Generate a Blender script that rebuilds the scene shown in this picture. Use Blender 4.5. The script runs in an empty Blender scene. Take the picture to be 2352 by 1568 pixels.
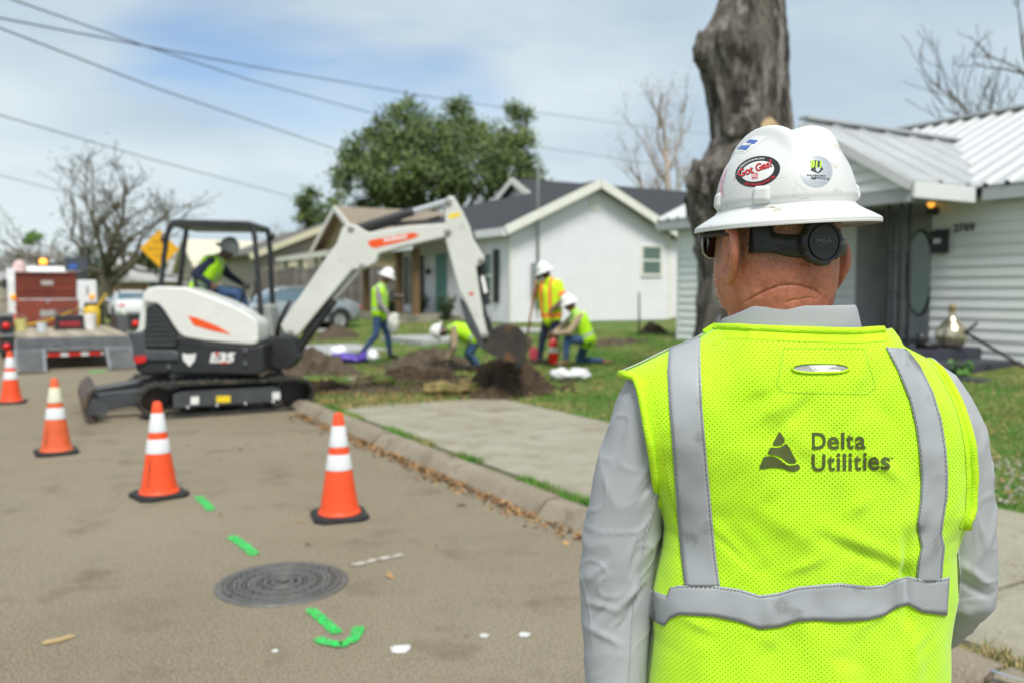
import bpy, bmesh, math, random
import numpy as np
from math import sin, cos, tan, pi, radians, sqrt, atan2, hypot
from mathutils import Vector, Matrix, noise
from mathutils.bvhtree import BVHTree

sc = bpy.context.scene
C = sc.collection
# ------------------------------------------------------------------ camera, sky, sun, exposure
PITCH = math.atan(117 / 1960.0)
CAMH = 1.53
cam_d = bpy.data.cameras.new('camera')
cam = bpy.data.objects.new('camera', cam_d)
C.objects.link(cam)
cam.location = (0, 0, CAMH)
cam.rotation_euler = (pi / 2 - PITCH, 0, 0)
cam_d.sensor_width = 36.0
cam_d.lens = 30.0
cam_d.clip_start = 0.05
cam_d.clip_end = 3000
cam_d.dof.use_dof = True
cam_d.dof.focus_distance = 1.32
cam_d.dof.aperture_fstop = 3.7
sc.camera = cam

SUN_AZ = (0.17, -0.985)      # horizontal direction towards the sun
SUN_EL = radians(57)
world = bpy.data.worlds.new('World')
sc.world = world
world.use_nodes = True
wn = world.node_tree.nodes
wl = world.node_tree.links
wn.clear()
w_out = wn.new('ShaderNodeOutputWorld')
w_bg = wn.new('ShaderNodeBackground')
w_sky = wn.new('ShaderNodeTexSky')
w_sky.sky_type = 'NISHITA'
w_sky.sun_disc = False
w_sky.sun_elevation = SUN_EL
w_sky.sun_rotation = atan2(SUN_AZ[0], SUN_AZ[1])
w_sky.air_density = 1.0
w_sky.dust_density = 0.8
w_tc = wn.new('ShaderNodeTexCoord')
w_map = wn.new('ShaderNodeMapping')
w_map.inputs['Rotation'].default_value = (0.2193, 0.525, -0.0895)
w_map.inputs['Location'].default_value = (-3.892, 7.043, 1.765)
w_map.inputs['Scale'].default_value = (1.0, 1.0, 2.871)
w_no = wn.new('ShaderNodeTexNoise')
w_no.inputs['Scale'].default_value = 2.01
w_no.inputs['Detail'].default_value = 5
w_no.inputs['Roughness'].default_value = 0.45
w_no.inputs['Distortion'].default_value = 0.4
w_rp = wn.new('ShaderNodeValToRGB')
w_rp.color_ramp.elements[0].position = 0.30
w_rp.color_ramp.elements[0].color = (0.0, 0.0, 0.0, 1)
w_rp.color_ramp.elements[1].position = 0.43
w_rp.color_ramp.elements[1].color = (0.93, 0.93, 0.93, 1)
w_no2 = wn.new('ShaderNodeTexNoise')
w_no2.inputs['Scale'].default_value = 2.3
w_no2.inputs['Detail'].default_value = 4
w_cl = wn.new('ShaderNodeMixRGB')
CLOUD_A = (3.3, 4.1, 4.75, 1)
CLOUD_B = (4.9, 5.5, 5.7, 1)
w_cl.inputs[1].default_value = CLOUD_A
w_cl.inputs[2].default_value = CLOUD_B
w_mix = wn.new('ShaderNodeMixRGB')
wl.new(w_tc.outputs['Generated'], w_map.inputs['Vector'])
wl.new(w_map.outputs[0], w_no.inputs['Vector'])
wl.new(w_map.outputs[0], w_no2.inputs['Vector'])
wl.new(w_no.outputs['Fac'], w_rp.inputs[0])
w_mr = wn.new('ShaderNodeMapRange')
w_mr.inputs['From Min'].default_value = .36
w_mr.inputs['From Max'].default_value = .62
wl.new(w_no2.outputs['Fac'], w_mr.inputs['Value'])
wl.new(w_mr.outputs[0], w_cl.inputs[0])
wl.new(w_rp.outputs[0], w_mix.inputs[0])
wl.new(w_sky.outputs[0], w_mix.inputs[1])
wl.new(w_cl.outputs[0], w_mix.inputs[2])
wl.new(w_mix.outputs[0], w_bg.inputs[0])
w_bg.inputs[1].default_value = 0.096
wl.new(w_bg.outputs[0], w_out.inputs[0])

sun_d = bpy.data.lights.new('sun', 'SUN')
sun_d.energy = 2.35
sun_d.angle = radians(18)
sun_d.color = (1.0, 0.95, 0.88)
sun = bpy.data.objects.new('sun', sun_d)
C.objects.link(sun)
sun.rotation_euler = Vector((SUN_AZ[0] * cos(SUN_EL), SUN_AZ[1] * cos(SUN_EL), sin(SUN_EL))).to_track_quat('Z', 'Y').to_euler()

sc.view_settings.view_transform = 'Standard'
sc.view_settings.look = 'None'
sc.view_settings.exposure = 0.72
sc.view_settings.gamma = 1.0
sc.view_settings.use_curve_mapping = False
sc.cycles.max_bounces = 6
sc.cycles.transparent_max_bounces = 6

# ------------------------------------------------------------------ measuring helpers (photo pixels at 2352 wide -> places)
F = 1960.0
def RAY(u, v):
    x = (u - 1176) / F
    y = (784 - v) / F
    return Vector((x, cos(PITCH) + y * sin(PITCH), -sin(PITCH) + y * cos(PITCH)))
def P(u, v, Y):
    d = RAY(u, v)
    k = Y / d.y
    return Vector((d.x * k, Y, CAMH + d.z * k))
def G(u, v, z=0.0):
    d = RAY(u, v)
    k = (z - CAMH) / d.z
    return Vector((d.x * k, d.y * k, z))
def ONPLANE(u, v, O, h, y):
    d = RAY(u, v)
    l = (-sin(h), cos(h))
    k = (y + O[0] * l[0] + O[1] * l[1]) / (d.x * l[0] + d.y * l[1])
    px, py = d.x * k - O[0], d.y * k - O[1]
    return (px * cos(h) + py * sin(h), CAMH + d.z * k)
def cA(x, y):
    return x * .6379 / 1.7007, (800 + y * .6379) / 1.7007
def cB(x, y):
    return (1000 + x * .6803) / 1.7007, (700 + y * .6803) / 1.7007
DR = (-0.503, 0.864)          # along the street
NR = (0.864, 0.503)           # from the street towards the houses
def ST(s, t, z=0.0):
    return Vector((DR[0] * s + NR[0] * t, DR[1] * s + NR[1] * t, z))
def toST(x, y):
    return DR[0] * x + DR[1] * y, NR[0] * x + NR[1] * y
def sstep(a, b, x):
    x = min(1, max(0, (x - a) / (b - a)))
    return x * x * (3 - 2 * x)
def lawn_z(s, t):
    if t >= 0:
        z = 0.10 + 0.42 * sstep(5.4, 13.5, t)
        if t > 5.7:
            z += 0.02 * noise.noise(Vector((s * .5, t * .5, 0))) * sstep(5.7, 6.6, t)
        return z
    return 0.10 + 0.3 * sstep(6.5, 14, -t)
def interp(x, pts):
    if x <= pts[0][0]:
        return pts[0][1]
    for (a, b), (c, d) in zip(pts, pts[1:]):
        if x <= c:
            return b + (d - b) * (x - a) / (c - a)
    return pts[-1][1]

# ------------------------------------------------------------------ materials
MATS = {}
def pm(name, col, rough=0.6, metal=0.0, var=0.12, scale=6.0, bump=0.0, bscale=60.0, col2=None, coat=0.0, spec=0.5, detail=6.0, sss=0.0, wear=None):
    if name in MATS:
        return MATS[name]
    m = bpy.data.materials.new(name)
    m.use_nodes = True
    nt = m.node_tree
    N, L = nt.nodes, nt.links
    b = N['Principled BSDF']
    tc = N.new('ShaderNodeTexCoord')
    no = N.new('ShaderNodeTexNoise')
    no.inputs['Scale'].default_value = scale
    no.inputs['Detail'].default_value = detail
    no.inputs['Roughness'].default_value = 0.6
    L.new(tc.outputs['Object'], no.inputs['Vector'])
    rp = N.new('ShaderNodeValToRGB')
    rp.color_ramp.elements[0].position = 0.32
    rp.color_ramp.elements[1].position = 0.68
    c2 = col2 if col2 else tuple(min(1, c * (1 + var)) for c in col)
    c1 = col if col2 else tuple(c * (1 - var) for c in col)
    rp.color_ramp.elements[0].color = (*c1, 1)
    rp.color_ramp.elements[1].color = (*c2, 1)
    L.new(no.outputs['Fac'], rp.inputs[0])
    out = rp.outputs[0]
    if wear:
        no2 = N.new('ShaderNodeTexNoise')
        no2.inputs['Scale'].default_value = wear[1]
        no2.inputs['Detail'].default_value = 8
        L.new(tc.outputs['Object'], no2.inputs['Vector'])
        r2 = N.new('ShaderNodeValToRGB')
        r2.color_ramp.elements[0].position = wear[2]
        r2.color_ramp.elements[1].position = wear[2] + 0.1
        mx = N.new('ShaderNodeMixRGB')
        L.new(no2.outputs['Fac'], r2.inputs[0])
        L.new(r2.outputs[0], mx.inputs[0])
        L.new(out, mx.inputs[1])
        mx.inputs[2].default_value = (*wear[0], 1)
        out = mx.outputs[0]
    L.new(out, b.inputs['Base Color'])
    b.inputs['Roughness'].default_value = rough
    b.inputs['Metallic'].default_value = metal
    b.inputs['Specular IOR Level'].default_value = spec
    b.inputs['Coat Weight'].default_value = coat
    if sss:
        b.inputs['Subsurface Weight'].default_value = sss
        b.inputs['Subsurface Radius'].default_value = (1.0, 0.35, 0.18)
        b.inputs['Subsurface Scale'].default_value = 0.008
    if bump:
        n3 = N.new('ShaderNodeTexNoise')
        n3.inputs['Scale'].default_value = bscale
        n3.inputs['Detail'].default_value = 6
        L.new(tc.outputs['Object'], n3.inputs['Vector'])
        bp = N.new('ShaderNodeBump')
        bp.inputs['Strength'].default_value = bump
        bp.inputs['Distance'].default_value = 0.02
        L.new(n3.outputs['Fac'], bp.inputs['Height'])
        L.new(bp.outputs[0], b.inputs['Normal'])
    MATS[name] = m
    return m
def emit(name, col, strength):
    if name in MATS:
        return MATS[name]
    m = pm(name, tuple(min(.9, c) for c in col), rough=0.3)
    b = m.node_tree.nodes['Principled BSDF']
    b.inputs['Emission Color'].default_value = (*col, 1)
    b.inputs['Emission Strength'].default_value = strength
    return m
def glassy(name, col, rough=0.08):
    if name in MATS:
        return MATS[name]
    m = pm(name, col, rough=rough, var=.05, spec=0.8)
    return m

# ------------------------------------------------------------------ mesh helpers
class MB:
    def __init__(s):
        s.v, s.f, s.m = [], [], []
    def add(s, vs, fs, mi=0):
        o = len(s.v)
        s.v += [tuple(p) for p in vs]
        s.f += [tuple(i + o for i in f) for f in fs]
        s.m += [mi] * len(fs)
        return s
    def box(s, x0, x1, y0, y1, z0, z1, mi=0, M=None):
        vs = [Vector((x, y, z)) for x in (x0, x1) for y in (y0, y1) for z in (z0, z1)]
        if M is not None:
            vs = [M @ p for p in vs]
        return s.add(vs, [(0, 1, 3, 2), (4, 6, 7, 5), (0, 4, 5, 1), (2, 3, 7, 6), (0, 2, 6, 4), (1, 5, 7, 3)], mi)
    def hexa(s, p, mi=0):      # p: 4 bottom (loop) + 4 top
        return s.add(p, [(0, 3, 2, 1), (4, 5, 6, 7), (0, 1, 5, 4), (1, 2, 6, 5), (2, 3, 7, 6), (3, 0, 4, 7)], mi)
    def prism(s, poly, fn0, fn1, mi=0):   # poly of 2d points; fn maps a 2d point to 3d
        n = len(poly)
        a = [fn0(*q) for q in poly]
        b = [fn1(*q) for q in poly]
        fs = [(i, (i + 1) % n, (i + 1) % n + n, i + n) for i in range(n)]
        fs += [tuple(range(n - 1, -1, -1)), tuple(range(n, 2 * n))]
        return s.add(a + b, fs, mi)
    def tube(s, pts, rad, seg=8, mi=0, cap=True, flat=None):
        pts = [Vector(p) for p in pts]
        n = len(pts)
        if not hasattr(rad, '__len__'):
            rad = [rad] * n
        t0 = (pts[1] - pts[0]).normalized()
        up = Vector((0, 0, 1)) if abs(t0.z) < .9 else Vector((1, 0, 0))
        a = t0.cross(up).normalized()
        vs, fs = [], []
        for i in range(n):
            t = (pts[min(i + 1, n - 1)] - pts[max(i - 1, 0)]).normalized()
            a = (a - t * a.dot(t))
            a = a.normalized() if a.length > 1e-6 else t.orthogonal().normalized()
            b = t.cross(a)
            r = rad[i]
            ra, rb = (r if not hasattr(r, '__len__') else r[0]), (r if not hasattr(r, '__len__') else r[1])
            for k in range(seg):
                w = 2 * pi * k / seg
                vs.append(pts[i] + a * (cos(w) * ra) + b * (sin(w) * rb))
        for i in range(n - 1):
            for k in range(seg):
                k2 = (k + 1) % seg
                fs.append((i * seg + k, i * seg + k2, (i + 1) * seg + k2, (i + 1) * seg + k))
        if cap:
            fs.append(tuple(range(seg - 1, -1, -1)))
            fs.append(tuple((n - 1) * seg + k for k in range(seg)))
        return s.add(vs, fs, mi)
    def lathe(s, prof, seg=24, mi=0, M=None, ell=(1, 1), cap=True, mis=None):   # prof: (r, z)
        vs, fs, ms = [], [], []
        for r, z in prof:
            for k in range(seg):
                w = 2 * pi * k / seg
                vs.append(Vector((r * cos(w) * ell[0], r * sin(w) * ell[1], z)))
        for i in range(len(prof) - 1):
            for k in range(seg):
                k2 = (k + 1) % seg
                fs.append((i * seg + k, i * seg + k2, (i + 1) * seg + k2, (i + 1) * seg + k))
                ms.append(mis[i] if mis else mi)
        if cap:
            fs.append(tuple(range(seg - 1, -1, -1)))
            fs.append(tuple((len(prof) - 1) * seg + k for k in range(seg)))
            ms += [mis[0] if mis else mi, mis[-1] if mis else mi]
        if M is not None:
            vs = [M @ p for p in vs]
        o = len(s.v)
        s.v += [tuple(p) for p in vs]
        s.f += [tuple(i + o for i in f) for f in fs]
        s.m += ms
        return s
    def grid(s, rows, mi=0, closed=False):
        n, m = len(rows), len(rows[0])
        vs = [p for r in rows for p in r]
        fs = []
        for i in range(n - 1):
            for j in range(m if closed else m - 1):
                j2 = (j + 1) % m
                fs.append((i * m + j, i * m + j2, (i + 1) * m + j2, (i + 1) * m + j))
        return s.add(vs, fs, mi)
    def ball(s, c, r, seg=12, rings=8, mi=0, M=None):
        c = Vector(c)
        rr = r if hasattr(r, '__len__') else (r, r, r)
        rows = []
        for i in range(rings + 1):
            th = pi * i / rings
            row = []
            for k in range(seg):
                w = 2 * pi * k / seg
                q = Vector((rr[0] * max(sin(th), .001) * cos(w), rr[1] * max(sin(th), .001) * sin(w), -rr[2] * cos(th)))
                if M is not None:
                    q = M @ q
                row.append(c + q)
            rows.append(row)
        return s.grid(rows, mi, True)
    def mesh(s, name, smooth=False):
        me = bpy.data.meshes.new(name)
        me.from_pydata(s.v, [], s.f)
        if any(s.m):
            me.polygons.foreach_set('material_index', s.m)
        if smooth:
            me.polygons.foreach_set('use_smooth', [True] * len(me.polygons))
        me.update()
        return me
def fixnormals(me):
    bm = bmesh.new()
    bm.from_mesh(me)
    bmesh.ops.recalc_face_normals(bm, faces=bm.faces)
    bm.to_mesh(me)
    bm.free()
def obj(name, mb, mats, parent=None, smooth=False, bevel=0, bseg=2, recalc=True, smooth_angle=None):
    me = mb if isinstance(mb, bpy.types.Mesh) else mb.mesh(name, smooth)
    if recalc and not isinstance(mb, bpy.types.Mesh):
        fixnormals(me)
    if not len(me.materials):
        for m in (mats if isinstance(mats, (list, tuple)) else [mats]):
            me.materials.append(m)
    o = bpy.data.objects.new(name, me)
    C.objects.link(o)
    if parent is not None:
        o.parent = parent
    if bevel:
        md = o.modifiers.new('bevel', 'BEVEL')
        md.width = bevel
        md.segments = bseg
        md.limit_method = 'ANGLE'
        md.angle_limit = radians(35)
        for pl in me.polygons:
            pl.use_smooth = True
        md.harden_normals = True
    if smooth_angle and not bevel:
        for pl in me.polygons:
            pl.use_smooth = True
        try:
            me.set_sharp_from_angle(angle=radians(smooth_angle))
        except Exception:
            pass
    return o
def tag(o, label=None, cat=None, group=None, kind=None):
    if label: o['label'] = label
    if cat: o['category'] = cat
    if group: o['group'] = group
    if kind: o['kind'] = kind
    return o
def thing(name, label, cat, loc=(0, 0, 0), rz=0.0, group=None):
    o = bpy.data.objects.new(name, None)
    o.empty_display_size = .2
    C.objects.link(o)
    o.location = loc
    o.rotation_euler = (0, 0, rz)
    return tag(o, label, cat, group)
def keep(o, parent):       # o's mesh is in world coordinates: parent it without moving it
    o.parent = parent
    o.matrix_parent_inverse = (Matrix.Translation(parent.location) @ parent.rotation_euler.to_matrix().to_4x4()).inverted()
    return o
def wpart(name, mb, mats, parent, **k):
    return keep(obj(name, mb, mats, None, **k), parent)
def struct(name, mb, mats, **k):
    return tag(obj(name, mb, mats, None, **k), kind='structure')
def copy_tree(o, parent=None):
    c = o.copy()
    C.objects.link(c)
    if parent is not None:
        c.parent = parent
    for ch in list(o.children):
        copy_tree(ch, c)
    return c
_textcache = {}
def text_geo(txt, bold=0.0, shear=0.0, space=1.0):
    """letters as (verts2d, faces), about 1 unit per line height, origin at left baseline"""
    key = (txt, bold, shear, space)
    if key in _textcache:
        return _textcache[key]
    cu = bpy.data.curves.new('letters', 'FONT')
    cu.body = txt
    cu.offset = bold
    cu.shear = shear
    cu.space_character = space
    cu.resolution_u = 4
    o = bpy.data.objects.new('letters', cu)
    C.objects.link(o)
    dg = bpy.context.evaluated_depsgraph_get()
    me = o.evaluated_get(dg).to_mesh()
    vs = [(v.co.x, v.co.y) for v in me.vertices]
    fs = [tuple(p.vertices) for p in me.polygons]
    o.to_mesh_clear()
    bpy.data.objects.remove(o)
    bpy.data.curves.remove(cu)
    _textcache[key] = (vs, fs)
    return vs, fs
def fit_text(txt, x0, x1, y0, y1, bold=0.0, shear=0.0, space=1.0):
    vs, fs = text_geo(txt, bold, shear, space)
    ax, bx = min(v[0] for v in vs), max(v[0] for v in vs)
    ay, by = min(v[1] for v in vs), max(v[1] for v in vs)
    return [(x0 + (x - ax) / (bx - ax) * (x1 - x0), y0 + (y - ay) / (by - ay) * (y1 - y0)) for x, y in vs], fs
def voxel(mb, size, smooth_it=2, name='body'):
    me = mb.mesh(name)
    fixnormals(me)
    o = bpy.data.objects.new('tmp', me)
    C.objects.link(o)
    r = o.modifiers.new('r', 'REMESH')
    r.mode = 'VOXEL'
    r.voxel_size = size
    if smooth_it:
        sm = o.modifiers.new('s', 'SMOOTH')
        sm.iterations = smooth_it
        sm.factor = 0.5
    dg = bpy.context.evaluated_depsgraph_get()
    res = bpy.data.meshes.new_from_object(o.evaluated_get(dg))
    bpy.data.objects.remove(o)
    bpy.data.meshes.remove(me)
    res.polygons.foreach_set('use_smooth', [True] * len(res.polygons))
    return res
# ------------------------------------------------------------------ surface materials
def ground_mat(name, cols, scales, rough=.9, bump=.4, bscale=120, extra=None):
    m = bpy.data.materials.new(name)
    m.use_nodes = True
    N, L = m.node_tree.nodes, m.node_tree.links
    b = N['Principled BSDF']
    b.inputs['Roughness'].default_value = rough
    b.inputs['Specular IOR Level'].default_value = .25
    tc = N.new('ShaderNodeTexCoord')
    out = None
    for i, (c, s) in enumerate(zip(cols[1:], scales)):
        no = N.new('ShaderNodeTexNoise')
        no.inputs['Scale'].default_value = s[0]
        no.inputs['Detail'].default_value = s[3] if len(s) > 3 else 5
        no.inputs['Roughness'].default_value = .65
        L.new(tc.outputs['Object'], no.inputs['Vector'])
        rp = N.new('ShaderNodeValToRGB')
        rp.color_ramp.elements[0].position = s[1]
        rp.color_ramp.elements[1].position = s[2]
        L.new(no.outputs['Fac'], rp.inputs[0])
        mx = N.new('ShaderNodeMixRGB')
        L.new(rp.outputs[0], mx.inputs[0])
        if out is None:
            mx.inputs[1].default_value = (*cols[0], 1)
        else:
            L.new(out, mx.inputs[1])
        mx.inputs[2].default_value = (*c, 1)
        out = mx.outputs[0]
    L.new(out, b.inputs['Base Color'])
    n3 = N.new('ShaderNodeTexNoise')
    n3.inputs['Scale'].default_value = bscale
    n3.inputs['Detail'].default_value = 6
    L.new(tc.outputs['Object'], n3.inputs['Vector'])
    bp = N.new('ShaderNodeBump')
    bp.inputs['Strength'].default_value = bump
    bp.inputs['Distance'].default_value = .02
    L.new(n3.outputs['Fac'], bp.inputs['Height'])
    L.new(bp.outputs[0], b.inputs['Normal'])
    return m
M_road = ground_mat('worn_aggregate_asphalt', [(.205, .17, .112), (.265, .23, .162), (.14, .115, .072), (.42, .38, .29), (.062, .05, .036), (.30, .23, .135), (.135, .108, .07)],
                    [(.45, .4, .65), (.9, .50, .74), (120, .48, .68, 3), (88, .50, .70, 3), (46, .57, .74, 3), (1.9, .56, .76, 7)], bump=.45, bscale=120)
M_conc = ground_mat('weathered_concrete', [(.285, .262, .195), (.345, .328, .255), (.185, .16, .112), (.41, .39, .315), (.14, .118, .078)],
                    [(1.6, .4, .65), (3.1, .50, .74), (60, .5, .72, 3), (14, .60, .74)], bump=.35, bscale=90)
M_kerb = ground_mat('stained_kerb_concrete', [(.25, .21, .155), (.33, .29, .22), (.15, .12, .085), (.36, .33, .27)],
                    [(2, .4, .65), (4, .5, .7), (70, .55, .7, 3)], bump=.5, bscale=70)
M_drive = ground_mat('grey_driveway_concrete', [(.34, .34, .33), (.42, .42, .41), (.22, .21, .2)], [(1.5, .4, .65), (5, .55, .75)], bump=.3)
M_lawn = ground_mat('patchy_winter_lawn', [(.075, .17, .02), (.21, .20, .06), (.045, .11, .015), (.32, .26, .10), (.15, .11, .065)],
                    [(.9, .42, .6), (7, .45, .65), (2.2, .56, .68), (16, .60, .72)], bump=1.0, bscale=45)
M_far = ground_mat('distant_ground', [(.14, .13, .07), (.2, .17, .1)], [(.05, .4, .6)], bump=.2, bscale=5)
M_soil = ground_mat('dark_damp_soil', [(.06, .04, .024), (.03, .019, .012), (.11, .078, .05)], [(5, .42, .62), (17, .5, .68)], bump=1.0, bscale=28)
M_soil2 = ground_mat('dry_brown_soil', [(.10, .077, .053), (.052, .039, .026), (.155, .122, .085)], [(5, .42, .62), (17, .5, .68)], bump=1.0, bscale=28)
M_gravel = ground_mat('pale_shell_gravel', [(.36, .32, .26), (.55, .52, .46), (.2, .16, .11)], [(14, .45, .55), (35, .55, .62)], bump=1, bscale=60)

# ------------------------------------------------------------------ ground, street, kerbs, pavement
mb = MB()
mb.add([(-900, -200, -.35), (900, -200, -.35), (900, 1500, -.35), (-900, 1500, -.35)], [(0, 1, 2, 3)])
struct('ground', mb, M_far)
mb = MB()
rows = []
for s in list(range(-14, 40, 2)) + list(range(40, 260, 20)):
    rows.append([ST(s, t, 0.012 * (1 - ((t + 1) / 4.2) ** 2) * 0.0) for t in (-5.3, -3, -1, 1, 3.12)])
mb.grid(rows)
struct('road', mb, M_road)

def kerb_run(t0, sgn, s_from, s_to, seg):
    prof = [(0.0, -.1), (0.0, .006), (.045, .055), (.075, .088), (.105, .10), (.20, .103), (.20, -.1)]
    root = thing('kerb', None, None)
    tag(root, kind='structure')
    k = 0
    s = s_from
    first = None
    while s < s_to - .01:
        L_ = min(seg, s_to - s)
        if first is None or abs(L_ - seg) > .01:
            b2 = MB()
            rr = []
            for q in (0.012, L_ - .012):
                rr.append([ST(q, t0 + sgn * a, z) for a, z in prof])
            b2.grid([list(x) for x in rr])
            b2.add(rr[0], [tuple(range(len(prof)))])
            b2.add(rr[1], [tuple(range(len(prof) - 1, -1, -1))])
            o = obj('kerb_section', b2, M_kerb, root, smooth_angle=40)
            if abs(L_ - seg) < .01 and first is None:
                first = o
        else:
            o = first.copy()
            C.objects.link(o)
        p = ST(s, 0)
        o.location = (p.x, p.y, random.uniform(-.006, .006))
        s += L_
        k += 1
    return root
random.seed(4)
kerb_run(3.05, 1, -10.6, 70, 3.1)
kerb_run(-5.2, -1, -10.6, 70, 3.1)

# pavement slabs
root = thing('pavement', None, None)
tag(root, kind='structure')
joints = [10.0, 7.45, 4.9, 2.3, -.3, -2.9, -5.5, -8.1]
def slab(s0, s1, t0, t1, z, M, parent, thick=.12, wob=.004, uneven=0):
    b2 = MB()
    n_, m_ = 8, 7
    top = []
    for i in range(n_):
        row = []
        for j in range(m_):
            s = s0 + (s1 - s0) * i / (n_ - 1)
            t = t0 + (t1 - t0) * j / (m_ - 1)
            if uneven and i == n_ - 1:
                s += uneven * noise.noise(Vector((t * 2.1, s0, 3)))
            row.append(ST(s, t, z + wob * noise.noise(Vector((s, t, 1)))))
        top.append(row)
    bot = [[p - Vector((0, 0, thick)) for p in r] for r in top]
    b2.grid(top)
    b2.grid(bot)
    ring_t = top[0] + [r[-1] for r in top[1:]] + top[-1][-2::-1] + [r[0] for r in top[-2:0:-1]]
    ring_b = bot[0] + [r[-1] for r in bot[1:]] + bot[-1][-2::-1] + [r[0] for r in bot[-2:0:-1]]
    b2.grid([ring_t, ring_b], closed=True)
    return obj('slab', b2, M, parent)
for a, b in zip(joints, joints[1:]):
    slab(b + .008, a - .008, 3.34, 5.55, .10 + random.uniform(-.006, .006), M_conc, root, uneven=.25 if a == 10.0 else 0)
root = thing('driveway', None, None)
tag(root, kind='structure')
for i in range(4):
    slab(18.6, 21.2, 3.34 + i * 2.5, 5.82 + i * 2.5, .115 + .42 * sstep(5.4, 13.5, 4.6 + i * 2.5) * .96, M_drive, root)
for i in range(4):
    slab(26.2, 29.2, 3.34 + i * 1.6, 4.92 + i * 1.6, .115 + .42 * sstep(5.4, 13.5, 4.1 + i * 1.6), M_drive, root)
root = thing('path', None, None)
tag(root, kind='structure')
slab(10.6, 12.4, 3.5, 4.6, .085, M_conc, root, uneven=.4)
slab(12.5, 14.4, 3.8, 4.9, .09, M_conc, root, uneven=.5)

# lawns as terrain
def lawn(t_list, name, s0=-14, s1=150):
    mb = MB()
    ss = []
    s = s0
    while s < s1:
        ss.append(s)
        s += .5 if s < 30 else (2 if s < 60 else 8)
    rows = []
    for s in ss:
        rows.append([ST(s, t, lawn_z(s, t) - (.03 if (3.3 < t < 5.5 and s < 10.2) else 0.0) - .012) for t in t_list])
    mb.grid(rows)
    return struct(name, mb, M_lawn, smooth=True)
lawn([3.2, 3.45, 3.8, 4.6, 5.3, 5.6, 5.9, 6.2, 6.6, 7, 7.5, 8, 8.6, 9.2, 10, 11, 12, 13, 14, 16, 20, 26, 34, 50, 80], 'lawn')
lawn([-5.3, -5.8, -7, -8, -10, -12, -14, -20, -40, -80], 'far_verge')

# ------------------------------------------------------------------ houses
HROT = atan2(NR[1], NR[0])
def house(name, label, s0, t0):
    p = ST(s0, t0)
    return thing(name, label, 'house', (p.x, p.y, 0), HROT)
def lap_boards(parent, axis, a0, a1, z0, z1, sp, M, out, clip=None, at=0.0):
    """horizontal lap boards on a wall; axis 'x' or 'y' = running direction; out = sign of outward normal on other axis; clip(z)->(a0,a1)"""
    shared = None
    z = z0
    while z < z1 - .01:
        ztop = min(z + sp, z1)
        if clip:
            lo = clip(z)
            hi = clip(ztop)
            if lo is None:
                break
            if hi is None:
                hi = ((lo[0] + lo[1]) / 2 - .01, (lo[0] + lo[1]) / 2 + .01)
        else:
            lo = hi = (a0, a1)
        def q(a, d, zz):
            return Vector((a, at + out * d, zz)) if axis == 'x' else Vector((at + out * d, a, zz))
        if clip or shared is None or abs(ztop - z - sp) > 1e-4:
            zz = 0 if not clip else z
            hh = ztop - z
            b2 = MB()
            b2.hexa([q(lo[0], 0, zz), q(lo[1], 0, zz), q(lo[1], .034, zz), q(lo[0], .034, zz),
                     q(hi[0], 0, zz + hh), q(hi[1], 0, zz + hh), q(hi[1], .006, zz + hh), q(hi[0], .006, zz + hh)])
            o = obj('siding_board', b2, M, parent)
            if not clip:
                o.location.z = z
                if shared is None:
                    shared = o
        else:
            o = shared.copy()
            C.objects.link(o)
            o.location.z = z
        z += sp
def slab_roof(name, quad, thick, M, parent, edge=None):
    """quad of 4 points (eave a, eave b, ridge b, ridge a); thickness downward"""
    b2 = MB()
    q = [Vector(p) for p in quad]
    n = (q[1] - q[0]).cross(q[3] - q[0]).normalized()
    if n.z < 0:
        n = -n
    b2.hexa([p - n * thick for p in q] + q)
    return obj(name, b2, M, parent)
def bar(parent, name, a, b, w, h, M):
    """rectangular bar from a to b; w horizontal-ish, h the other way"""
    a, b = Vector(a), Vector(b)
    t = (b - a).normalized()
    up = Vector((0, 0, 1)) if abs(t.z) < .95 else Vector((0, 1, 0))
    x = t.cross(up).normalized()
    y = x.cross(t)
    b2 = MB()
    b2.hexa([a - x * w / 2 - y * h / 2, a + x * w / 2 - y * h / 2, a + x * w / 2 + y * h / 2, a - x * w / 2 + y * h / 2,
             b - x * w / 2 - y * h / 2, b + x * w / 2 - y * h / 2, b + x * w / 2 + y * h / 2, b - x * w / 2 + y * h / 2])
    return obj(name, b2, M, parent)
def window(parent, axis, c, at, out, w, z0, z1, M_fr, M_gl, name='window', fr=.08, mid=True, mull=False):
    def bx(b2, a0, a1, d0, d1, zz0, zz1):
        lo, hi = sorted((at + out * d0, at + out * d1))
        if axis == 'x':
            b2.box(a0, a1, lo, hi, zz0, zz1)
        else:
            b2.box(lo, hi, a0, a1, zz0, zz1)
    b2 = MB()
    bx(b2, c - w / 2, c - w / 2 + fr, .005, .06, z0, z1)
    bx(b2, c + w / 2 - fr, c + w / 2, .005, .06, z0, z1)
    bx(b2, c - w / 2 + fr, c + w / 2 - fr, .005, .058, z0, z0 + fr)
    bx(b2, c - w / 2 + fr, c + w / 2 - fr, .005, .058, z1 - fr, z1)
    if mid:
        bx(b2, c - w / 2 + fr, c + w / 2 - fr, .005, .056, (z0 + z1) / 2 - .03, (z0 + z1) / 2 + .03)
    wo = obj(name, b2, M_fr, parent)
    for k in range(2 if mid else 1):
        b2 = MB()
        za = z0 + fr if k == 0 else (z0 + z1) / 2 + .03
        zb = ((z0 + z1) / 2 - .03 if k == 0 else z1 - fr) if mid else z1 - fr
        bx(b2, c - w / 2 + fr, c + w / 2 - fr, .026, .034, za, zb)
        obj('pane', b2, M_gl, wo)
    return wo
M_wht = pm('white_vinyl_siding', (.80, .79, .82), rough=.5, var=.03, scale=1.2)
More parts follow.
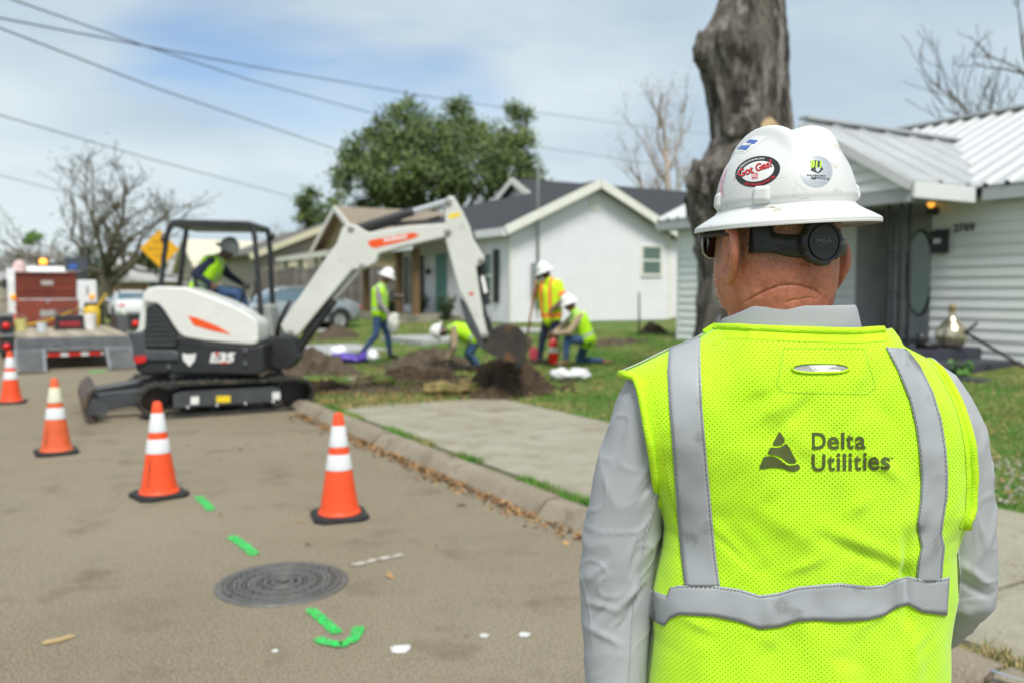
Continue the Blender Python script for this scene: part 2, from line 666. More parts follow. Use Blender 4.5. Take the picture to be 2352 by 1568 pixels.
M_wtrim = pm('cream_white_trim', (.78, .77, .70), rough=.5, var=.05, scale=3)
M_grysid = pm('light_grey_siding', (.78, .80, .78), rough=.55, var=.06, scale=.9, wear=((.66, .68, .65), 3.5, .62))
M_dshing = pm('charcoal_shingle', (.035, .036, .042), rough=.9, var=.35, scale=9, bump=.5, bscale=30)
M_bshing = pm('tan_shingle', (.25, .205, .155), rough=.9, var=.25, scale=7, bump=.5, bscale=25)
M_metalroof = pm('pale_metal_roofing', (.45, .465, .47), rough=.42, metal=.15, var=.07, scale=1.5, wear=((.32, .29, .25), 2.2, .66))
M_rib = pm('skylit_rib_metal', (.68, .69, .69), rough=.45, metal=.1, var=.05, scale=2)  # same roof metal, painted lighter for the skylight the ribs catch
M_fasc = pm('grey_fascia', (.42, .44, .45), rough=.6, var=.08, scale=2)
M_wfasc = pm('white_fascia', (.74, .75, .75), rough=.5, var=.06, scale=2)
M_glass = glassy('dark_window_glass', (.05, .07, .07), .1)
M_gglass = glassy('green_grey_window_glass', (.09, .15, .13), .12)
M_black = pm('black_paint', (.016, .017, .019), rough=.45, var=.2)
M_timber = pm('brown_timber_post', (.17, .105, .05), rough=.8, var=.25, scale=12)
M_teal = pm('teal_door_paint', (.10, .27, .25), rough=.5, var=.08)
M_tan = pm('tan_siding', (.36, .325, .265), rough=.7, var=.08, scale=2)
M_olive = pm('khaki_wall', (.33, .28, .15), rough=.7, var=.1, scale=2)
M_dgrey = pm('dark_grey_porch_panel', (.50, .51, .50), rough=.6, var=.12, scale=2)
M_porchdk = pm('slate_blue_porch_paint', (.045, .047, .065), rough=.7, var=.2, scale=4)
M_iron = pm('black_wrought_iron', (.02, .021, .023), rough=.5, var=.2)
M_steel = pm('galvanised_steel', (.40, .42, .43), rough=.45, metal=.6, var=.12, scale=8)
M_brick = pm('brown_brick_base', (.16, .12, .085), rough=.9, var=.3, scale=14)

# --- white gabled house across the side lawn
hw = house('house', 'white clapboard house with a charcoal shingle roof and white gable end', 22.5, 13.05)
WB, WE, WA, WW = .57, 3.44, 4.88, 6.2
wall = obj('wall', MB().box(.03, WW - .03, .03, 8.55, .40, WE - .05), M_wht, hw)
gab = MB()
gab.prism([(0.05, WE - .05), (WW - .05, WE - .05), (WW / 2, WA - .12)], lambda x, z: Vector((x, .03, z)), lambda x, z: Vector((x, 8.5, z)))
obj('gable_core', gab, M_wht, hw)
rise = (WA - WE) / (WW / 2)
def gclip(z):
    if z <= WE:
        return (0, WW)
    h = (WA - z) / rise
    return (WW / 2 - h, WW / 2 + h) if h > .02 else None
lap_boards(wall, 'x', 0, WW, WB, WA - .05, .13, M_wht, -1, clip=gclip, at=.03)
lap_boards(wall, 'y', 0.03, 8.6, WB, WE, .13, M_wht, -1, at=.03)
for cx_, cy_ in ((-.035, -.035), (WW + .0, -.035)):
    obj('corner_board', MB().box(cx_, cx_ + .09, cy_, cy_ + .09, WB - .02, WE), M_wtrim, wall)
obj('foundation', MB().box(.08, WW - .08, .08, 8.5, .1, WB - .02), M_brick, hw)
ov = .35
er = WE - rise * ov
for sgn in (0, 1):
    xe = -ov if sgn == 0 else WW + ov
    slab_roof('roof', [(xe, -.35, er + .14), (xe, 8.9, er + .14), (WW / 2, 8.9, WA + .14), (WW / 2, -.35, WA + .14)], .13, M_dshing, hw)
    bar(hw, 'barge_board', (xe - (0.02 if sgn == 0 else -.02), -.37, er + .03), (WW / 2, -.37, WA + .03), .05, .26, M_wtrim)
bar(hw, 'gutter', (-ov - .02, -.32, er - .0), (-ov - .02, 8.9, er - .0), .16, .24, M_wfasc)
# cross block behind
bx0, bx1, by0, by1, bA = 4.0, 17.0, 2.2, 10.2, 5.75
obj('rear_block', MB().box(bx0, bx1, by0, by1, .4, 3.7), M_wht, hw)
b2 = MB()
b2.prism([(by0, 3.7), (by1, 3.7), ((by0 + by1) / 2, bA - .05)], lambda y, z: Vector((bx0 - .02, y, z)), lambda y, z: Vector((bx1, y, z)))
obj('rear_gable', b2, M_wht, hw)
ym = (by0 + by1) / 2
for ye in (by0 - .4, by1 + .4):
    slab_roof('roof', [(bx0 - .35, ye, 3.58), (bx1, ye, 3.58), (bx1, ym, bA + .1), (bx0 - .35, ym, bA + .1)], .13, M_dshing, hw)
    bar(hw, 'barge_board', (bx0 - .37, ye, 3.48), (bx0 - .37, ym, bA), .05, .22, M_wtrim)
# gable vent
for k in range(6):
    obj('vent_slat', MB().box(WW / 2 - .2, WW / 2 + .2, -.03, .0, 4.08 + k * .075, 4.14 + k * .075), M_wtrim, hw)
window(hw, 'x', 5.45, .008, -1, .92, 2.0, 3.05, M_wtrim, M_gglass)
# front: shutters, windows, door, porch
def shutter(parent, y, z0, z1, x=.0):
    b2 = MB().box(x - .06, x - .02, y - .16, y + .16, z0, z1)
    sh = obj('shutter', b2, M_black, parent)
    return sh
window(hw, 'y', 1.55, .008, -1, 1.0, 1.25, 2.75, M_wtrim, M_gglass)
shutter(hw, .85, 1.15, 2.8); shutter(hw, 2.25, 1.15, 2.8)
window(hw, 'y', 7.2, .008, -1, 1.0, 1.05, 2.75, M_wtrim, M_glass)
shutter(hw, 6.5, 1.0, 2.8); shutter(hw, 7.9, 1.0, 2.8)
d_ = obj('door', MB().box(-.05, .0, 4.35, 5.25, .75, 2.8), M_teal, hw)
obj('door_frame', MB().box(-.03, .0, 4.24, 4.34, .75, 2.9).box(-.03, .0, 5.26, 5.36, .75, 2.9), M_wtrim, hw)
obj('door_light', MB().ball((-.12, 5.75, 2.2), (.09, .09, .12)), M_black, hw)
obj('porch_floor', MB().box(-1.6, 0.0, 3.4, 9.0, .3, .7), M_conc, hw)
obj('porch_step', MB().box(-2.2, -1.62, 4.2, 5.6, .3, .5), M_conc, hw)
for y in (4.1, 5.5, 8.8):
    obj('porch_post', MB().box(-1.45, -1.22, y - .11, y + .11, .7, 2.95), M_timber, hw)
slab_roof('porch_roof', [(-1.75, 3.4, 3.05), (-1.75, 9.1, 3.05), (.1, 9.1, 3.52), (.1, 3.4, 3.52)], .12, M_dshing, hw)
bar(hw, 'porch_fascia', (-1.77, 3.4, 2.95), (-1.77, 9.1, 2.95), .05, .2, M_wfasc)

# --- grey house with metal roof
hg = house('house', 'grey lap-sided house with a ribbed pale metal roof and small porch', 0, 12.3)
GE, GR_, GB = 3.02, 4.8, .50
wall_r = obj('wall', MB().box(.0, 7, -6, 8.16, .3, GE - .05), M_grysid, hg)
wall_l = obj('wall', MB().box(.0, 7, 9.6, 14.0, .3, GE - .05), M_grysid, hg)
obj('recess_wall', MB().box(.75, 6.9, 8.17, 9.59, .3, GE - .05), M_dgrey, hg)
obj('recess_side', MB().box(.0, .75, 8.1, 8.18, .6, GE - .06).box(.0, .75, 9.585, 9.66, .6, GE - .06), M_dgrey, hg)
lap_boards(wall_r, 'y', -6, 8.19, GB, GE, .155, M_grysid, -1)
lap_boards(wall_l, 'y', 9.57, 14.02, GB, GE, .155, M_grysid, -1)
obj('corner_board', MB().box(-.03, .06, 13.98, 14.06, GB - .05, GE), M_wfasc, wall_l)
obj('foundation', MB().box(.05, 6.9, -5.9, 13.9, .0, GB - .005), M_brick, hg)
rx0, rx1 = -.32, 3.6
sl = (GR_ - GE) / (rx1 - rx0)
# main roof panels with standing ribs
def roof_panel(parent, w, x0, z0, x1, z1, M):
    L_ = hypot(x1 - x0, z1 - z0)
    tx = Vector(((x1 - x0) / L_, 0, (z1 - z0) / L_))
    nz = Vector((-tx.z, 0, tx.x))
    prof = [(0, 0), (w * .70, 0), (w * .76, .045), (w * .94, .045), (w, 0)]
    a = [Vector((x0, y, z0)) + nz * h for y, h in prof]
    b = [p + tx * L_ for p in a]
    lo = [p - nz * .03 for p in a]
    lo2 = [p - nz * .03 for p in b]
    b2 = MB()
    b2.grid([a, b])
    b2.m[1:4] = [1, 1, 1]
    b2.grid([a, lo])
    b2.grid([b, lo2])
    b2.grid([lo, lo2])
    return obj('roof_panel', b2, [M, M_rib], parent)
roof = thing('roof', None, None); roof.parent = hg
proto = None
y = -6.4
while y < 14.35:
    if proto is None:
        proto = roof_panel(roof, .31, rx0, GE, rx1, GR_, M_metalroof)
        proto.location.y = y
    else:
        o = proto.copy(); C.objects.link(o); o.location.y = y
    y += .31
slab_roof('rear_roof_slope', [(rx1 * 2 - rx0, -6.4, GE), (rx1 * 2 - rx0, 14.4, GE), (rx1, 14.4, GR_), (rx1, -6.4, GR_)], .05, M_metalroof, hg)
bar(hg, 'ridge_cap', (rx1, -6.4, GR_ + .04), (rx1, 14.4, GR_ + .04), .32, .05, M_fasc)
obj('gable_end', MB().prism([(0, GE - .1), (7, GE - .1), (3.6, GR_ - .08)], lambda x, z: Vector((x, 13.9, z)), lambda x, z: Vector((x, 14.0, z))), M_grysid, hg)
for (ya, yb) in ((-6.4, 7.25), (11.1, 14.4)):
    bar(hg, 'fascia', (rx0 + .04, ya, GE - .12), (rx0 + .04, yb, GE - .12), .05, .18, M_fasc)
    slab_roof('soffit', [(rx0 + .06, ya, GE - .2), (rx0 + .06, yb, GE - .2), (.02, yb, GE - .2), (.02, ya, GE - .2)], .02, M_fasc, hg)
bar(hg, 'rake_board', (rx0, 14.42, GE - .1), (rx1, 14.42, GR_ - .1), .05, .16, M_wfasc)
# porch gable
PT, PA, PB = -1.78, 7.31, 11.0
pm_, pz0, pz1 = (PA + PB) / 2, 3.02, 4.1
for ye, sg in ((PA, -1), (PB, 1)):
    n_ = 7
    for k in range(n_):
        x0 = PT + k * (4.4 / n_)
        b2 = MB()
        prof = [(0, 0), (4.4 / n_ - .11, 0), (4.4 / n_ - .09, .04), (4.4 / n_ - .02, .04), (4.4 / n_, 0)]
        a = [Vector((x0 + q, ye + sg * .02, pz0 + h)) for q, h in prof]
        b = [Vector((x0 + q, pm_, pz1 + h)) for q, h in prof]
        b2.grid([a, b]); b2.grid([[p - Vector((0, 0, .03)) for p in a], [p - Vector((0, 0, .03)) for p in b]])
        b2.grid([a, [p - Vector((0, 0, .03)) for p in a]])
        obj('porch_roof_panel', b2, M_metalroof, roof)
    bar(hg, 'porch_rake', (PT - .03, ye, pz0 - .08), (PT - .03, pm_, pz1 - .08), .05, .14, M_wfasc)
    bar(hg, 'porch_eave_board', (PT, ye, pz0 - .13), (-.4, ye, pz0 - .13), .05, .22, M_wfasc)
bar(hg, 'porch_ridge_cap', (PT - .05, pm_, pz1 + .05), (2.4, pm_, pz1 + .05), .2, .04, M_fasc)
pg = obj('porch_gable', MB().prism([(PA + .02, pz0 - .1), (PB - .02, pz0 - .1), (pm_, pz1 - .06)], lambda y, z: Vector((PT + .03, y, z)), lambda y, z: Vector((PT + .1, y, z))), M_grysid, hg)
def pclip(z):
    h = (pz1 - .06 - z) / ((pz1 - pz0 + .04) / (pm_ - PA))
    return (pm_ - h, pm_ + h) if h > .04 else None
lap_boards(pg, 'y', 0, 0, pz0 - .1, pz1 - .08, .155, M_grysid, -1, clip=pclip, at=PT + .03)
bar(hg, 'porch_beam', (PT + .05, PA + .05, pz0 - .2), (PT + .05, PB - .05, pz0 - .2), .1, .18, M_fasc)
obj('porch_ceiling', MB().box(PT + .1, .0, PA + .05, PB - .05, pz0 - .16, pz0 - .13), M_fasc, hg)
obj('porch_floor', MB().box(PT - .1, .7, 7.35, 11.0, .2, .70), M_porchdk, hg)
obj('porch_step', MB().box(PT - .1, -.05, 6.75, 7.33, .2, .54), M_porchdk, hg)
obj('porch_step', MB().box(PT - .1, -.05, 6.25, 6.73, .2, .40), M_porchdk, hg)
# wrought iron column pair
for y in (7.55, 10.85):
    for dx, dy in ((0, 0), (.20, 0), (0, .20)):
        bar(hg, 'porch_column_bar', (PT + .1 + dx, y + dy, .7), (PT + .1 + dx, y + dy, pz0 - .28), .035, .035, M_iron)
    for zc in (.95, 1.45, 2.0, 2.5):
        for sg in (0, 1):
            pts = []
            for k in range(14):
                w = k / 13 * 2 * pi * 1.25
                r = .035 + .055 * (1 - k / 13)
                c0 = (PT + .2, y) if sg == 0 else (PT + .1, y + .1)
                dxx = r * cos(w)
                pts.append((c0[0] + (dxx if sg == 0 else 0), c0[1] + (0 if sg == 0 else dxx), zc + r * sin(w)))
            obj('porch_column_scroll', MB().tube(pts, .008, 5), M_iron, hg)
# door with oval glass
dr = obj('door', MB().box(.70, .76, 8.38, 9.36, .72, 2.75), M_dgrey, hg)
ov_ = MB()
ov_.prism([(8.87 + .22 * cos(k * pi / 14), 1.82 + .68 * sin(k * pi / 14)) for k in range(28)], lambda y, z: Vector((.69, y, z)), lambda y, z: Vector((.675, y, z)))
obj('oval_pane', ov_, glassy('frosted_oval_glass', (.36, .46, .44), .25), dr)
pts = [(.68, 8.87 + .235 * cos(k * pi / 14), 1.82 + .70 * sin(k * pi / 14)) for k in range(29)]
obj('oval_frame', MB().tube(pts, .018, 6), M_black, dr)
obj('door_handle', MB().ball((.66, 8.47, 1.65), .035, 8, 6), M_steel, dr)
bar(hg, 'door_frame', (.72, 8.3, .72), (.72, 8.3, 2.85), .06, .1, M_fasc)
bar(hg, 'door_frame', (.72, 9.44, .72), (.72, 9.44, 2.85), .06, .1, M_fasc)
# wall lamp, mailbox, numbers
wlamp = thing('wall_lamp', 'lit amber wall lantern beside the grey house porch', 'lamp', ST(8.13, 12.3 - .1, 2.80), HROT)
obj('bracket', MB().box(-.0, .08, -.04, .04, -.12, .0).tube([(-.06, 0, -.1), (-.06, 0, -.03)], [.06, .075], 10), M_black, wlamp)
obj('bulb', MB().ball((-.06, 0, .06), (.055, .055, .075), 14, 10), emit('amber_lamp_glow', (1.0, .42, .05), .9), wlamp, smooth=True)
obj('cap', MB().lathe([(.085, .15), (.06, .19), (.01, .22)], 10, M=Matrix.Translation((-.06, 0, 0))), pm('brass', (.4, .26, .07), rough=.35, metal=.8), wlamp)
mbx = thing('mailbox', 'black wall mailbox under the porch lantern', 'mailbox', ST(8.02, 12.3 - .05, 2.26), HROT)
obj('box', MB().box(-.1, .02, -.12, .12, -.17, .17), M_black, mbx, bevel=.015)
obj('lid', MB().hexa([Vector(p) for p in [(-.13, -.13, .12), (.02, -.13, .175), (.02, .13, .175), (-.13, .13, .12), (-.13, -.13, .14), (.02, -.13, .2), (.02, .13, .2), (-.13, .13, .14)]]), M_black, mbx)
obj('label_plate', MB().box(-.105, -.1, -.06, .06, -.02, .05), M_wfasc, mbx)
hn = thing('house_number', 'black digits on the grey siding beside the mailbox', 'sign', ST(7.66, 12.3 - .03, 2.40), HROT)
for ch, k in zip('2709', range(4)):
    vs, fs = fit_text(ch, .165 - k * .084, .165 - k * .084 - .066, 0, .125, bold=.02)
    b2 = MB().add([(-.022, y, z) for y, z in vs], fs).add([(-.012, y, z) for y, z in vs], fs)
    obj('digit', b2, M_black, hn)

# --- house with tan roof further down the street
h2 = house('house', 'khaki house with a tan shingle roof behind the digger boom', 40.2, 15.2)
obj('wall', MB().box(.0, 14, -.4, 7.6, .4, 3.9), M_olive, h2)
obj('gable_wall', MB().prism([(-.3, 3.9), (7.5, 3.9), (3.6, 5.75)], lambda y, z: Vector((0.02, y, z)), lambda y, z: Vector((.3, y, z))), M_olive, h2)
for ye, zz in ((-.9, 3.65), (8.1, 3.65)):
    slab_roof('roof', [(-.5, ye, zz), (14.5, ye, zz), (14.5, 3.6, 5.95), (-.5, 3.6, 5.95)], .15, M_bshing, h2)
    bar(h2, 'barge_board', (-.52, ye, zz - .1), (-.52, 3.6, 5.85), .06, .28, M_wtrim)
for y in (-.6, 2.2, 5.0, 7.8):
    obj('porch_post', MB().box(-2.1, -1.85, y - .12, y + .12, .5, 3.4), M_wtrim, h2)
slab_roof('porch_roof', [(-2.4, -.9, 3.35), (-2.4, 8.1, 3.35), (0, 8.1, 3.8), (0, -.9, 3.8)], .15, M_bshing, h2)
bar(h2, 'porch_fascia', (-2.42, -.9, 3.25), (-2.42, 8.1, 3.25), .05, .22, M_wtrim)
window(h2, 'y', 2.0, 0, -1, 1.1, 1.2, 2.8, M_wtrim, M_glass)
window(h2, 'y', 5.6, 0, -1, 1.1, 1.2, 2.8, M_wtrim, M_glass)
# --- beige gable house behind the fence
h3 = house('house', 'beige gabled house with cream trim behind the wooden fence', 50.0, 12.2)
obj('wall', MB().box(0, 8.4, 0, 10, .3, 3.7), M_tan, h3)
obj('gable_wall', MB().prism([(0, 3.7), (8.4, 3.7), (4.2, 5.3)], lambda x, z: Vector((x, .02, z)), lambda x, z: Vector((x, 10, z))), M_tan, h3)
for xe in (-.6, 9.0):
    slab_roof('roof', [(xe, -.5, 3.6), (xe, 10.4, 3.6), (4.2, 10.4, 5.5), (4.2, -.5, 5.5)], .14, pm('grey_brown_shingle', (.13, .12, .105), rough=.9, var=.2, scale=6), h3)
    bar(h3, 'barge_board', (xe, -.52, 3.42), (4.2, -.52, 5.4), .06, .34, pm('cream_paint', (.62, .59, .42), rough=.6, var=.05), h3) if False else bar(h3, 'barge_board', (xe, -.52, 3.42), (4.2, -.52, 5.4), .06, .34, pm('cream_paint', (.62, .59, .42), rough=.6, var=.05))
window(h3, 'x', 2.2, 0, -1, 1.3, 2.0, 3.1, MATS['cream_paint'], M_glass, fr=.2, mid=False)
window(h3, 'x', 6.3, 0, -1, 1.3, 2.0, 3.1, MATS['cream_paint'], M_glass, fr=.2, mid=False)
slab_roof('awning', [(4.6, -1.2, 2.95), (8.2, -1.2, 2.95), (8.2, 0, 3.25), (4.6, 0, 3.25)], .08, M_fasc, h3)
obj('awning_post', MB().box(4.8, 4.9, -1.15, -1.05, .4, 2.9), M_wtrim, h3)
# --- further houses down the street
def far_house(label, s, t, w, d, ze, za, Mw, Mr, rdir='y', win=2):
    h = house('house', label, s, t)
    obj('wall', MB().box(0, w, 0, d, -.2, ze), Mw, h)
    if rdir == 'y':
        obj('gable_wall', MB().prism([(0, ze), (w, ze), (w / 2, za - .15)], lambda x, z: Vector((x, .02, z)), lambda x, z: Vector((x, d, z))), Mw, h)
        for xe in (-.5, w + .5):
            slab_roof('roof', [(xe, -.5, ze - .2), (xe, d + .5, ze - .2), (w / 2, d + .5, za), (w / 2, -.5, za)], .18, Mr, h)
    else:
        obj('gable_wall', MB().prism([(0, ze), (d, ze), (d / 2, za - .15)], lambda y, z: Vector((.02, y, z)), lambda y, z: Vector((w, y, z))), Mw, h)
        for ye in (-.5, d + .5):
            slab_roof('roof', [(-.5, ye, ze - .2), (w + .5, ye, ze - .2), (w + .5, d / 2, za), (-.5, d / 2, za)], .18, Mr, h)
    for k in range(win):
        window(h, 'y', d * (k + 1) / (win + 1), 0, -1, 1.2, 1.1, 2.5, M_wtrim, M_glass)
        window(h, 'x', w * (k + 1) / (win + 1), 0, -1, 1.2, 1.1, 2.5, M_wtrim, M_glass)
    return h
M_paleroof = pm('pale_cream_roof', (.62, .58, .45), rough=.7, var=.08)
M_grroof = pm('pale_grey_roof', (.34, .34, .33), rough=.8, var=.12)
far_house('low house with a pale cream roof seen past the digger operator', 64, 11.5, 9, 9, 3.2, 5.4, M_tan, M_paleroof, 'x')
far_house('low brick house with a pale grey roof behind the yellow sign', 88, 8.0, 11, 10, 2.6, 4.6, pm('red_brown_brick', (.27, .17, .11), rough=.9, var=.2, scale=5), M_grroof, 'x')
far_house('small grey house at the far end of the street', 135, -6, 9, 9, 3.0, 5.2, M_tan, M_grroof, 'x')
far_house('pale house beside the far end of the street', 118, -18, 9, 9, 3.0, 5.2, M_wht, M_grroof, 'x')

# --- wooden fence
fn = thing('fence', 'weathered grey wooden board fence behind the silver car', 'fence', ST(36, 8.6), HROT)
M_fence = pm('weathered_fence_wood', (.125, .112, .10), rough=.9, var=.35, scale=2.0, bump=.3)
M_fence2 = pm('weathered_fence_wood_pale', (.18, .165, .15), rough=.9, var=.35, scale=2.0, bump=.3)
pb = [obj('plank', MB().box(.005, .145, -.012, .012, 0, 2.05), m_, fn) for m_ in (M_fence, M_fence2)]
random.seed(9)
for k in range(52):
    o = pb[k] if k < 2 else random.choice(pb).copy()
    if k >= 2:
        C.objects.link(o)
    o.location = (k * .152, random.uniform(-.008, .008), .22 + .42 * sstep(5.4, 13.5, 8.6 + k * .152) - .1 + random.uniform(-.02, .02))
for zz in (.75, 1.9):
    obj('rail', MB().box(0, 7.9, .014, .06, zz, zz + .09), M_fence, fn)

# --- electric service mast and meter on the white house
mast = thing('electric_meter', 'grey conduit mast with meter box on the white gable wall', 'meter', ST(22.5, 13.05 + .9, 0), HROT)
obj('conduit', MB().tube([(0, -.12, .9), (0, -.12, 5.15), (0, -.12, 5.25), (-.08, -.12, 5.32), (-.16, -.12, 5.25)], [.045, .045, .06, .06, .05], 8), M_steel, mast, smooth=True)
obj('meter_box', MB().box(-.2, .14, -.2, -.03, 1.3, 2.35), pm('grey_meter_enamel', (.25, .28, .28), rough=.5), mast, bevel=.02)
obj('meter_dial', MB().lathe([(.1, 0), (.1, .06), (.06, .1)], 14, M=Matrix.Translation((-.03, -.2, 2.0)) @ Matrix.Rotation(pi / 2, 4, 'X')), M_glass, mast)
# ------------------------------------------------------------------ trees and plants
M_bark = pm('grey_brown_bark', (.105, .088, .07), rough=.95, var=.4, scale=9, bump=.6, bscale=20)
M_barkp = pm('pale_sycamore_bark', (.34, .29, .24), rough=.95, var=.25, scale=6)
M_leafA = pm('live_oak_leaf', (.075, .125, .03), rough=.6, var=.3, scale=.35, col2=(.15, .21, .05))
M_leafB = pm('live_oak_leaf_dark', (.035, .062, .018), rough=.65, var=.3, scale=.5)
M_leafC = pm('dry_brown_leaf', (.24, .15, .09), rough=.8, var=.3, scale=2)
def branch_tree(seed, base, trunk_pts, trunk_r, n_main, len0, levels, spread, up, twig_leaf=None, min_r=.012, kids=(3, 5), seg0=8, start=.45):
    """returns (trunk MB, branches MB, tips)"""
    rnd = random.Random(seed)
    tr, br, tips = MB(), MB(), []
    tp = [Vector(p) for p in trunk_pts]
    tr.tube(tp, trunk_r, seg0)
    def grow(p, d, L_, r, lev):
        n = 4
        pts, rad = [p.copy()], [r]
        q = p.copy()
        dd = d.copy()
        for k in range(n):
            dd = (dd + Vector((rnd.gauss(0, .16), rnd.gauss(0, .16), rnd.gauss(0, .10) + up * .12))).normalized()
            q = q + dd * (L_ / n)
            pts.append(q.copy())
            rad.append(max(min_r, r * (1 - .62 * (k + 1) / n)))
        br.tube(pts, rad, 5 if lev < 2 else 3, cap=False)
        if lev >= levels:
            tips.append((q.copy(), dd.copy()))
            return
        nk = rnd.randint(*kids)
        for k in range(nk):
            f = rnd.uniform(.3, 1.0) if k else 1.0
            i = min(n - 1, int(f * n))
            pp = pts[i].lerp(pts[i + 1], f * n - i) if i < n else pts[-1]
            ax = Vector((rnd.gauss(0, 1), rnd.gauss(0, 1), rnd.gauss(0, .6))).normalized()
            nd = (dd + ax * spread).normalized()
            grow(pp, nd, L_ * rnd.uniform(.5, .78), max(min_r, r * .42), lev + 1)
    for k in range(n_main):
        f = start + (1 - start) * (k + .5) / n_main
        i = min(len(tp) - 2, int(f * (len(tp) - 1)))
        p = tp[i].lerp(tp[i + 1], f * (len(tp) - 1) - i)
        a = 2.4 * k + rnd.uniform(-.4, .4)
        d = Vector((cos(a), sin(a), up + rnd.uniform(-.2, .4))).normalized()
        grow(p, d, len0 * rnd.uniform(.75, 1.15), trunk_r[i] * .62, 0)
    grow(tp[-1], (tp[-1] - tp[-2]).normalized(), len0 * .8, trunk_r[-1], 0)
    return tr, br, tips
def bare_tree(label, seed, base, h, tr_r, n_main, len0, levels, spread, up, M, lean=(0, 0), group=None, min_r=.012, leaf=None, kids=(3, 5), start=.45):
    base = Vector(base)
    pts = [base + Vector((lean[0] * f + .12 * sin(3 * f + seed), lean[1] * f, h * f)) for f in (0, .12, .35, .65, 1)]
    rad = [tr_r * 1.35, tr_r, tr_r * .9, tr_r * .75, tr_r * .55]
    tr, br, tips = branch_tree(seed, base, pts, rad, n_main, len0, levels, spread, up, min_r=min_r, kids=kids, start=start)
    t = thing('bare_tree', label, 'tree', base, 0, group)
    wpart('trunk', tr, M, t, smooth=True, recalc=False)
    cr = wpart('crown', br, M, t, smooth=True, recalc=False)
    if leaf:
        rnd = random.Random(seed + 5)
        lb = MB()
        for p, d in tips:
            for k in range(leaf[1]):
                c = p + Vector((rnd.gauss(0, leaf[2]), rnd.gauss(0, leaf[2]), rnd.gauss(0, leaf[2])))
                a = Vector((rnd.gauss(0, 1), rnd.gauss(0, 1), rnd.gauss(0, 1))).normalized() * leaf[3]
                b = a.orthogonal().normalized() * leaf[3] * .6
                lb.add([c - a, c + b, c + a, c - b], [(0, 1, 2, 3)])
        wpart('foliage', lb, leaf[0], t, recalc=False)
    return t
def on(s, t):
    p = ST(s, t)
    p.z = lawn_z(s, t) - .05
    return p
b_ = P(243, 650, 46)
M_lichen = pm('grey_green_lichen_twigs', (.10, .09, .058), rough=.95, var=.3, scale=1.5)
t = bare_tree('broad bare street tree with a forked trunk left of the yellow sign', 11, (b_.x, b_.y, -.1), 3.0, .44, 7, 3.6, 3, .8, .42, M_lichen, lean=(-.2, .3), min_r=.02, kids=(3, 5), leaf=(pm('ball_moss', (.12, .125, .06), rough=.95, var=.3), 2, .25, .07), start=.7)
b_ = P(1560, 600, 48)
bare_tree('tall pale bare tree behind the white house left of the big trunk', 23, (b_.x, b_.y, 0), 9.2, .24, 10, 2.6, 2, .55, 1.1, M_barkp, lean=(-.9, 0), min_r=.016, leaf=(M_leafC, 5, .3, .07), kids=(3, 4))
b_ = P(1500, 600, 46)
bare_tree('short pale bare tree above the charcoal roof', 31, (b_.x, b_.y, 0), 5.6, .16, 6, 1.7, 2, .6, .9, M_barkp, min_r=.014)
b_ = P(2400, 600, 27)
bare_tree('bare dark tree behind the grey house at the right edge', 44, (b_.x, b_.y, 0), 6.6, .2, 9, 2.9, 3, .6, .6, M_bark, min_r=.012, kids=(3, 4))
b_ = P(640, 600, 85)
bare_tree('thin bare tree behind the beige gabled house', 52, (b_.x, b_.y, 0), 4.5, .16, 6, 2.0, 3, .55, .8, M_barkp, min_r=.016, kids=(3, 4))
